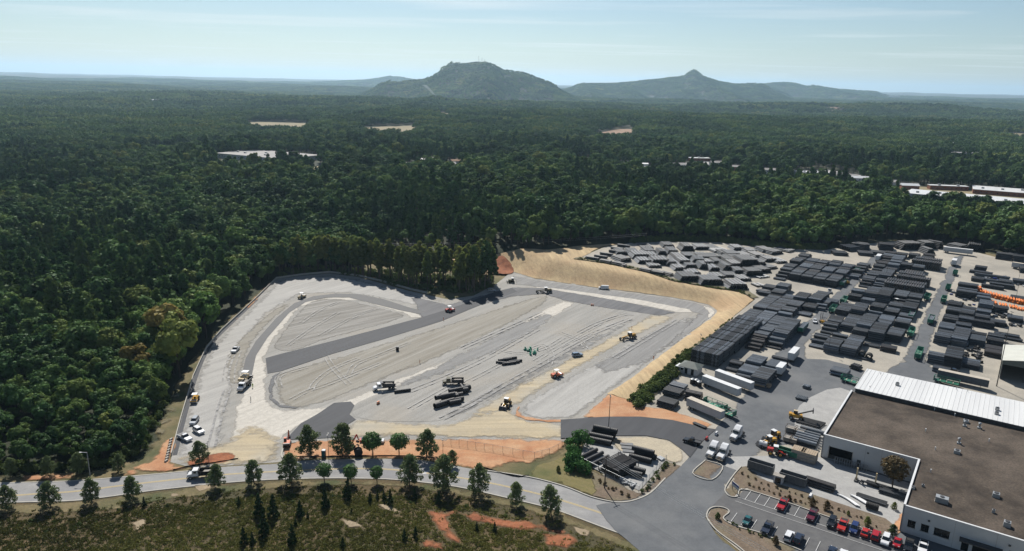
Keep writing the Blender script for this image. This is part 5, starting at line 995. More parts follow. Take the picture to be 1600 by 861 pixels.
def loader(px, py, ang, col, label, dz=.15, bucket=True):
    e = root('wheel_loader', px, py, ang, label, 'loader', None, dz)
    box(e, 'engine_hood', (-1.6,0,1.55), (2.0,1.6,1.1), col, tx=.9, ty=.85); box(e, 'cab', (.0,0,2.2), (1.3,1.5,1.7), 'glass', tx=.9, ty=.9); box(e, 'cab_roof', (0,0,3.1), (1.5,1.7,.12), 'white_metal'); box(e, 'front_frame', (1.4,0,1.1), (1.6,1.0,.6), col)
    for s in (-1, 1): box(e, 'lift_arm', (2.3,s*.55,1.15), (2.6,.2,.3), col, ry=.3); wheel(e, 1.5, s*1.1, .75, .55, 'p_yellow'); wheel(e, -1.5, s*1.1, .75, .55, 'p_yellow')
    if bucket: MB().prism([(3.2,.2),(3.2,1.2),(3.6,1.25),(4.4,.15)], -1.35, 1.35).build('bucket', 'steel_dark', e)
loader(791,635,250,'p_yellow','yellow wheel loader at the tip of the pale gravel bed'); loader(1400,476,200,'p_yellow','yellow loader machine beside the white van between the lanes', .2)
loader(1208,687,210,'p_yellow','yellow loader, farther of the two by the rusty cages', E1); loader(1201,696,200,'p_yellow','yellow loader, nearer of the two by the rusty cages', E1); loader(1211,712,340,'p_redm','red loader beside the green skip', E1)
def excavator(px, py, ang, col, label, dz=.15, sc=1.0):
    e = root('excavator', px, py, ang, label, 'excavator', None, dz); e.scale = (sc,)*3; prof = [(-1.7,.15),(-2.0,.5),(-1.7,.9),(1.7,.9),(2.0,.5),(1.7,.15)]
    for s in (-1, 1): MB().prism(prof, s*1.05-.28, s*1.05+.28).build('track', 'tyre', e)
    box(e, 'turret', (-.4,0,1.45), (3.2,2.3,.9), col, tx=.95, ty=.95); box(e, 'cab', (.6,.7,2.2), (1.3,.95,1.5), 'glass', tx=.85); box(e, 'cab_roof', (.6,.7,3.0), (1.2,1.0,.1), col); box(e, 'counterweight', (-2.1,0,1.5), (.6,2.3,.9), 'steel_dark')
    box(e, 'boom', (2.4,-.2,3.1), (3.8,.35,.5), col, ry=-.75); box(e, 'stick', (4.3,-.2,3.0), (.35,.3,3.0), col, ry=-.35); MB().prism([(3.7,.9),(4.3,1.6),(4.7,1.3),(4.5,.6)], -.75, .4).build('bucket', 'steel_dark', e)
excavator(449,697,100,'p_orange_m','orange excavator beside the site entrance kerb', sc=.85); excavator(547,701,60,'p_redm','red machine half hidden behind a roadside tree', sc=.8)
def forklift(px, py, ang, col, label, dz=.22, sc=1.0):
    e = root('forklift', px, py, ang, label, 'forklift', None, dz); e.scale = (sc,)*3
    MB().prism([(-1.6,.4),(-1.6,1.2),(-.9,1.3),(.4,1.0),(1.2,1.0),(1.2,.4)], -.75, .75).build('body', col, e); box(e, 'counterweight', (-1.5,0,.9), (.7,1.4,1.0), col); box(e, 'overhead_guard', (-.1,0,2.4), (1.4,1.2,.1), 'steel_dark')
    for x in (-.7,.5):
        for s in (-1, 1): box(e, 'guard_post', (x,s*.55,1.7), (.08,.08,1.4), 'steel_dark')
    for s in (-1, 1): box(e, 'mast', (1.45,s*.4,2.0), (.15,.15,3.6), 'steel_dark'); box(e, 'fork', (2.2,s*.35,.5), (1.3,.14,.08), 'steel_dark'); wheel(e, .9, s*.7, .45, .3); wheel(e, -1.2, s*.7, .4, .3)
forklift(1286,506,100,'p_yellow','yellow forklift on the left yard lane',.22,1.3); forklift(1323,443,80,'p_yellow','yellow forklift between green trailers on the left lane',.22,1.3)
# yard crane-forklift with raised boom and dark pipes behind
e = root('telehandler', 1243, 656, -20, 'yellow telehandler with black raised boom near the warehouse corner', 'telehandler', None, E1)
box(e,'body',(0,0,1.3),(4.6,2.0,1.1),'p_yellow',tx=.9,ty=.9); box(e,'cab',(-.2,.6,2.2),(1.5,.9,1.3),'glass',tx=.85); box(e,'cab_roof',(-.2,.6,2.95),(1.4,1.0,.1),'p_cream'); box(e,'boom',(2.4,-.3,3.0),(6.0,.4,.45),'steel_dark',ry=-.42); box(e,'carriage',(5.3,-.3,4.2),(.3,1.8,1.5),'steel_dark'); box(e,'engine_hood',(-1.9,0,1.7),(1.1,1.8,.8),'p_yellow',tx=.8)
for s in (-1,1): wheel(e,1.6,s*1.0,.7,.45); wheel(e,-1.6,s*1.0,.7,.45)
# paver
e = root('paver', 383, 593, -93, 'asphalt paver laying the fresh strip behind the white dump truck', 'paver', None, .15)
box(e,'hopper',(2.2,0,.9),(1.9,3.0,.9),'p_cream',tx=1.0,ty=1.0); box(e,'body',(0,0,1.2),(3.0,2.4,1.3),'p_cream'); box(e,'screed',(-2.3,0,.45),(1.0,4.2,.5),'steel_dark'); box(e,'canopy',(-.6,0,3.0),(2.2,2.4,.1),'white_metal')
for s in (-1,1):
    MB().prism([(-1.4,.1),(-1.6,.45),(-1.3,.8),(1.3,.8),(1.6,.45),(1.4,.1)], s*1.0-.2, s*1.0+.2).build('track','tyre',e)
    for x in (-1.5,.3): box(e,'canopy_post',(x,s*1.0,2.4),(.08,.08,1.2),'steel_dark')
# workers: small standing figures, one mesh body each
def person(px, py, ang, vest, label, dz=.1):
    x, y, z = at(px, py); mb = bpy.data.meshes.new('person')
    J = [((0,0,.95),.15),((0,0,1.2),.155),((0,0,1.42),.15),((0,0,1.52),.06),((0,0,1.62),.10),((.02,0,1.74),.09),((0,.2,1.4),.07),((.05,.27,1.15),.05),((.15,.26,.93),.045),((0,-.2,1.4),.07),((.02,-.28,1.15),.05),((.1,-.29,.92),.045),((0,.1,.85),.10),((.04,.11,.48),.075),((0,.12,.08),.055),((.14,.12,.04),.045),((0,-.1,.85),.10),((-.04,-.11,.48),.075),((-.08,-.12,.08),.055),((.06,-.12,.04),.045)]
    E = [(0,1),(1,2),(2,3),(3,4),(4,5),(2,6),(6,7),(7,8),(2,9),(9,10),(10,11),(0,12),(12,13),(13,14),(14,15),(0,16),(16,17),(17,18),(18,19)]
    mb.from_pydata([j[0] for j in J], E, []); o = mkobj('person', mb, vest, None, (x,y,z+dz), R(ang)); sk = o.modifiers.new('skin','SKIN'); 
    for i, j in enumerate(J): o.data.skin_vertices[0].data[i].radius = (j[1],j[1])
    o.data.skin_vertices[0].data[0].use_root = True; o.modifiers.new('sub','SUBSURF').levels = 1; o.modifiers['sub'].render_levels = 1
    h = MB().cyl((.02,0,1.74),(.02,0,1.86),.13,10,.07).build('hard_hat','white_metal',o); tag(o, label, 'person')
mat('vest_lime', (.35,.55,.05)); mat('vest_orange', (.75,.2,.03)); mat('cloth_dark', (.05,.05,.07))
person(395,606,90,'vest_lime','worker in lime vest standing right of the dump truck at the paver'); person(393.5,597,200,'cloth_dark','dark clothed worker beside the paver'); person(392,627,20,'cloth_dark','dark clothed worker below the white dump truck'); person(987,515,0,'vest_orange','worker in orange vest above the yellow grader'); person(1021,562,40,'vest_orange','worker in orange vest at the foot of the right slope'); person(693,501,0,'vest_orange','worker in orange vest below the red roller'); person(656,568,0,'vest_orange','worker in orange vest alone on the long gravel bed')
# ------------------------------------------------------------------ loose goods on the site
def bigpipe(px, py, ang, ln, r, label, group, z=0.0, m='pipe_big', dz=.1, ribs=10):
    x, y, zz = at(px, py); o = MB().tube((-ln/2,0,r), (ln/2,0,r), r, r*.1, 16, ribs).build('drainage_pipe', m, None, (x,y,zz+dz+z), R(ang)); return tag(o, label, 'pipe', group)
bigpipe(629,613,22,6.2,.6,'single black pipe lying below the dump truck on the gravel bed',None)
for i, (px, py, an, ln, z) in enumerate([(789,564,22,6,0),(797,562,22,6,0),(786,569,-12,6,0),(795,570,22,6,0),(801,568.5,22,6,0),(805,566.5,22,6,0)]):
    bigpipe(px, py, an, ln, .55, 'black pipe in the flat row beside the green fittings', 'flat row of black pipes on the gravel bed')
for px, py, an, ln, r, z in [(699,632,35,5.5,1.0,0),(688,636,40,5,1.0,0),(703,625,28,6.5,.9,0),(710,622,28,6.5,.9,0),(716,628,28,4,.9,0),(723,615,25,4,1.1,0),(728,611,40,3.5,1.1,0),(711,632,28,4.5,.9,0),(700,627.5,28,5.5,.9,1.5),(690,630,32,5,.9,1.6),(722,607,110,3.4,.7,0),(712,618,28,5.5,.8,1.4)]:
    bigpipe(px, py, an, ln, r, 'large black pipe in the tumbled heap on the gravel bed', 'tumbled heap of large black pipes', z)
for i in range(9):
    px, py = 820+rnd.uniform(0,22), 549+rnd.uniform(-3,6); x, y, z = at(px, py); e = empty('green_fitting', (x,y,z+.1), rnd.uniform(0,6), 'bright green pipe fitting in the small heap above the black pipes', 'pipe fitting', 'green fittings on the gravel')
    s = rnd.uniform(.5,.9); MB().cyl((-s,0,s*.5),(s,0,s*.5),s*.5,10).build('body','green_fitting',e); MB().cyl((0,0,s*.5),(0,.2,s*2.0),s*.4,10).build('branch','green_fitting',e)
box(root('steel_box',621,548,10,'dark steel box standing alone on the brownish gravel bed','box',None,.1),'body',(0,0,.9),(1.3,1.3,1.8),'black_part'); 
def barrel(px, py, label, group='orange traffic barrels'):
    x, y, z = at(px, py); e = empty('traffic_barrel', (x,y,z+.1), 0, label, 'barrel', group); MB().cyl((0,0,.05),(0,0,1.0),.33,12,.27).build('body','orange',e); MB().cyl((0,0,0),(0,0,.08),.5,12).build('base','rubber',e)
    for z in (.45,.72): MB().cyl((0,0,z),(0,0,z+.12),.318 if z<.5 else .30,12).build('stripe','paint_white',e)
barrel(590,632,'orange barrel left of the dump truck on the gravel bed'); barrel(592,631,'orange barrel touching another left of the dump truck'); barrel(924,478,'orange barrel at the far end of the grey gravel bed'); barrel(926.5,478,'orange barrel beside another at the far end of the grey bed')
x, y, z = at(506,714); e = empty('portable_toilet', (x,y,z+.1), R(90), 'white roofed portable toilet on the red clay between two trees', 'toilet')
box(e,'cabin',(0,0,1.1),(1.15,1.15,2.1),'roll_grey'); box(e,'roof',(0,0,2.25),(1.25,1.25,.22),'white_metal',tx=.75,ty=.75); box(e,'door',(-.59,0,1.1),(.05,.8,1.8),'p_teal'); MB().cyl((.4,.4,2.2),(.4,.4,2.7),.05,6).build('vent_pipe','white_metal',e)
e = root('spool', 560, 712, 20, 'dark round hose reel behind a roadside tree on the clay', 'reel', None, .1)
for s in (-1,1): MB().cyl((0,s*.7,1.3),(0,s*.8,1.3),1.3,16).build('flange','black_part',e)
MB().cyl((0,-.7,1.3),(0,.7,1.3),.7,12).build('core','rubber',e)
strip('kerb', spline(P0([(462,692),(452,694),(443,702),(440,712),(444,720)]), 6), -.25, .25, .15, 'kerb', 'curved new concrete kerb at the site entrance', h=.2)
for px in [(430,684),(420,690)]: pass
sheet('dirt_heap', P0([(380,716),(384,708),(390,706),(393,712),(388,719)]), .15, 'gravel_dark', 1, 1, .1, 1, 'small grey spoil heap at the site entrance', hadd=lambda x,y: .0*x)
# low concrete wall around the left and far side: separate panels
WL = P0([(268,712),(283,655),(302,590),(323,544),(346,517.5),(399,468.5),(432,435.5),(470,430),(515,426),(560,431.5),(600,441),(640,452.5),(668,459)])
WLb = empty('boundary_wall', (WL[0][0], WL[0][1], 0), 0, 'low pale concrete wall along the left and far edge of the site', 'wall')
_w0 = Vector((WL[0][0], WL[0][1], 0)); pm = {}
for a, b in zip(WL[:-1], WL[1:]):
    a, b = np.array(a), np.array(b); ln = np.hypot(*(b-a)); k = max(1, round(ln/3.0)); an = math.atan2(b[1]-a[1], b[0]-a[0]); L1 = round(ln/k, 2)
    if L1 not in pm: q = MB().box((0,0,.5), (L1-.03,.28,1.1)).mesh('wall_panel'); q.materials.append(MATS['kerb']); pm[L1] = q
    for i in range(k):
        c = a+(b-a)*(i+.5)/k; mkobj('wall_panel', pm[L1], None, WLb, (c[0]-_w0.x, c[1]-_w0.y, hz(c)), an)
strip('wall_strip', spline([np.array(p) for p in WL[:6]], 4), -1.6, -.25, .10, 'asphalt_new', 'grey strip inside the low wall')  # dark grey strip following the inner side of the wall
for i in range(9):
    px, py = 263+i*.95, 722-i*4.2; x, y, z = at(px-3, py); o = MB().box((0,0,.35), (1.3,.6,.7), 0, .8, .8).build('stone_block', 'kerb', None, (x,y,z+.05), R(75)); tag(o, 'white stone block in the short row at the near end of the low wall', 'block', 'row of white stone blocks')
# chain link fences
def fence(pts, h, label, sp=3.0, name='chain_link_fence', m='galv', top=True):
    pts = [np.array(p) for p in pts]; e = empty(name, (*pts[0], 0), 0, label, 'fence'); o0 = pts[0]
    pm_ = MB().cyl((0,0,-.1),(0,0,h),.055,6).mesh('post'); pm_.materials.append(MATS[m])
    for a, b in zip(pts[:-1], pts[1:]):
        ln = np.hypot(*(b-a)); k = max(1, round(ln/sp)); an = math.atan2(b[1]-a[1], b[0]-a[0])
        for i in range(k):
            c = a+(b-a)*i/k; d = a+(b-a)*(i+1)/k; zc, zd = hz(c)+.1, hz(d)+.1; mkobj('post', pm_, None, e, (c[0]-o0[0], c[1]-o0[1], zc))
            A = [(c[0]-o0[0], c[1]-o0[1], zc), (d[0]-o0[0], d[1]-o0[1], zd)]
            q = MB().add([A[0],A[1],(A[1][0],A[1][1],zd+h),(A[0][0],A[0][1],zc+h)],[(0,1,2,3)]).build('mesh_panel','chainlink',e)
            MB().cyl((*A[0][:2],zc+h),(*A[1][:2],zd+h),.035,5).build('top_rail',m,e)
    mkobj('post', pm_, None, e, (pts[-1][0]-o0[0], pts[-1][1]-o0[1], hz(pts[-1])+.1)); return e
cm = mat('chainlink', (.42,.42,.42), None, 1, .5, metal=.4); b_ = cm.node_tree.nodes['Principled BSDF']; b_.inputs['Alpha'].default_value = .16
fence(P0([(612,690),(652,690),(692,694),(730,699),(770,705),(817,714),(835,717),(858,711),(872,704),(884,694)]), 2.2, 'chain link fence across the red clay bank')
fence(P0([(893,717),(919,731),(960,751),(998,770),(1020,745),(1041,721)]), 2.2, 'chain link fence round the compound of big black pipes')
# black silt fences by the road
for px, lab in [([(745,728),(765,735),(790,742),(810,746),(826,744)],'black silt fence sagging beside the road bend'),([(462,715),(520,714.5),(580,714),(640,714),(680,717)],'black silt fence along the far kerb under the trees'),([(270,736),(300,729),(330,725),(372,718)],'black silt fence in front of the small clay heap')]:
    s = spline(P0(px), 6); e = empty('silt_fence', (*s[0], 0), 0, lab, 'fence'); mb = MB(); n_ = len(s)
    for i, p in enumerate(s):
        j = random.uniform(-.12,.12); mb.v += [(p[0]-s[0][0], p[1]-s[0][1], .05), (p[0]-s[0][0]+j, p[1]-s[0][1]+.15,   .5+j)]
    mb.f += [(2*i, 2*i+2, 2*i+3, 2*i+1) for i in range(n_-1)]; mb.build('fabric','silt_black',e)
    for p in s[::3]: MB().box((p[0]-s[0][0], p[1]-s[0][1]+.1, .45),(.06,.06,.95)).build('stake','wood',e)
# ------------------------------------------------------------------ compound with big black pipes
CP = YO[0]+.02
for px, py, an, ln, r, z, lab in [(943,682,-22,8,.95,0,'topmost'),(939,688,-22,8,.95,0,'middle'),(936,694.5,-22,8,.95,0,'lowest')]:
    bigpipe(px, py, an, ln, r, lab+' of the three huge black pipes in the upper left of the compound', 'huge pipes in the compound', z+CP-.1, dz=.1, ribs=14)
bigpipe(945,683.5,-22,8,.95,'huge black pipe resting on top of the upper left group in the compound','huge pipes in the compound',1.7+CP-.1,ribs=14)
for i, (px, py) in enumerate([(919,713),(928,718),(937,724)]): bigpipe(px, py, 43, 8.2, .62, ['left','middle','right'][i]+' of the three slanting black pipes at the left of the compound','slanting pipes in the compound',CP-.1,ribs=14)
for i, (px, py, z) in enumerate([(1004,716,1.5),(1000,722,0),(1008,716,0),(990,738,0),(985,744,0)]):
    bigpipe(px, py, -27, 7.0, .9, ['topmost','second','rear','fourth','nearest'][i]+' black pipe in the right hand group of the compound','right hand pipes in the compound',z+CP-.1,ribs=14)
# dark open crate of pipe lengths in the middle: a frame with long slim pipes
cx, cy, cz = at(966,735); e = empty('pipe_rack', (cx,cy,cz+CP), R(43), 'black rack piled with slim pipes in the middle of the compound', 'rack')
box(e,'deck',(0,0,.15),(9.5,8.0,.3),'black_part')
for x in (-4.6,0,4.6):
    for s in (-1,1): box(e,'upright',(x,s*3.9,1.4),(.18,.18,2.6),'steel_dark')
    box(e,'cross_beam',(x,0,2.6),(.2,7.9,.2),'steel_dark')
for i in range(9):
    y = -1.2+i*.55; MB().cyl((-4.5+random.uniform(-.3,.3),y,2.85),(4.6+random.uniform(-.4,.4),y,2.85),.13,8).build('slim_pipe','pipe_brown',e)
for i in range(12): MB().cyl((-4.4,-3.4+i*.6,.75),(4.4,-3.4+i*.6,.75),.29,8).build('pipe','pipe_black',e)
for k in (1.3,1.85,2.35):
    for i in range(10): MB().cyl((-4.4,-3.1+i*.6,k),(4.4,-3.1+i*.6,k),.29,8).build('pipe','pipe_big',e)
for i in range(16):
    px, py = 982+rnd.uniform(-12,10), 0; py = 757+ (px-982)*.35+rnd.uniform(-4,4); x, y, z = at(px,py)
    o = MB().tube((-.9,0,.22),(.9,0,.22),.22,.04,10).build('pipe_offcut', rnd.choice(['pipe_blue','galv','pipe_white','pipe_black']), None, (x,y,z+CP), rnd.uniform(0,3.1)); tag(o,'grey pipe offcut in the litter at the front corner of the compound','pipe','offcuts in the compound')
for i in range(5):
    x, y, z = at(1029+i*1.6,717+i*.9); o = MB().tube((-.9,0,.25),(.9,0,.25),.25,.04,10).build('white_pipe_length','pipe_white',None,(x,y,z+CP+1.2*(0)),R(40)); tag(o,'short white pipe in the row at the right fence of the compound','pipe','short white pipes in the compound')
for i, p in enumerate([(979,696),(981,701.5),(983,707)]):
    x, y, z = at(*p); e = empty('steel_plate', (x,y,z+CP), R(-8), ['far','middle','near'][i]+' grey slab on the sand behind the compound','slab','grey slabs on the sand'); MB().box((0,0,.12),(4.2,1.7,.18)).build('slab','roll_grey',e); MB().box((0,0,.02),(3.6,.3,.1)).build('bearer','wood',e)
for i, p in enumerate([(958,688),(962,691),(966,693)]):
    x, y, z = at(*p); o = MB().box((0,0,.12),(5.5,.25,.22)).build('timber_beam','wood',None,(x,y,z+CP),R(-20)); tag(o,'long dark timber lying beside the huge pipes of the compound','timber','timbers by the compound')
# ------------------------------------------------------------------ yard goods near the warehouse
def skip(px, py, ang, label, ln=7.0, m='roll_grey', h=2.1):
    e = root('roll_off_skip', px, py, ang, label, 'skip', None, E1); box(e,'floor',(0,0,.35),(ln,2.4,.12),m)
    for s in (-1,1):
        box(e,'side',(0,s*1.2,.3+h/2),(ln,.1,h),m); box(e,'top_rail',(0,s*1.2,.35+h),(ln,.18,.14),m)
        for i in range(7): box(e,'rib',(-ln/2+(i+.5)*ln/7,s*1.29,.3+h/2),(.12,.12,h),m)
        wheel(e,-ln/2+.5,s*.9,.2,.2)
    box(e,'end_wall',(ln/2,0,.3+h/2),(.1,2.4,h),m); box(e,'tailgate',(-ln/2,0,.3+h/2),(.1,2.4,h),m)
skip(1188,737,VD,'dark grey roll-off skip at the left of the concrete apron',7.5,h=2.4); skip(1238,756,VD,'dark grey roll-off skip between the other skip and the pipe bundle',7.5,h=2.4)
x,y,z = at(1216,755); e = empty('site_cabinet',(x,y,z+E1),TH,'small pale roofed cabinet between the two grey skips','cabinet'); box(e,'body',(0,0,1.1),(1.8,2.6,2.2),'wall_white'); box(e,'roof',(0,0,2.3),(2.2,3.2,.16),'wood_grey'); box(e,'door',(-.93,0,1.0),(.05,1.6,1.8),'glass_dark')
skip(1228,712,VD,'green skip loaded with timber beside the red loader',7.0,'green_metal',1.5)
e = root('tank_trailer',1192,700,VD,'white rounded tank at the front of the green skip','tank',None,E1); MB().cyl((-1.2,0,1.2),(1.2,0,1.2),.9,14).build('tank','white_metal',e); box(e,'cradle',(0,0,.35),(2.2,1.2,.5),'steel_dark'); box(e,'hatch',(0,0,2.1),(.5,.5,.2),'galv'); wheel(e,0,.8,.35,.2); wheel(e,0,-.8,.35,.2)
for i in range(5):
    bigpipe(1257+i*1.6, 697-i*3.4, VD, 7.2, .62, ['nearest','second','third','fourth','farthest'][i]+' grey pipe in the row of five beside the warehouse corner','row of grey pipes by the warehouse',E1+.6,'pipe_grey',ribs=0)
for i in range(5): bigpipe(1257+i*1.6, 697-i*3.4, VD, 7.0, .6, ['nearest','second','third','fourth','farthest'][i]+' grey pipe of the lower layer beside the warehouse corner','lower row of pipes by the warehouse',E1-.65,'pipe_black',ribs=0)
bigpipe(1268,680,VD,7.6,.85,'thick grey pipe behind the row of five beside the warehouse',None,E1+.4,'pipe_grey',ribs=0)
for k,(px,py,dx,dy,h,lab) in enumerate([(1247,716,3.6,4.0,3.0,'left stack of crated timber goods by the bay door'),(1263,721,3.6,4.6,3.0,'right stack of crated timber goods by the bay door')]):
    x,y,z = at(px,py); e = empty('crate_stack',(x,y,z+E1),TH,lab,'crates')
    for i in range(3):
        c = box(e,'crate',(0,0,.5+i*1.02),(dx,dy,.9),'wood_grey')
        for s in (-1,0,1): box(c,'runner',(0,s*dy*.4,.0+i*1.02+.03),(dx,.14,.1),'wood')
        box(c,'batten',(-dx/2-.03,0,.5+i*1.02),(.05,dy,.12),'wood')
    for i in range(7): box(e,'top_board',(0,-dy/2+(i+.5)*dy/7,3.03),(dx,dy/7-.08,.06),'wood')
def cage(px,py,w,d,h,label):
    x,y,z = at(px,py); e = empty('stillage',(x,y,z+E1),TH,label,'stillage','rusty stillages')
    for sx in (-1,1):
        for sy in (-1,1): box(e,'post',(sx*w/2,sy*d/2,h/2),(.1,.1,h),'bark')
    for zz in (.15,h*.5,h):
        for sx in (-1,1): box(e,'rail',(sx*w/2,0,zz),(.08,d,.08),'bark')
        for sy in (-1,1): box(e,'rail',(0,sy*d/2,zz),(w,.08,.08),'bark')
    box(e,'load',(0,0,h*.4),(w*.9,d*.9,h*.7),'wood_grey')
cage(1236,676,2.6,3.4,2.2,'rusty stillage at the back left of the grey pipe row'); cage(1249,680,2.6,3.4,2.2,'rusty stillage touching the thick grey pipe'); cage(1230,690,2.6,2.2,2.0,'rusty stillage beside the yellow loaders'); cage(1240,693,2.4,2.2,2.0,'rusty stillage left of the row of five pipes')
for i in range(7): bigpipe(1262+i*1.5,666-i*1.1,VD,8.0,.3,'slim black pipe in the bundle behind the telehandler','slim pipes behind the telehandler',E1-.1+(.0),ribs=0)
def flatbundle(px,py,n,ln,r,ang,m,label,rows=1,dz=None):
    x,y,z = at(px,py); e = empty('pipe_bundle_set',(x,y,z+(E1 if dz is None else dz)),R(ang),label,'pipe bundle')
    for k in range(rows):
        for i in range(n-k): MB().cyl((-ln/2+random.uniform(-.15,.15),(i-(n-k-1)/2)*2*r,r+k*1.75*r+.1),(ln/2,(i-(n-k-1)/2)*2*r,r+k*1.75*r+.1),r*.97,10).build('pipe',m,e)
    for s in (-1,1): box(e,'bearer',(s*ln*.3,0,.05),(.15,2*r*n,.1),'wood')
    return e
flatbundle(1281,762,5,8.2,.33,VD-2,'pipe_brown','dark pipe bundle on the apron right of the grey skips',3); flatbundle(1361,783,5,8.0,.25,VD-2,'pipe_black','flat bundle of black pipes right of the white pipes on the apron',1); flatbundle(1399,776,6,8.5,.25,VD-2,'pipe_black','flat bundle of black pipes at the foot of the inner warehouse wall',2); flatbundle(1378,764,3,8.5,.25,VD-2,'pipe_black','narrow bundle of black pipes beside the dark red tree',2)
flatbundle(1252,624,7,3.4,.28,PA,'pipe_blue','row of pale blue pipes on the drive beside the concrete pad',1); flatbundle(1260,607,6,2.2,.25,PA,'pipe_grey','small dark pipe bundle on the left edge of the concrete pad',2)
flatbundle(1312,585,7,6.5,.5,VD-4,'pipe_grey','big grey pipe bundle on the bend of the yard drive',2); flatbundle(1337,577,5,3.0,.45,40,'pipe_brown','short slanting pipes beside the big grey bundle',2)
flatbundle(1043,634,9,6.6,.34,VD,'pipe_black','wide dark pipe bundle nearest the red clay cut',3); flatbundle(1052,617,9,6.6,.34,VD,'pipe_black','wide dark pipe bundle below the bank hedge',3); flatbundle(1060,606,8,6.0,.3,VD,'pipe_grey','grey pipe bundle below the hut',2); flatbundle(1083,624,5,6.0,.5,VD+6,'pipe_brown','brown dark pipe heap left of the green racks',3); flatbundle(1186,604,3,4.5,.35,VD,'wood','timber stack right of the grey sided trailer',2); flatbundle(1199,606,3,2.4,.4,VD,'wood','pale timber crate pile beside the short white trailer',2); flatbundle(1128,637,4,6,.3,VD-16,'pipe_black','black pipes behind the green racks',1); flatbundle(1093,667,3,5,.25,VD-14,'pipe_black','black pipes on the red clay beside the dirty white trailer',1)
for i,p in enumerate([(1082,600),(1088,601),(1092,604)]):
    x,y,z = at(*p); o = MB().cyl((0,0,0),(0,0,1.9),1.1,14,.95).build('tank','black_part',None,(x,y,z+YZ)); MB().cyl((0,0,1.9),(0,0,2.3),.95,14,.3).build('lid','galv',o); tag(o,['left','middle','right'][i]+' dark round tank below the hut','tank','dark tanks below the hut')
# coils
for i,p in enumerate([(1331,556),(1346,558),(1357,562)]):
    x,y,z = at(*p); e = empty('pipe_coil',(x,y,z+YZ),R(VD+90),['left','middle','right'][i]+' big black pipe coil at the near corner between the lanes','coil','black pipe coils')
    MB().tube((-1.3,0,1.4),(1.3,0,1.4),1.4,.55,18,6).build('coil','rubber',e); MB().cyl((-1.35,0,1.4),(1.35,0,1.4),.12,8).build('core','steel_dark',e)
e = empty('pipe_coil',(*at(1362,797)[:2],at(1362,797)[2]+E1),R(VD),'black corrugated coil beside the white pipes on the apron','coil'); MB().tube((-1.6,0,.9),(1.6,0,.9),.9,.3,16,7).build('coil','rubber',e); MB().cyl((-1.65,0,.9),(1.65,0,.9),.1,8).build('core','steel_dark',e)
# white pipes on apron
for g,(px,py,n,lab) in enumerate([(1324,783,4,'white curved pipe in the left group on the apron'),(1343,784,6,'white pipe in the right group on the apron')]):
    for i in range(n):
        x,y,z = at(px+i*1.9,py+i*.55); mb = MB(); pts = spline([(-3.2,.0+ (.5 if g==0 else .1)),(-1,.1),(1,-.05),(3.2,.25 if g==0 else .0)],5)
        for a,b in zip(pts[:-1],pts[1:]): mb.cyl((a[0],a[1],.3),(b[0],b[1],.3),.21,8)
        tag(mb.build('white_pipe','pipe_white',None,(x,y,z+E1-.08),R(118)),lab,'pipe','white pipes on the apron')
# gantry frame machine
e = root('gantry_frame',1352,756,VD,'yellow green gantry frame machine in front of the inner warehouse wall','machine',None,E1)
for x in (-2.6,2.6):
    box(e,'upright',(x,0,2.0),(.4,.4,4.0),'p_cream'); box(e,'foot',(x,0,.15),(.9,2.4,.3),'steel_dark')
box(e,'cross_beam',(0,0,2.6),(5.2,.3,.3),'galv'); box(e,'roller_bed',(1.5,-.8,.7),(5.5,.8,.3),'steel_dark'); wheel(e,-1.5,-1.2,.4,.25); wheel(e,-.6,-1.2,.4,.25)
e = root('bar_rack',1328,731,VD,'long rack of grey bars against the warehouse wall','rack',None,E1)
for i in range(14): box(e,'upright',(-4.5+i*.7,0,.9),(.09,.9,1.8),'galv')
box(e,'top_rail',(0,.4,1.8),(9.6,.1,.1),'galv'); box(e,'bottom_rail',(0,.4,.2),(9.6,.1,.1),'galv')
# row of grey culvert ends behind the white roof
for i in range(15):
    p = UV(301.8, -15.5+i*1.55); o = MB().cyl((0,0,0),(0,0,2.7),.62,12).build('upright_pipe','galv',None,(p[0],p[1],hz(p)+YZ)); MB().cyl((0,0,2.7),(0,0,3.0),.62,12,.3).build('cap','galv',o); tag(o,'grey upright cylinder in the row behind the ribbed white roof','cylinder','grey cylinders behind the white roof')
e = root('skid_steer',1490,588,200,'dark machine parked beside the blue sided trailer','machine',None,.2); box(e,'body',(0,0,1.4),(4.5,2.4,1.8),'black_part',tx=.8,ty=.85); box(e,'cab',(.4,0,2.7),(1.6,1.6,1.0),'glass_dark',tx=.85); box(e,'arm',(2.6,.6,1.4),(2.4,.25,.3),'steel_dark',ry=.3)
for s in (-1,1): wheel(e,1.4,s*1.1,.8,.5); wheel(e,-1.4,s*1.1,.8,.5)
for px,py,m,lab,s in [(1104,688,'p_redm','red block barrier beside the drive',(1.8,.7,.9)),(1119,680,'white_metal','white block barrier beside the drive',(1.8,.7,.9)),(1266,778,'white_metal','pale box on the mulch bed',(2.2,1.0,.8))]:
    x,y,z = at(px,py); o = MB().box((0,0,s[2]/2),s,0,.85,.6).build('barrier_block',m,None,(x,y,z+E1),TH); tag(o,lab,'barrier')
e = empty('sign_board',(*at(1148,770)[:2],at(1148,770)[2]+E1),R(20),'blue and white sign board at the tip of the mulch bed','sign')
box(e,'panel',(0,0,1.9),(.1,3.2,1.5),'paint_white'); box(e,'band',(-.06,0,2.25),(.03,3.0,.5),'blue_bit')
for s in (-1,1): box(e,'leg',(0,s*1.2,.7),(.12,.12,1.4),'steel_dark')
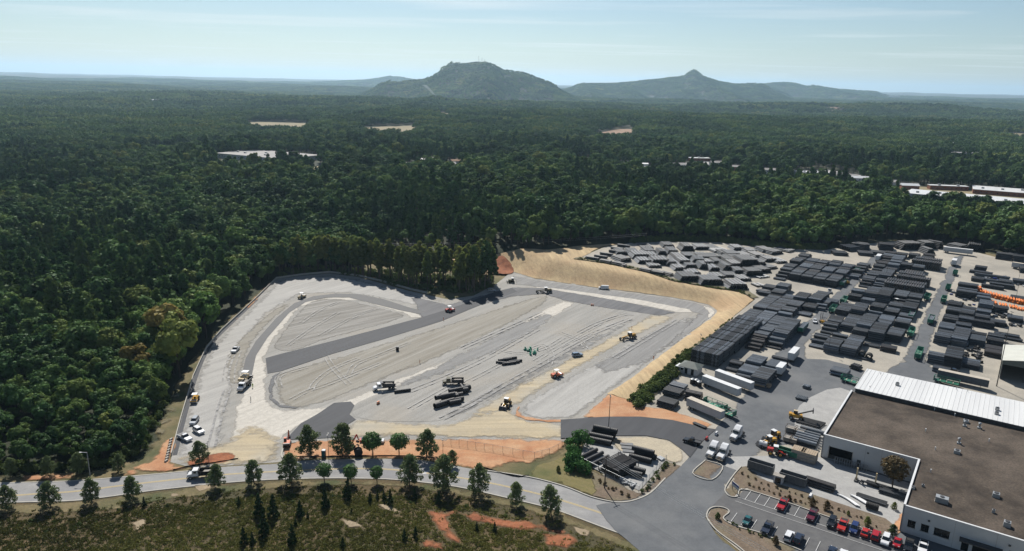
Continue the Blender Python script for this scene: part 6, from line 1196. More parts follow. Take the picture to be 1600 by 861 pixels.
# ------------------------------------------------------------------ poles and wires
def pole(px, py, h, label, kind='utility', ang=0, dz=.1, r=.16):
    x, y, z = at(px, py); e = empty('utility_pole' if kind == 'utility' else 'light_pole', (x,y,z+dz), R(ang), label, 'pole'); m = 'pole_wood' if kind == 'utility' else ('galv' if kind == 'galv' else 'steel_dark')
    MB().cyl((0,0,-.2),(0,0,h),r,8,r*.6).build('shaft',m,e)
    if kind == 'utility':
        box(e,'crossarm',(0,0,h-.6),(.14,2.2,.16),m)
        for s in (-1,0,1): MB().cyl((0,s*.95,h-.5),(0,s*.95,h-.25),.07,6).build('insulator','galv',e)
    elif kind == 'galv': box(e,'arm',(.9,0,h),(1.9,.09,.09),m); box(e,'lamp_head',(1.9,0,h),(.7,.28,.12),'white_metal')
    else:
        for s in (-1,1): box(e,'lamp_head',(0,s*.6,h),(.4,.7,.16),'steel_dark')
    return (x,y,z+dz+h)
T1 = pole(944.5,764,10.5,'wooden utility pole between the compound and the road',ang=-55,r=.2)
pole(950,682,14.5,'tall slim light pole behind the fenced compound','lamp',r=.14); pole(141,744,7.5,'grey street lamp on the far verge beside the wood','galv',ang=180); pole(327,727,7.5,'grey post beside the small roadside tree','galv2' if False else 'lamp',r=.1); pole(514,721,9,'tall thin post on the clay between trees','lamp',r=.09); pole(692,709,5,'thin post at the clay gap beside the fence','lamp',r=.07)
pole(1094,539,4.5,'small lamp post on the straw bank','lamp',r=.08,dz=.4); pole(1091,569,6.5,'lamp post beside the low black bundles','lamp',r=.09,dz=.2); pole(1557,604,22,'very tall yard mast behind the white roof beside the shed','lamp',r=.2,dz=.2); pole(1345,482,9,'light pole among stacks between the lanes','lamp',dz=.2,r=.1); pole(1384,436,9,'light pole in the far half between the lanes','lamp',dz=.2,r=.1); pole(1294,552,9,'light pole at the near left corner between the lanes','lamp',dz=.2,r=.1); pole(1572,533,14,'light pole near the right edge of the yard','lamp',dz=.2,r=.12); pole(1585,478,12,'light pole in front of the orange heaps','lamp',dz=.2,r=.1); pole(1056,432,7,'light pole among the far left pyramids','lamp',dz=.2,r=.08); pole(1591,440,8,'light pole near the right end of the back lot','lamp',dz=.2,r=.08)
xx = UV(P_UU-7.0, P_V0+47); x,y,z = xx[0],xx[1],hz(xx)
e = empty('light_pole',(x-6,y-9,z+.2),0,'dark light pole rising from the bottom edge of the car park','pole'); MB().cyl((0,0,0),(0,0,8),.15,8,.1).build('shaft','steel_dark',e); box(e,'lamp_head',(0,0,8.05),(1.4,.4,.18),'bark_dark')
def wire(a, b, sag, label, r=.02, group=None):
    a, b = Vector(a), Vector(b); mb = MB(); n_ = 24; pts = []
    for i in range(n_+1):
        t = i/n_; p = a.lerp(b, t); p.z -= sag*4*t*(1-t); pts.append(p)
    for p, q in zip(pts[:-1], pts[1:]): mb.cyl(p, q, r, 4, caps=False)
    tag(mb.build('power_line','galv'), label, 'wire', group)
T2_ = (T1[0]+62, T1[1]-78, 10.5)
for i in range(3): wire((T1[0]+.6*(i-1), T1[1]+.6*(i-1), T1[2]-.3), (T2_[0]+.6*(i-1), T2_[1]+.6*(i-1), T2_[2]), 1.4, ['left','middle','right'][i]+' power line running from the pole to the lower right', .04)
a = G(560,402); b = G(985,383); A = (a[0]-60,a[1]+8,hz(a)+8); B = (b[0]+10,b[1]-3,hz(b)+9)
wire(A,B,4,'upper power line in front of the far wood',.05); wire((A[0],A[1],A[2]-1.2),(B[0],B[1],B[2]-1.2),4,'lower power line in front of the far wood',.045)
for i,p in enumerate([A,B]):
    e = empty('utility_pole',(p[0],p[1],p[2]-10),0,['left','right'][i]+' wooden pole carrying the power line before the far wood','pole'); MB().cyl((0,0,-1),(0,0,10.4),.2,8,.12).build('shaft','pole_wood',e); box(e,'crossarm',(0,0,10),(.15,2,.16),'pole_wood')
# masts on the big hill
for i,(px,py) in enumerate([(748,99.2),(753,98.9),(757,98.8)]):
    d = ray(px,py); t = 5600/d[1]; x = d[0]*t; z = hz((x,5600)); e = empty('radio_mast',(x,5600,z-3),0,['left','middle','right'][i]+' radio mast on top of the big hill','mast','radio masts on the hill'); hh = [55,42,30][i]; MB().cyl((0,0,0),(0,0,hh),1.1,6,.7).build('shaft','steel_dark',e); MB().cyl((0,0,hh*.6),(0,0,hh*.64),1.9,8).build('drum_antenna','white_metal',e)
def label_by_x(group, what, tail):
    it = [o for o in SC.objects if o.get('group') == group and o.get('category')]
    def sx(o): v = np.array(o.location)-np.array([0, 0, CAMH]); return (v @ RT)/(v @ FW)
    TENS = ORD+['twenty-'+w for w in ORD[:9]]+['thirtieth']+['thirty-'+w for w in ORD[:9]]+['fortieth']+['forty-'+w for w in ORD[:9]]+['fiftieth']+['fifty-'+w for w in ORD[:9]]+['sixtieth']+['sixty-'+w for w in ORD[:9]]
    for k, o in enumerate(sorted(it, key=sx)): o['label'] = f"{what}, {TENS[min(k, len(TENS)-1)]} from the left {tail}"
label_by_x('far left pipe pyramids', 'pyramid of grey pipes', 'in the far left corner')
label_by_x('pipe heaps at the back of the yard', 'big dark pipe heap', 'at the back of the yard')
label_by_x('segments of the tall black pipe block', 'segment of black pipe ends', 'in the tall black block')
label_by_x('rows of big black pipes between the lanes', 'tall row of big black pipes', 'beside the right hand lane')
label_by_x('orange pipe heaps', 'heap of bright orange pipes', 'in the long orange row')
label_by_x('diagonal row of dark bundles', 'dark pipe bundle', 'in the diagonal row')
label_by_x('low heaps along the crest', 'low dark pipe heap', 'along the crest of the straw bank')
label_by_x('grey cylinders behind the white roof', 'grey upright cylinder', 'in the row behind the white roof')
label_by_x('tumbled heap of large black pipes', 'large black pipe', 'in the tumbled heap on the gravel')
label_by_x('flat row of black pipes on the gravel bed', 'black pipe', 'in the flat row beside the green fittings')
BLK.update({'pipe stacks left of the yard lanes': 'left of the lanes', 'pipe stacks in the far left grid': 'of the far left grid', 'near pipe stacks between the lanes': 'between the lanes, near half', 'far pipe stacks between the lanes': 'between the lanes, far half', 'pipe stacks right of the lanes': 'right of the lanes'})
label_rows()

# ------------------------------------------------------------------ vegetation
def quads(c, n, s, rng):
    """leaf quads at centres c with normals n and half sizes s"""
    r = rng.normal(size=c.shape); t = np.cross(n, r); t /= np.linalg.norm(t, axis=1)[:, None]+1e-9; b = np.cross(n, t); s = s[:, None]; asp = rng.uniform(.6, 1.0, (len(c), 1))
    v = np.stack([c-t*s-b*s*asp, c+t*s-b*s*asp*.6, c+t*s*.8+b*s*asp, c-t*s*.7+b*s*asp*.8], 1).reshape(-1, 3); k = np.arange(len(c))*4
    return v, np.stack([k, k+1, k+2, k+3], 1)
def crown(kind, seed, H, nq, size):
    rng = np.random.default_rng(seed); C = []; NN = []
    if kind == 'hard':
        nl = rng.integers(16, 24); W_ = H*rng.uniform(.23, .31); zc = H*.60; lob = []
        for i in range(nl):
            a = rng.uniform(0, 6.28); e = rng.uniform(-.75, 1); rr = math.sqrt(max(0, 1-e*e))*rng.uniform(.55, 1.0)
            lob.append((math.cos(a)*rr*W_, math.sin(a)*rr*W_, zc+e*H*.29, H*rng.uniform(.085, .14)))
    elif kind == 'pine':
        nl = rng.integers(14, 20); lob = []
        for i in range(nl):
            t = (i+.5)/nl; z = H*(.40+.58*t); a = i*2.4+rng.uniform(-.4, .4); rr = H*.12*(1-.72*t)*rng.uniform(.5, 1.15)
            lob.append((math.cos(a)*rr, math.sin(a)*rr, z+rng.uniform(-.02, .02)*H, H*.078*(1-.4*t)))
    elif kind == 'cone':
        lob = []
        for i in range(26):
            t = (i+.5)/26; a = i*2.4; rr = H*.20*(1-t)**.8*rng.uniform(.5, 1); lob.append((math.cos(a)*rr, math.sin(a)*rr, H*(.08+.9*t), H*.085*(1-.65*t)))
    elif kind == 'street':   # ovoid with ragged outline
        lob = []
        for i in range(70):
            t = (i+.5)/70; a = i*2.4+rng.uniform(-.5, .5); env = math.sin(min(1, (t*.90+.10))**.72*math.pi)**.7; rr = H*.335*env*rng.uniform(.35, 1.06); lob.append((math.cos(a)*rr, math.sin(a)*rr, H*(.15+.80*t), H*rng.uniform(.06, .105)))
    elif kind == 'round':
        lob = []
        for i in range(34):
            a = i*2.4; e = -1+2*(i+.5)/34; rr = math.sqrt(1-e*e)*H*.30*rng.uniform(.8, 1.02); lob.append((math.cos(a)*rr, math.sin(a)*rr, H*.62+e*H*.27, H*rng.uniform(.09, .13)))
    else:  # bush
        lob = []
        for i in range(22):
            a = rng.uniform(0, 6.28); e = rng.uniform(0, 1); rr = math.sqrt(1-e*e)*H*.55*rng.uniform(.3, 1); lob.append((math.cos(a)*rr, math.sin(a)*rr, H*(.15+.6*e), H*rng.uniform(.16, .27)))
    lob = np.array(lob); w = lob[:, 3]**2; idx = rng.choice(len(lob), nq, p=w/w.sum()); d = rng.normal(size=(nq, 3)); d[:, 2] = d[:, 2]*.9+.25; d /= np.linalg.norm(d, axis=1)[:, None]
    c = lob[idx, :3]+d*(lob[idx, 3]*rng.uniform(.45, 1.1, nq)**.6)[:, None]*np.array([1, 1, .85])
    if kind in ('pine', 'cone'): d[:, 2] = np.abs(d[:, 2])*.6
    if kind in ('hard', 'round'):
        oc = c-np.array([0, 0, H*.5]); oc /= np.linalg.norm(oc, axis=1)[:, None]+1e-6; d = d*.45+oc*.75
    nn = d+rng.normal(size=d.shape)*(.34 if kind in ('hard', 'round', 'bush') else .5); nn /= np.linalg.norm(nn, axis=1)[:, None]
    return quads(c, nn, size*rng.uniform(.6, 1.25, nq), rng), lob
def trunk(kind, H, lob, seed, thick=1.0):
    rng = random.Random(seed); mb = MB(); r = H*(.016 if kind == 'pine' else .02)*thick; top = H*(.95 if kind in ('pine', 'cone') else .7)
    x = y = 0.; n = 5; pts = [Vector((0, 0, -.3))]
    for i in range(1, n+1): x += rng.uniform(-.012, .012)*H; y += rng.uniform(-.012, .012)*H; pts.append(Vector((x, y, top*i/n)))
    for i in range(n): mb.cyl(pts[i], pts[i+1], r*(1-.16*i), 6, r*(1-.16*(i+1)), caps=False)
    for l in (lob[::3] if kind != 'cone' else []):
        z = max(H*.25, l[2]-H*rng.uniform(.08, .16)); p = pts[0]
        for a, b in zip(pts[:-1], pts[1:]):
            if a.z <= z <= b.z: p = a.lerp(b, (z-a.z)/(b.z-a.z))
        mb.cyl(p, (l[0], l[1], l[2]), r*.38, 5, r*.12, caps=False)
    return mb
PROTO = {}
def proto(kind, seed, H, nq, size, leaf, bark):
    (v, f), lob = crown(kind, seed, H, nq, size); tm = trunk(kind, H, lob, seed)
    cm_ = npmesh('crown', v, f, [leaf]); tmsh = tm.mesh('trunk'); tmsh.materials.append(MATS[bark])
    nv = len(tm.v); jm = bpy.data.meshes.new('tree'); jm.from_pydata(tm.v+v.tolist(), [], tm.f+(f+nv).tolist()); jm.materials.append(MATS[bark]); jm.materials.append(MATS[leaf])
    jm.polygons.foreach_set('material_index', [0]*len(tm.f)+[1]*len(f)); jm.update(); return cm_, tmsh, jm
HARD = [proto('hard', 100+i, 16, 1500, .50, 'leaf', 'bark_dark') for i in range(6)]
PINE = [proto('pine', 200+i, 22, 1200, .52, 'leaf_pine', 'bark') for i in range(5)]
YOUNG = [proto('cone', 300+i, 6, 700, .20, 'leaf_young', 'bark_dark') for i in range(3)]
STREET = [proto('street', 400+i, 9, 3400, .185, 'leaf_street', 'bark') for i in range(6)]
ROUND = [proto('round', 500+i, 6, 1400, .19, 'leaf_round', 'bark') for i in range(3)]
BUSH = [proto('bush', 600+i, 3, 380, .22, 'leaf_bush', 'bark_dark') for i in range(4)]
EVER = [proto('bush', 700+i, 7, 1500, .30, 'leaf_ever', 'bark_dark') for i in range(2)]
def tree(pr, x, y, sc, label, cat='tree', group=None, name='tree', rz=None, z=None, leaf=None):
    zz = (hz((x, y)) if z is None else z)-.05; e = empty(name, (x, y, zz), random.uniform(0, 6.28) if rz is None else rz, label, cat, group); e.scale = (sc*random.uniform(.92, 1.08), sc*random.uniform(.92, 1.08), sc)
    e.rotation_euler = (random.gauss(0, .035), random.gauss(0, .035), e.rotation_euler[2]); c = mkobj('crown', pr[0], None, e); t = mkobj('trunk', pr[1], None, e)
    if leaf: c.material_slots[0].link = 'OBJECT'; c.material_slots[0].material = MATS[leaf]
    return e
def tree_px(pr, H0, bx, by, hpx, label, **k):
    p = G(bx, by); v = np.array([p[0], p[1], hz(p)-CAMH]); dep = v @ FW; el = math.asin(-v[2]/np.linalg.norm(v)); h = hpx*dep/FOC/math.cos(el); return tree(pr, float(p[0]), float(p[1]), h/H0, label, z=hz(p)+.1, **k)
NS = 'first second third fourth fifth sixth seventh eighth ninth tenth eleventh twelfth thirteenth fourteenth fifteenth sixteenth'.split()
south = [(10,796,37,'s'),(80,794,40,'s'),(144,787,38,'s'),(209,781,36,'s'),(336,764,36,'s'),(397,757,36,'s'),(455,756,47,'s'),(507,753,29,'r'),(549,754,29,'r'),(589.5,755.5,27,'r'),(640,759,46,'s'),(692,766,53,'s'),(748,774,46,'s'),(805.5,789,34,'s'),(861.5,806,45,'s')]
for i, (x, y, h, k) in enumerate(south):
    pr, H0 = (STREET[i % 6], 9) if k == 's' else (ROUND[i % 3], 6)
    tree_px(pr, H0, x, y, h, f"{'ragged oval' if k == 's' else 'neat round headed'} street tree, {NS[i]} from the left on the near verge", group='street trees on the near verge', name='street_tree')
north = [(17,743,28,'s'),(75.5,744,31,'s'),(125,741,33,'s'),(186,738,28,'s'),(312.5,725,36,'s'),(484.5,712,46,'s'),(534.6,712,48,'s'),(582.5,713,37,'r'),(623.4,712,34,'r'),(666.5,716,43,'s'),(705,728,24,'s')]
for i, (x, y, h, k) in enumerate(north):
    pr, H0 = (STREET[(i+3) % 6], 9) if k == 's' else (ROUND[i % 3], 6)
    tree_px(pr, H0, x, y, h, f"{'ragged oval' if k == 's' else 'neat round headed'} street tree, {NS[i]} from the left on the far verge", group='street trees on the far verge', name='street_tree')
for i, (x, y, h, lab) in enumerate([(905,700,27,'big glossy green bush at the upper left corner of the compound'),(893,713,18,'middle glossy green bush beside the compound fence'),(898,731,26,'big glossy green bush at the lower left corner of the compound'),(912,738,17,'smaller glossy green bush below the slanting pipes')]):
    tree_px(EVER[i % 2], 6.3, x, y, h, lab, cat='bush', name='evergreen_bush', group='bushes at the compound')
tree_px(ROUND[1], 5.4, 1394, 762, 44, 'dark reddish round tree in the inner corner of the warehouse', leaf='leaf_red', name='courtyard_tree')
con = [(373.5,790,14),(405,806,34),(427,810,35),(413,838,40),(382,850,27),(395,852,20),(457.6,855,34),(469,810,27),(462,826,16),(510,798,33),(578,789,20),(610,791,25),(550,809,14),(632.7,855,27),(649,850,26),(541.6,782,33),(745,834,17),(773,834,17),(601,786,18),(481,815,14),(590,783,14),(648,782,18),(685,790,20),(226,793,16),(535,862,22)]
NSX = NS+['seventeenth','eighteenth','nineteenth','twentieth','twenty-first','twenty-second','twenty-third','twenty-fourth','twenty-fifth','twenty-sixth']
for i, (x, y, h) in enumerate(con):
    tree_px(YOUNG[i % 3], 6, x, y, h, f"{'tall' if h > 24 else 'small'} dark young conifer, {NSX[sorted(con).index((x, y, h))]} from the left on the weedy slope", group='young conifers on the slope', name='young_conifer')
lim = [(1268,791,14,'leaf_red'),(1291,797,14,'leaf_red'),(1233,783,10,'leaf_red'),(1355,822,15,'leaf_lime'),(1396,796,12,'leaf_lime'),(1394,838,18,'leaf_bush'),(1121,812,11,'leaf_bush'),(1212,852,14,'leaf_red'),(1570,858,30,'leaf_lime'),(1588,866,26,'leaf_lime'),(1325,806,8,'leaf_lime'),(872,738,10,'leaf_bush')]
for i, (x, y, h, lf) in enumerate(lim):
    w_ = {'leaf_red':'purplish','leaf_lime':'yellow green','leaf_bush':'green'}[lf]
    tree_px(STREET[i % 4], 9, x, y, h, f"small {w_} ornamental tree in the planting beds, {NS[i]} of the row", leaf=lf, group='ornamental trees in the beds', name='ornamental_tree')
# shrub dots in the planting beds
rs = random.Random(11)
def shrubs(pts, n, lab, grp, s=(.16,.28), jit=.35, leaf=None):
    P = [np.array(G(*p)) for p in pts]; seg = [np.hypot(*(b-a)) for a, b in zip(P[:-1], P[1:])]; tot = sum(seg)
    for i in range(n):
        d = (i+.5)/n*tot; k = 0
        while d > seg[k] and k < len(seg)-1: d -= seg[k]; k += 1
        p = P[k]+(P[k+1]-P[k])*d/seg[k]+np.array([rs.gauss(0, jit), rs.gauss(0, jit)]); tree(BUSH[i % 4], float(p[0]), float(p[1]), rs.uniform(*s), f"clipped shrub, {['one','two','three','four','five','six','seven','eight','nine','ten','eleven','twelve','thirteen','fourteen','fifteen','sixteen','seventeen','eighteen','nineteen','twenty'][min(i,19)]} along {lab}", 'shrub', grp, 'shrub', z=hz(p)+YO[0], leaf=leaf)
shrubs([(1158,740),(1200,762),(1258,778),(1320,802),(1376,826)], 20, 'the upper row in the mulch bed', 'shrubs in the car park bed', leaf='leaf_red')
shrubs([(1165,758),(1222,777),(1290,800)], 15, 'the lower row in the mulch bed', 'shrubs in the car park bed', leaf='leaf_red')
shrubs([(1132,814),(1150,826),(1187,837),(1215,850)], 13, 'the row along the lower stalls', 'shrubs at the lower stalls')
shrubs([(924,746),(950,762),(985,777)], 9, 'the row at the road corner', 'shrubs at the road corner', (.2,.4), leaf='leaf_red')
shrubs([(1000,772),(1020,752),(1042,728),(1058,728)], 12, 'the row along the compound fence', 'shrubs along the compound fence', (.25,.5))
# pine stand beside the site
fr = PX([(436,432),(515,424.5),(563,434),(620,447),(680,455),(727,459),(768,449)]); bk = PX([(436,424),(515,419),(563,426),(620,434),(680,437),(727,437),(768,436)])
rp = random.Random(3); npine = 0
for i in range(112):
    t = rp.random()*5.999; k = int(t); f = t-k; a = np.array(fr[k])*(1-f)+np.array(fr[k+1])*f; b = np.array(bk[k])*(1-f)+np.array(bk[k+1])*f; p = a+(b-a)*rp.random()**1.3+np.array([0, 1.5])
    h = rp.uniform(18, 25)*(.9 if t < 2 else 1.0); big = t > 5.2 and rp.random() < .4
    tree(PINE[i % 5], float(p[0]), float(p[1]), h/22*(1.08 if big else 1), 'slim tall pine in the stand on the far edge of the site', 'tree', 'pines of the stand beside the site', 'pine_tree', leaf='leaf_stand'); npine += 1
for i, (x, y, h) in enumerate([(757,452,74),(770,449,52),(741,457,72)]): tree_px(PINE[i], 22, x, y, h, f"{['tallest dark pine at the right end of the stand','lone slim pine standing right of the stand','tall pine just left of the tallest in the stand'][i]}", name='pine_tree', group='pines of the stand beside the site')
# the wood
def forest_points():
    pts = []
    r = 190.0
    while r < 1350:
        s = 4.6 if r < 330 else 6.6+max(0, r-450)*.0052; n = int(2*R(39.5)*r/s)
        a = (np.arange(n)+RNG.uniform(-.4, .4, n))/n*2*R(39.5)-R(39.5); rr = r+RNG.uniform(-.42, .42, n)*s; pts.append(np.stack([rr*np.sin(a), rr*np.cos(a)], 1)); r += s
    P = np.concatenate(pts); x, y = P[:, 0], P[:, 1]; ok = ~pin(x, y, KPOLY)
    lp = np.array(P0(KPX)); 
    for c in CLEAR: ok &= ~pin(x, y, c)
    ok &= ~((y < 200) & (x > -60))
    d = pdist(x, y, KPOLY, True); ok &= (d > 1.5)
    return P[ok], d[ok]
FP, FD = forest_points()
_kx = P0([(130,735)])[0]
stand = np.sin(FP[:, 0]/47+FP[:, 1]/61)+np.sin(FP[:, 0]/113-FP[:, 1]/89+2)+RNG.normal(0, .7, len(FP))
ispine = stand > .75
hh = RNG.uniform(12.5, 21, len(FP))*np.where(ispine, 1.05, 1)*np.where(RNG.random(len(FP)) < .14, 1.32, 1)
young = np.clip((FP[:, 1]-215)/90, 0, 1); hh *= .42+.58*young
hh *= np.where((FD < 8) & (FP[:, 1] > 330), .8, 1)
dist = np.hypot(FP[:, 0], FP[:, 1])
order = np.argsort(dist)
vis = np.array([i for i in order if abs(math.atan2(FP[i, 0], FP[i, 1])) < R(35.6)])
near = vis[:300-npine]; nearset = set(near.tolist())
for i in near:
    x, y = FP[i]; 
    if ispine[i]: pr, H0, lab, nm = PINE[i % 5], 22, 'dark narrow conifer in the near young wood left of the site', 'forest_conifer'
    else: pr, H0, lab, nm = HARD[i % 6], 16, 'green broadleaf tree in the near young wood left of the site', 'forest_tree'
    tree(pr, float(x), float(y), float(hh[i])/H0, lab, 'tree', 'trees of the near wood', nm)
for bx, by, hp, lf, lab in [(281,588,92,'leaf_lime','big yellowing tree at the edge of the wood beside the dirt strip'),(262,560,84,'leaf_yellow','tall brownish yellow tree behind the big yellowing one'),(322,528,70,'leaf_bright','bright green broad tree behind the wall in the left wood'),(1143,372,36,'leaf_lime','bright yellow green round tree in the wood behind the yard'),(215,600,62,'leaf_yellow','smaller yellow brown tree in the left wood'),(170,690,44,'leaf_lime','pale green tree low in the left wood')]:
    tree_px(HARD[int(bx) % 6], 15.5, bx, by, hp, lab, leaf=lf, name='forest_tree')
def scatter(name, label, cat, P, sc, idx, protos, kind='stuff', z=None, sz=None, tilt=False):
    col = bpy.data.collections.new(name+'_kinds')
    for i, me in enumerate(protos): col.objects.link(bpy.data.objects.new(f'{name}_kind_{i:02d}', me))
    n = len(P); z = hfun(P[:, 0], P[:, 1])-.1 if z is None else z
    me = bpy.data.meshes.new(name); me.from_pydata(np.stack([P[:, 0], P[:, 1], z], 1).tolist(), [], [])
    a = me.attributes.new('sc', 'FLOAT_VECTOR', 'POINT'); s3 = np.stack([sc*RNG.uniform(.9, 1.1, n), sc*RNG.uniform(.9, 1.1, n), sc if sz is None else sz], 1); a.data.foreach_set('vector', s3.astype(np.float32).ravel())
    a = me.attributes.new('rot', 'FLOAT_VECTOR', 'POINT'); r = np.zeros((n, 3), np.float32); r[:, 2] = RNG.uniform(0, 6.28, n)
    if tilt:
        r[:, 2] = 0; e_ = 25.0; r[:, 0] = np.arctan((hfun(P[:, 0], P[:, 1]+e_)-hfun(P[:, 0], P[:, 1]-e_))/(2*e_)); r[:, 1] = -np.arctan((hfun(P[:, 0]+e_, P[:, 1])-hfun(P[:, 0]-e_, P[:, 1]))/(2*e_))
    a.data.foreach_set('vector', r.ravel())
    a = me.attributes.new('kind', 'INT', 'POINT'); a.data.foreach_set('value', np.asarray(idx, np.int32))
    o = mkobj(name, me, None); tag(o, label, cat, None, kind)
    ng = bpy.data.node_groups.new(name, 'GeometryNodeTree'); ng.interface.new_socket('Geometry', in_out='INPUT', socket_type='NodeSocketGeometry'); ng.interface.new_socket('Geometry', in_out='OUTPUT', socket_type='NodeSocketGeometry')
    N = ng.nodes; L = ng.links; gi = N.new('NodeGroupInput'); go = N.new('NodeGroupOutput'); ci = N.new('GeometryNodeCollectionInfo'); ci.inputs['Collection'].default_value = col; ci.inputs['Separate Children'].default_value = True; ci.inputs['Reset Children'].default_value = True
    ip = N.new('GeometryNodeInstanceOnPoints'); ip.inputs['Pick Instance'].default_value = True
    def na(nm, t): q = N.new('GeometryNodeInputNamedAttribute'); q.data_type = t; q.inputs[0].default_value = nm; return q.outputs[0]
    L.new(gi.outputs[0], ip.inputs['Points']); L.new(ci.outputs[0], ip.inputs['Instance']); L.new(na('kind', 'INT'), ip.inputs['Instance Index']); L.new(na('rot', 'FLOAT_VECTOR'), ip.inputs['Rotation']); L.new(na('sc', 'FLOAT_VECTOR'), ip.inputs['Scale']); L.new(ip.outputs[0], go.inputs[0])
    md = o.modifiers.new('scatter', 'NODES'); md.node_group = ng; return o
rest = np.array([i for i in range(len(FP)) if i not in nearset])
idx = np.where(ispine[rest], 6+rest % 5, rest % 6); H0 = np.where(ispine[rest], 22, 16)
scatter('forest', 'dense mixed wood spreading behind and left of the site', None, FP[rest], hh[rest]/H0, idx, [p[2] for p in HARD]+[p[2] for p in PINE])
# canopy patches for the far woods
def patch(seed):
    rng = np.random.default_rng(seed); vs = []; fs = []; k = 0
    for i in range(34):
        x, y = rng.uniform(-30, 30, 2); H = rng.uniform(11, 22); n = 64; W_ = rng.uniform(4.0, 6.8); d = rng.normal(size=(n, 3)); d[:, 2] = np.abs(d[:, 2])*.9-.1; d /= np.linalg.norm(d, axis=1)[:, None]
        c = np.array([x, y, H*.55])+d*np.array([W_, W_, H*.45])*rng.uniform(.75, 1.05, (n, 1)); nn = d+rng.normal(size=d.shape)*.3; nn /= np.linalg.norm(nn, axis=1)[:, None]; v, f = quads(c, nn, rng.uniform(.8, 1.7, n), rng); vs.append(v); fs.append(f+k); k += len(v)
    return npmesh('canopy', np.concatenate(vs), np.concatenate(fs), ['leaf'])
pp = []; r = 1320.0
while r < 13500:
    s = min(72, max(34, r*.020)) if r < 9500 else 110; n = int(2*R(39)*r/s); a = (np.arange(n)+RNG.uniform(-.45, .45, n))/n*2*R(39)-R(39); rr = r+RNG.uniform(-.45, .45, n)*s; pp.append(np.stack([rr*np.sin(a), rr*np.cos(a), np.full(n, s)], 1)); r += s*.9
PP = np.concatenate(pp); ok = np.ones(len(PP), bool)
for c in CLEAR:
    cc = np.array(c); m_ = cc.mean(0); ok &= ~pin(PP[:, 0], PP[:, 1], [tuple(q+(q-m_)/max(1, np.hypot(*(q-m_)))*26*max(1, np.hypot(*m_)/2200)) for q in cc])
PP = PP[ok]
kk_ = PP[:, 2]/44
scatter('far_forest', 'unbroken far woods rolling to the hills', None, PP[:, :2], kk_, RNG.integers(0, 8, len(PP)), [patch(900+i) for i in range(8)], sz=np.where(np.hypot(PP[:, 0], PP[:, 1]) > 4600, .5, 1)*np.clip(kk_, .8, 1.15)*RNG.uniform(.75, 1.15, len(PP)), tilt=True)
# single trees set apart in far gardens fill the forest edges of the clearings already
# weeds, brush and hedge
def fill(poly, n, rng):
    P = np.array(poly); lo, hi = P.min(0), P.max(0); q = rng.uniform(lo, hi, (int(n), 2)); return q[pin(q[:, 0], q[:, 1], poly)]
def tuft(seed, n=26, H=.7, W_=.9, s=.16):
    rng = np.random.default_rng(seed); c = np.stack([rng.normal(0, W_*.45, n), rng.normal(0, W_*.45, n), np.abs(rng.normal(.3, .25, n))*H], 1); nn = rng.normal(size=(n, 3)); nn[:, 2] = np.abs(nn[:, 2])*.7; nn /= np.linalg.norm(nn, axis=1)[:, None]; v, f = quads(c, nn, rng.uniform(.5, 1.4, n)*s, rng); return npmesh('tuft', v, f, ['tuft'])
bare = [P0(p) for p in [[(663,797),(690,802),(716,799),(702,814),(708,834),(726,861),(694,852),(676,824)],[(708,800),(740,802),(780,811),(828,815),(852,822),(838,833),(808,831),(768,826),(733,818)],[(846,838),(890,832),(908,848),(886,866),(852,858)],[(658,851),(694,858),(696,870),(656,868)],[(800,816),(850,820),(896,829),(884,840),(838,832)],[(205,820),(225,812),(232,818),(212,836)],[(525,815),(560,826),(575,838),(545,835)],[(585,788),(620,800),(632,808),(600,802)]]]
T = fill(FIELD, 90000, RNG); T = T[(pdist(T[:, 0], T[:, 1], RSs) > 4.5)]
for b in bare: T = T[~pin(T[:, 0], T[:, 1], b) | (RNG.random(len(T)) < .06)]
dr = pdist(T[:, 0], T[:, 1], RSs); T = T[(dr > 9) | (RNG.random(len(T)) < .25)]
scatter('weeds', 'knee high weeds and dry grass on the slope below the road', None, T, RNG.uniform(.4, .95, len(T)), RNG.integers(0, 4, len(T)), [tuft(40+i) for i in range(4)], z=hfun(T[:, 0], T[:, 1])+fadd(T[:, 0], T[:, 1])+.05)
B = fill(FIELD, 5200, RNG); dr = pdist(B[:, 0], B[:, 1], RSs); xb = B[:, 0]
keep = ((dr > 8) & (dr < 13) & (RNG.random(len(B)) < .4)) | ((dr > 9) & (xb < -105) & (RNG.random(len(B)) < .28)) | ((dr > 9) & (xb > -5) & (RNG.random(len(B)) < .2)) | ((dr > 9) & (RNG.random(len(B)) < .03))
B = B[keep]
for b in bare: B = B[~pin(B[:, 0], B[:, 1], b)]
scatter('undergrowth', 'leafy brush along the top of the weedy slope', None, B, RNG.uniform(.18, .45, len(B)), RNG.integers(0, 4, len(B)), [p[2] for p in BUSH])
hd = PX([(985,629),(1000,612),(1030,590),(1060,562),(1075,551),(1084,552),(1072,570),(1052,592),(1030,612),(1010,632),(995,637)])
Hh = fill(hd, 1500, RNG); scatter('hedge_growth', 'leafy green hedge growth on the bank beside the pipe yard', None, Hh, RNG.uniform(.5, 1.15, len(Hh)), RNG.integers(0, 4, len(Hh)), [p[2] for p in BUSH])
hd2 = PX([(905,402.5),(952,411),(1012,424),(1052,437.5),(1112,449),(1162,456),(1178,467),(1172,467),(1155,458),(1112,451),(1050,440),(1010,426),(950,413.5),(900,405.5)])
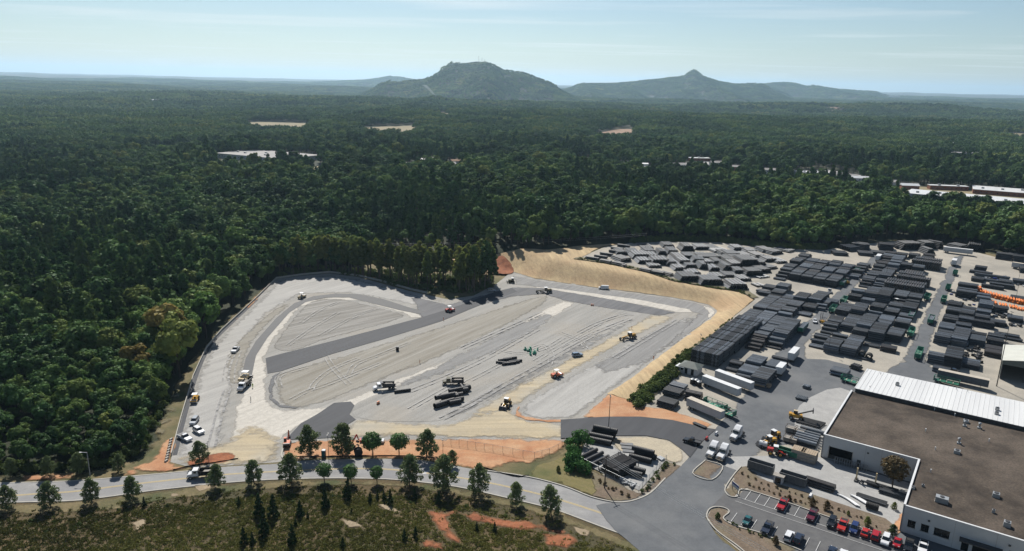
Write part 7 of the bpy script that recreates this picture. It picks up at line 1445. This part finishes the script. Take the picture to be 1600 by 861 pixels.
H2 = fill(hd2, 3200, RNG); H3 = fill(PX([(1075,551),(1089,537),(1112,522),(1140,500),(1150,496),(1118,525),(1096,541),(1084,552)]), 500, RNG); H4 = np.concatenate([H2, H3]); scatter('bank_weeds', 'low weeds along the crest of the straw bank', None, H4, RNG.uniform(.15, .4, len(H4)), RNG.integers(0, 4, len(H4)), [p[2] for p in BUSH], z=hfun(H4[:, 0], H4[:, 1])+.25)
# scrubby edge of the wood along the road and back fence
ed = fill(P0([(-60,740),(0,739),(130,733),(180,727),(228,703),(243,664),(262,622),(250,640),(232,672),(215,700),(170,722),(100,728),(0,732),(-60,735)]), 900, RNG); e2 = fill(PX([(985,381),(1040,377),(1120,378),(1200,388),(1290,391),(1290,386),(1200,381),(1120,372),(1040,371),(985,376)]), 1600, RNG); ed = np.concatenate([ed, e2])
us = fill(fr+PX([(768,433),(727,433),(680,432),(620,428),(563,422),(515,419),(436,423)]), 900, RNG); ed = np.concatenate([ed, us])
scatter('shrubbery', 'bushy undergrowth at the edge of the wood', None, ed, RNG.uniform(.5, 1.2, len(ed)), RNG.integers(0, 4, len(ed)), [p[2] for p in BUSH])

# ------------------------------------------------------------------ smoke and haze
sm = MB(); d = ray(683,152); t = 3600/d[1]; sx, sz0 = d[0]*t, 0; gz = hz((sx, 3600))
rings = []
for i in range(9):
    k = i/8; c = Vector((sx-38*k-22*k*k, 3600, gz+14+66*k)); rr = 2.5+10*k; rings.append([(c.x+math.cos(a)*rr, c.y+math.sin(a)*rr, c.z) for a in [6.28318*j/12 for j in range(12)]])
vv = [p for r_ in rings for p in r_]; ff = [(i*12+j, i*12+(j+1) % 12, (i+1)*12+(j+1) % 12, (i+1)*12+j) for i in range(8) for j in range(12)]+[tuple(range(11, -1, -1)), tuple(range(96, 108))]
m = bpy.data.materials.new('smoke'); m.use_nodes = True; N = m.node_tree.nodes; N.clear(); o_ = N.new('ShaderNodeOutputMaterial'); pv = N.new('ShaderNodeVolumePrincipled'); pv.inputs['Color'].default_value = (.9,.92,.95,1); pv.inputs['Density'].default_value = .012; m.node_tree.links.new(pv.outputs[0], o_.inputs['Volume']); MATS['smoke'] = m
tag(sm.add(vv, ff).build('smoke', 'smoke'), 'thin plume of smoke rising from the woods left of the big hill', None, None, 'stuff')
m = bpy.data.materials.new('haze'); m.use_nodes = True; N = m.node_tree.nodes; N.clear(); o_ = N.new('ShaderNodeOutputMaterial'); pv = N.new('ShaderNodeVolumePrincipled'); pv.inputs['Color'].default_value = (.54,.79,1.0,1); pv.inputs['Density'].default_value = 4.1e-5; pv.inputs['Anisotropy'].default_value = .35; m.node_tree.links.new(pv.outputs[0], o_.inputs['Volume']); MATS['haze'] = m
hb = MB().box((0, 20500, 200), (82000, 43800, 700)).build('haze', 'haze'); tag(hb, 'pale blue air between the camera and the hills', None, None, 'stuff')
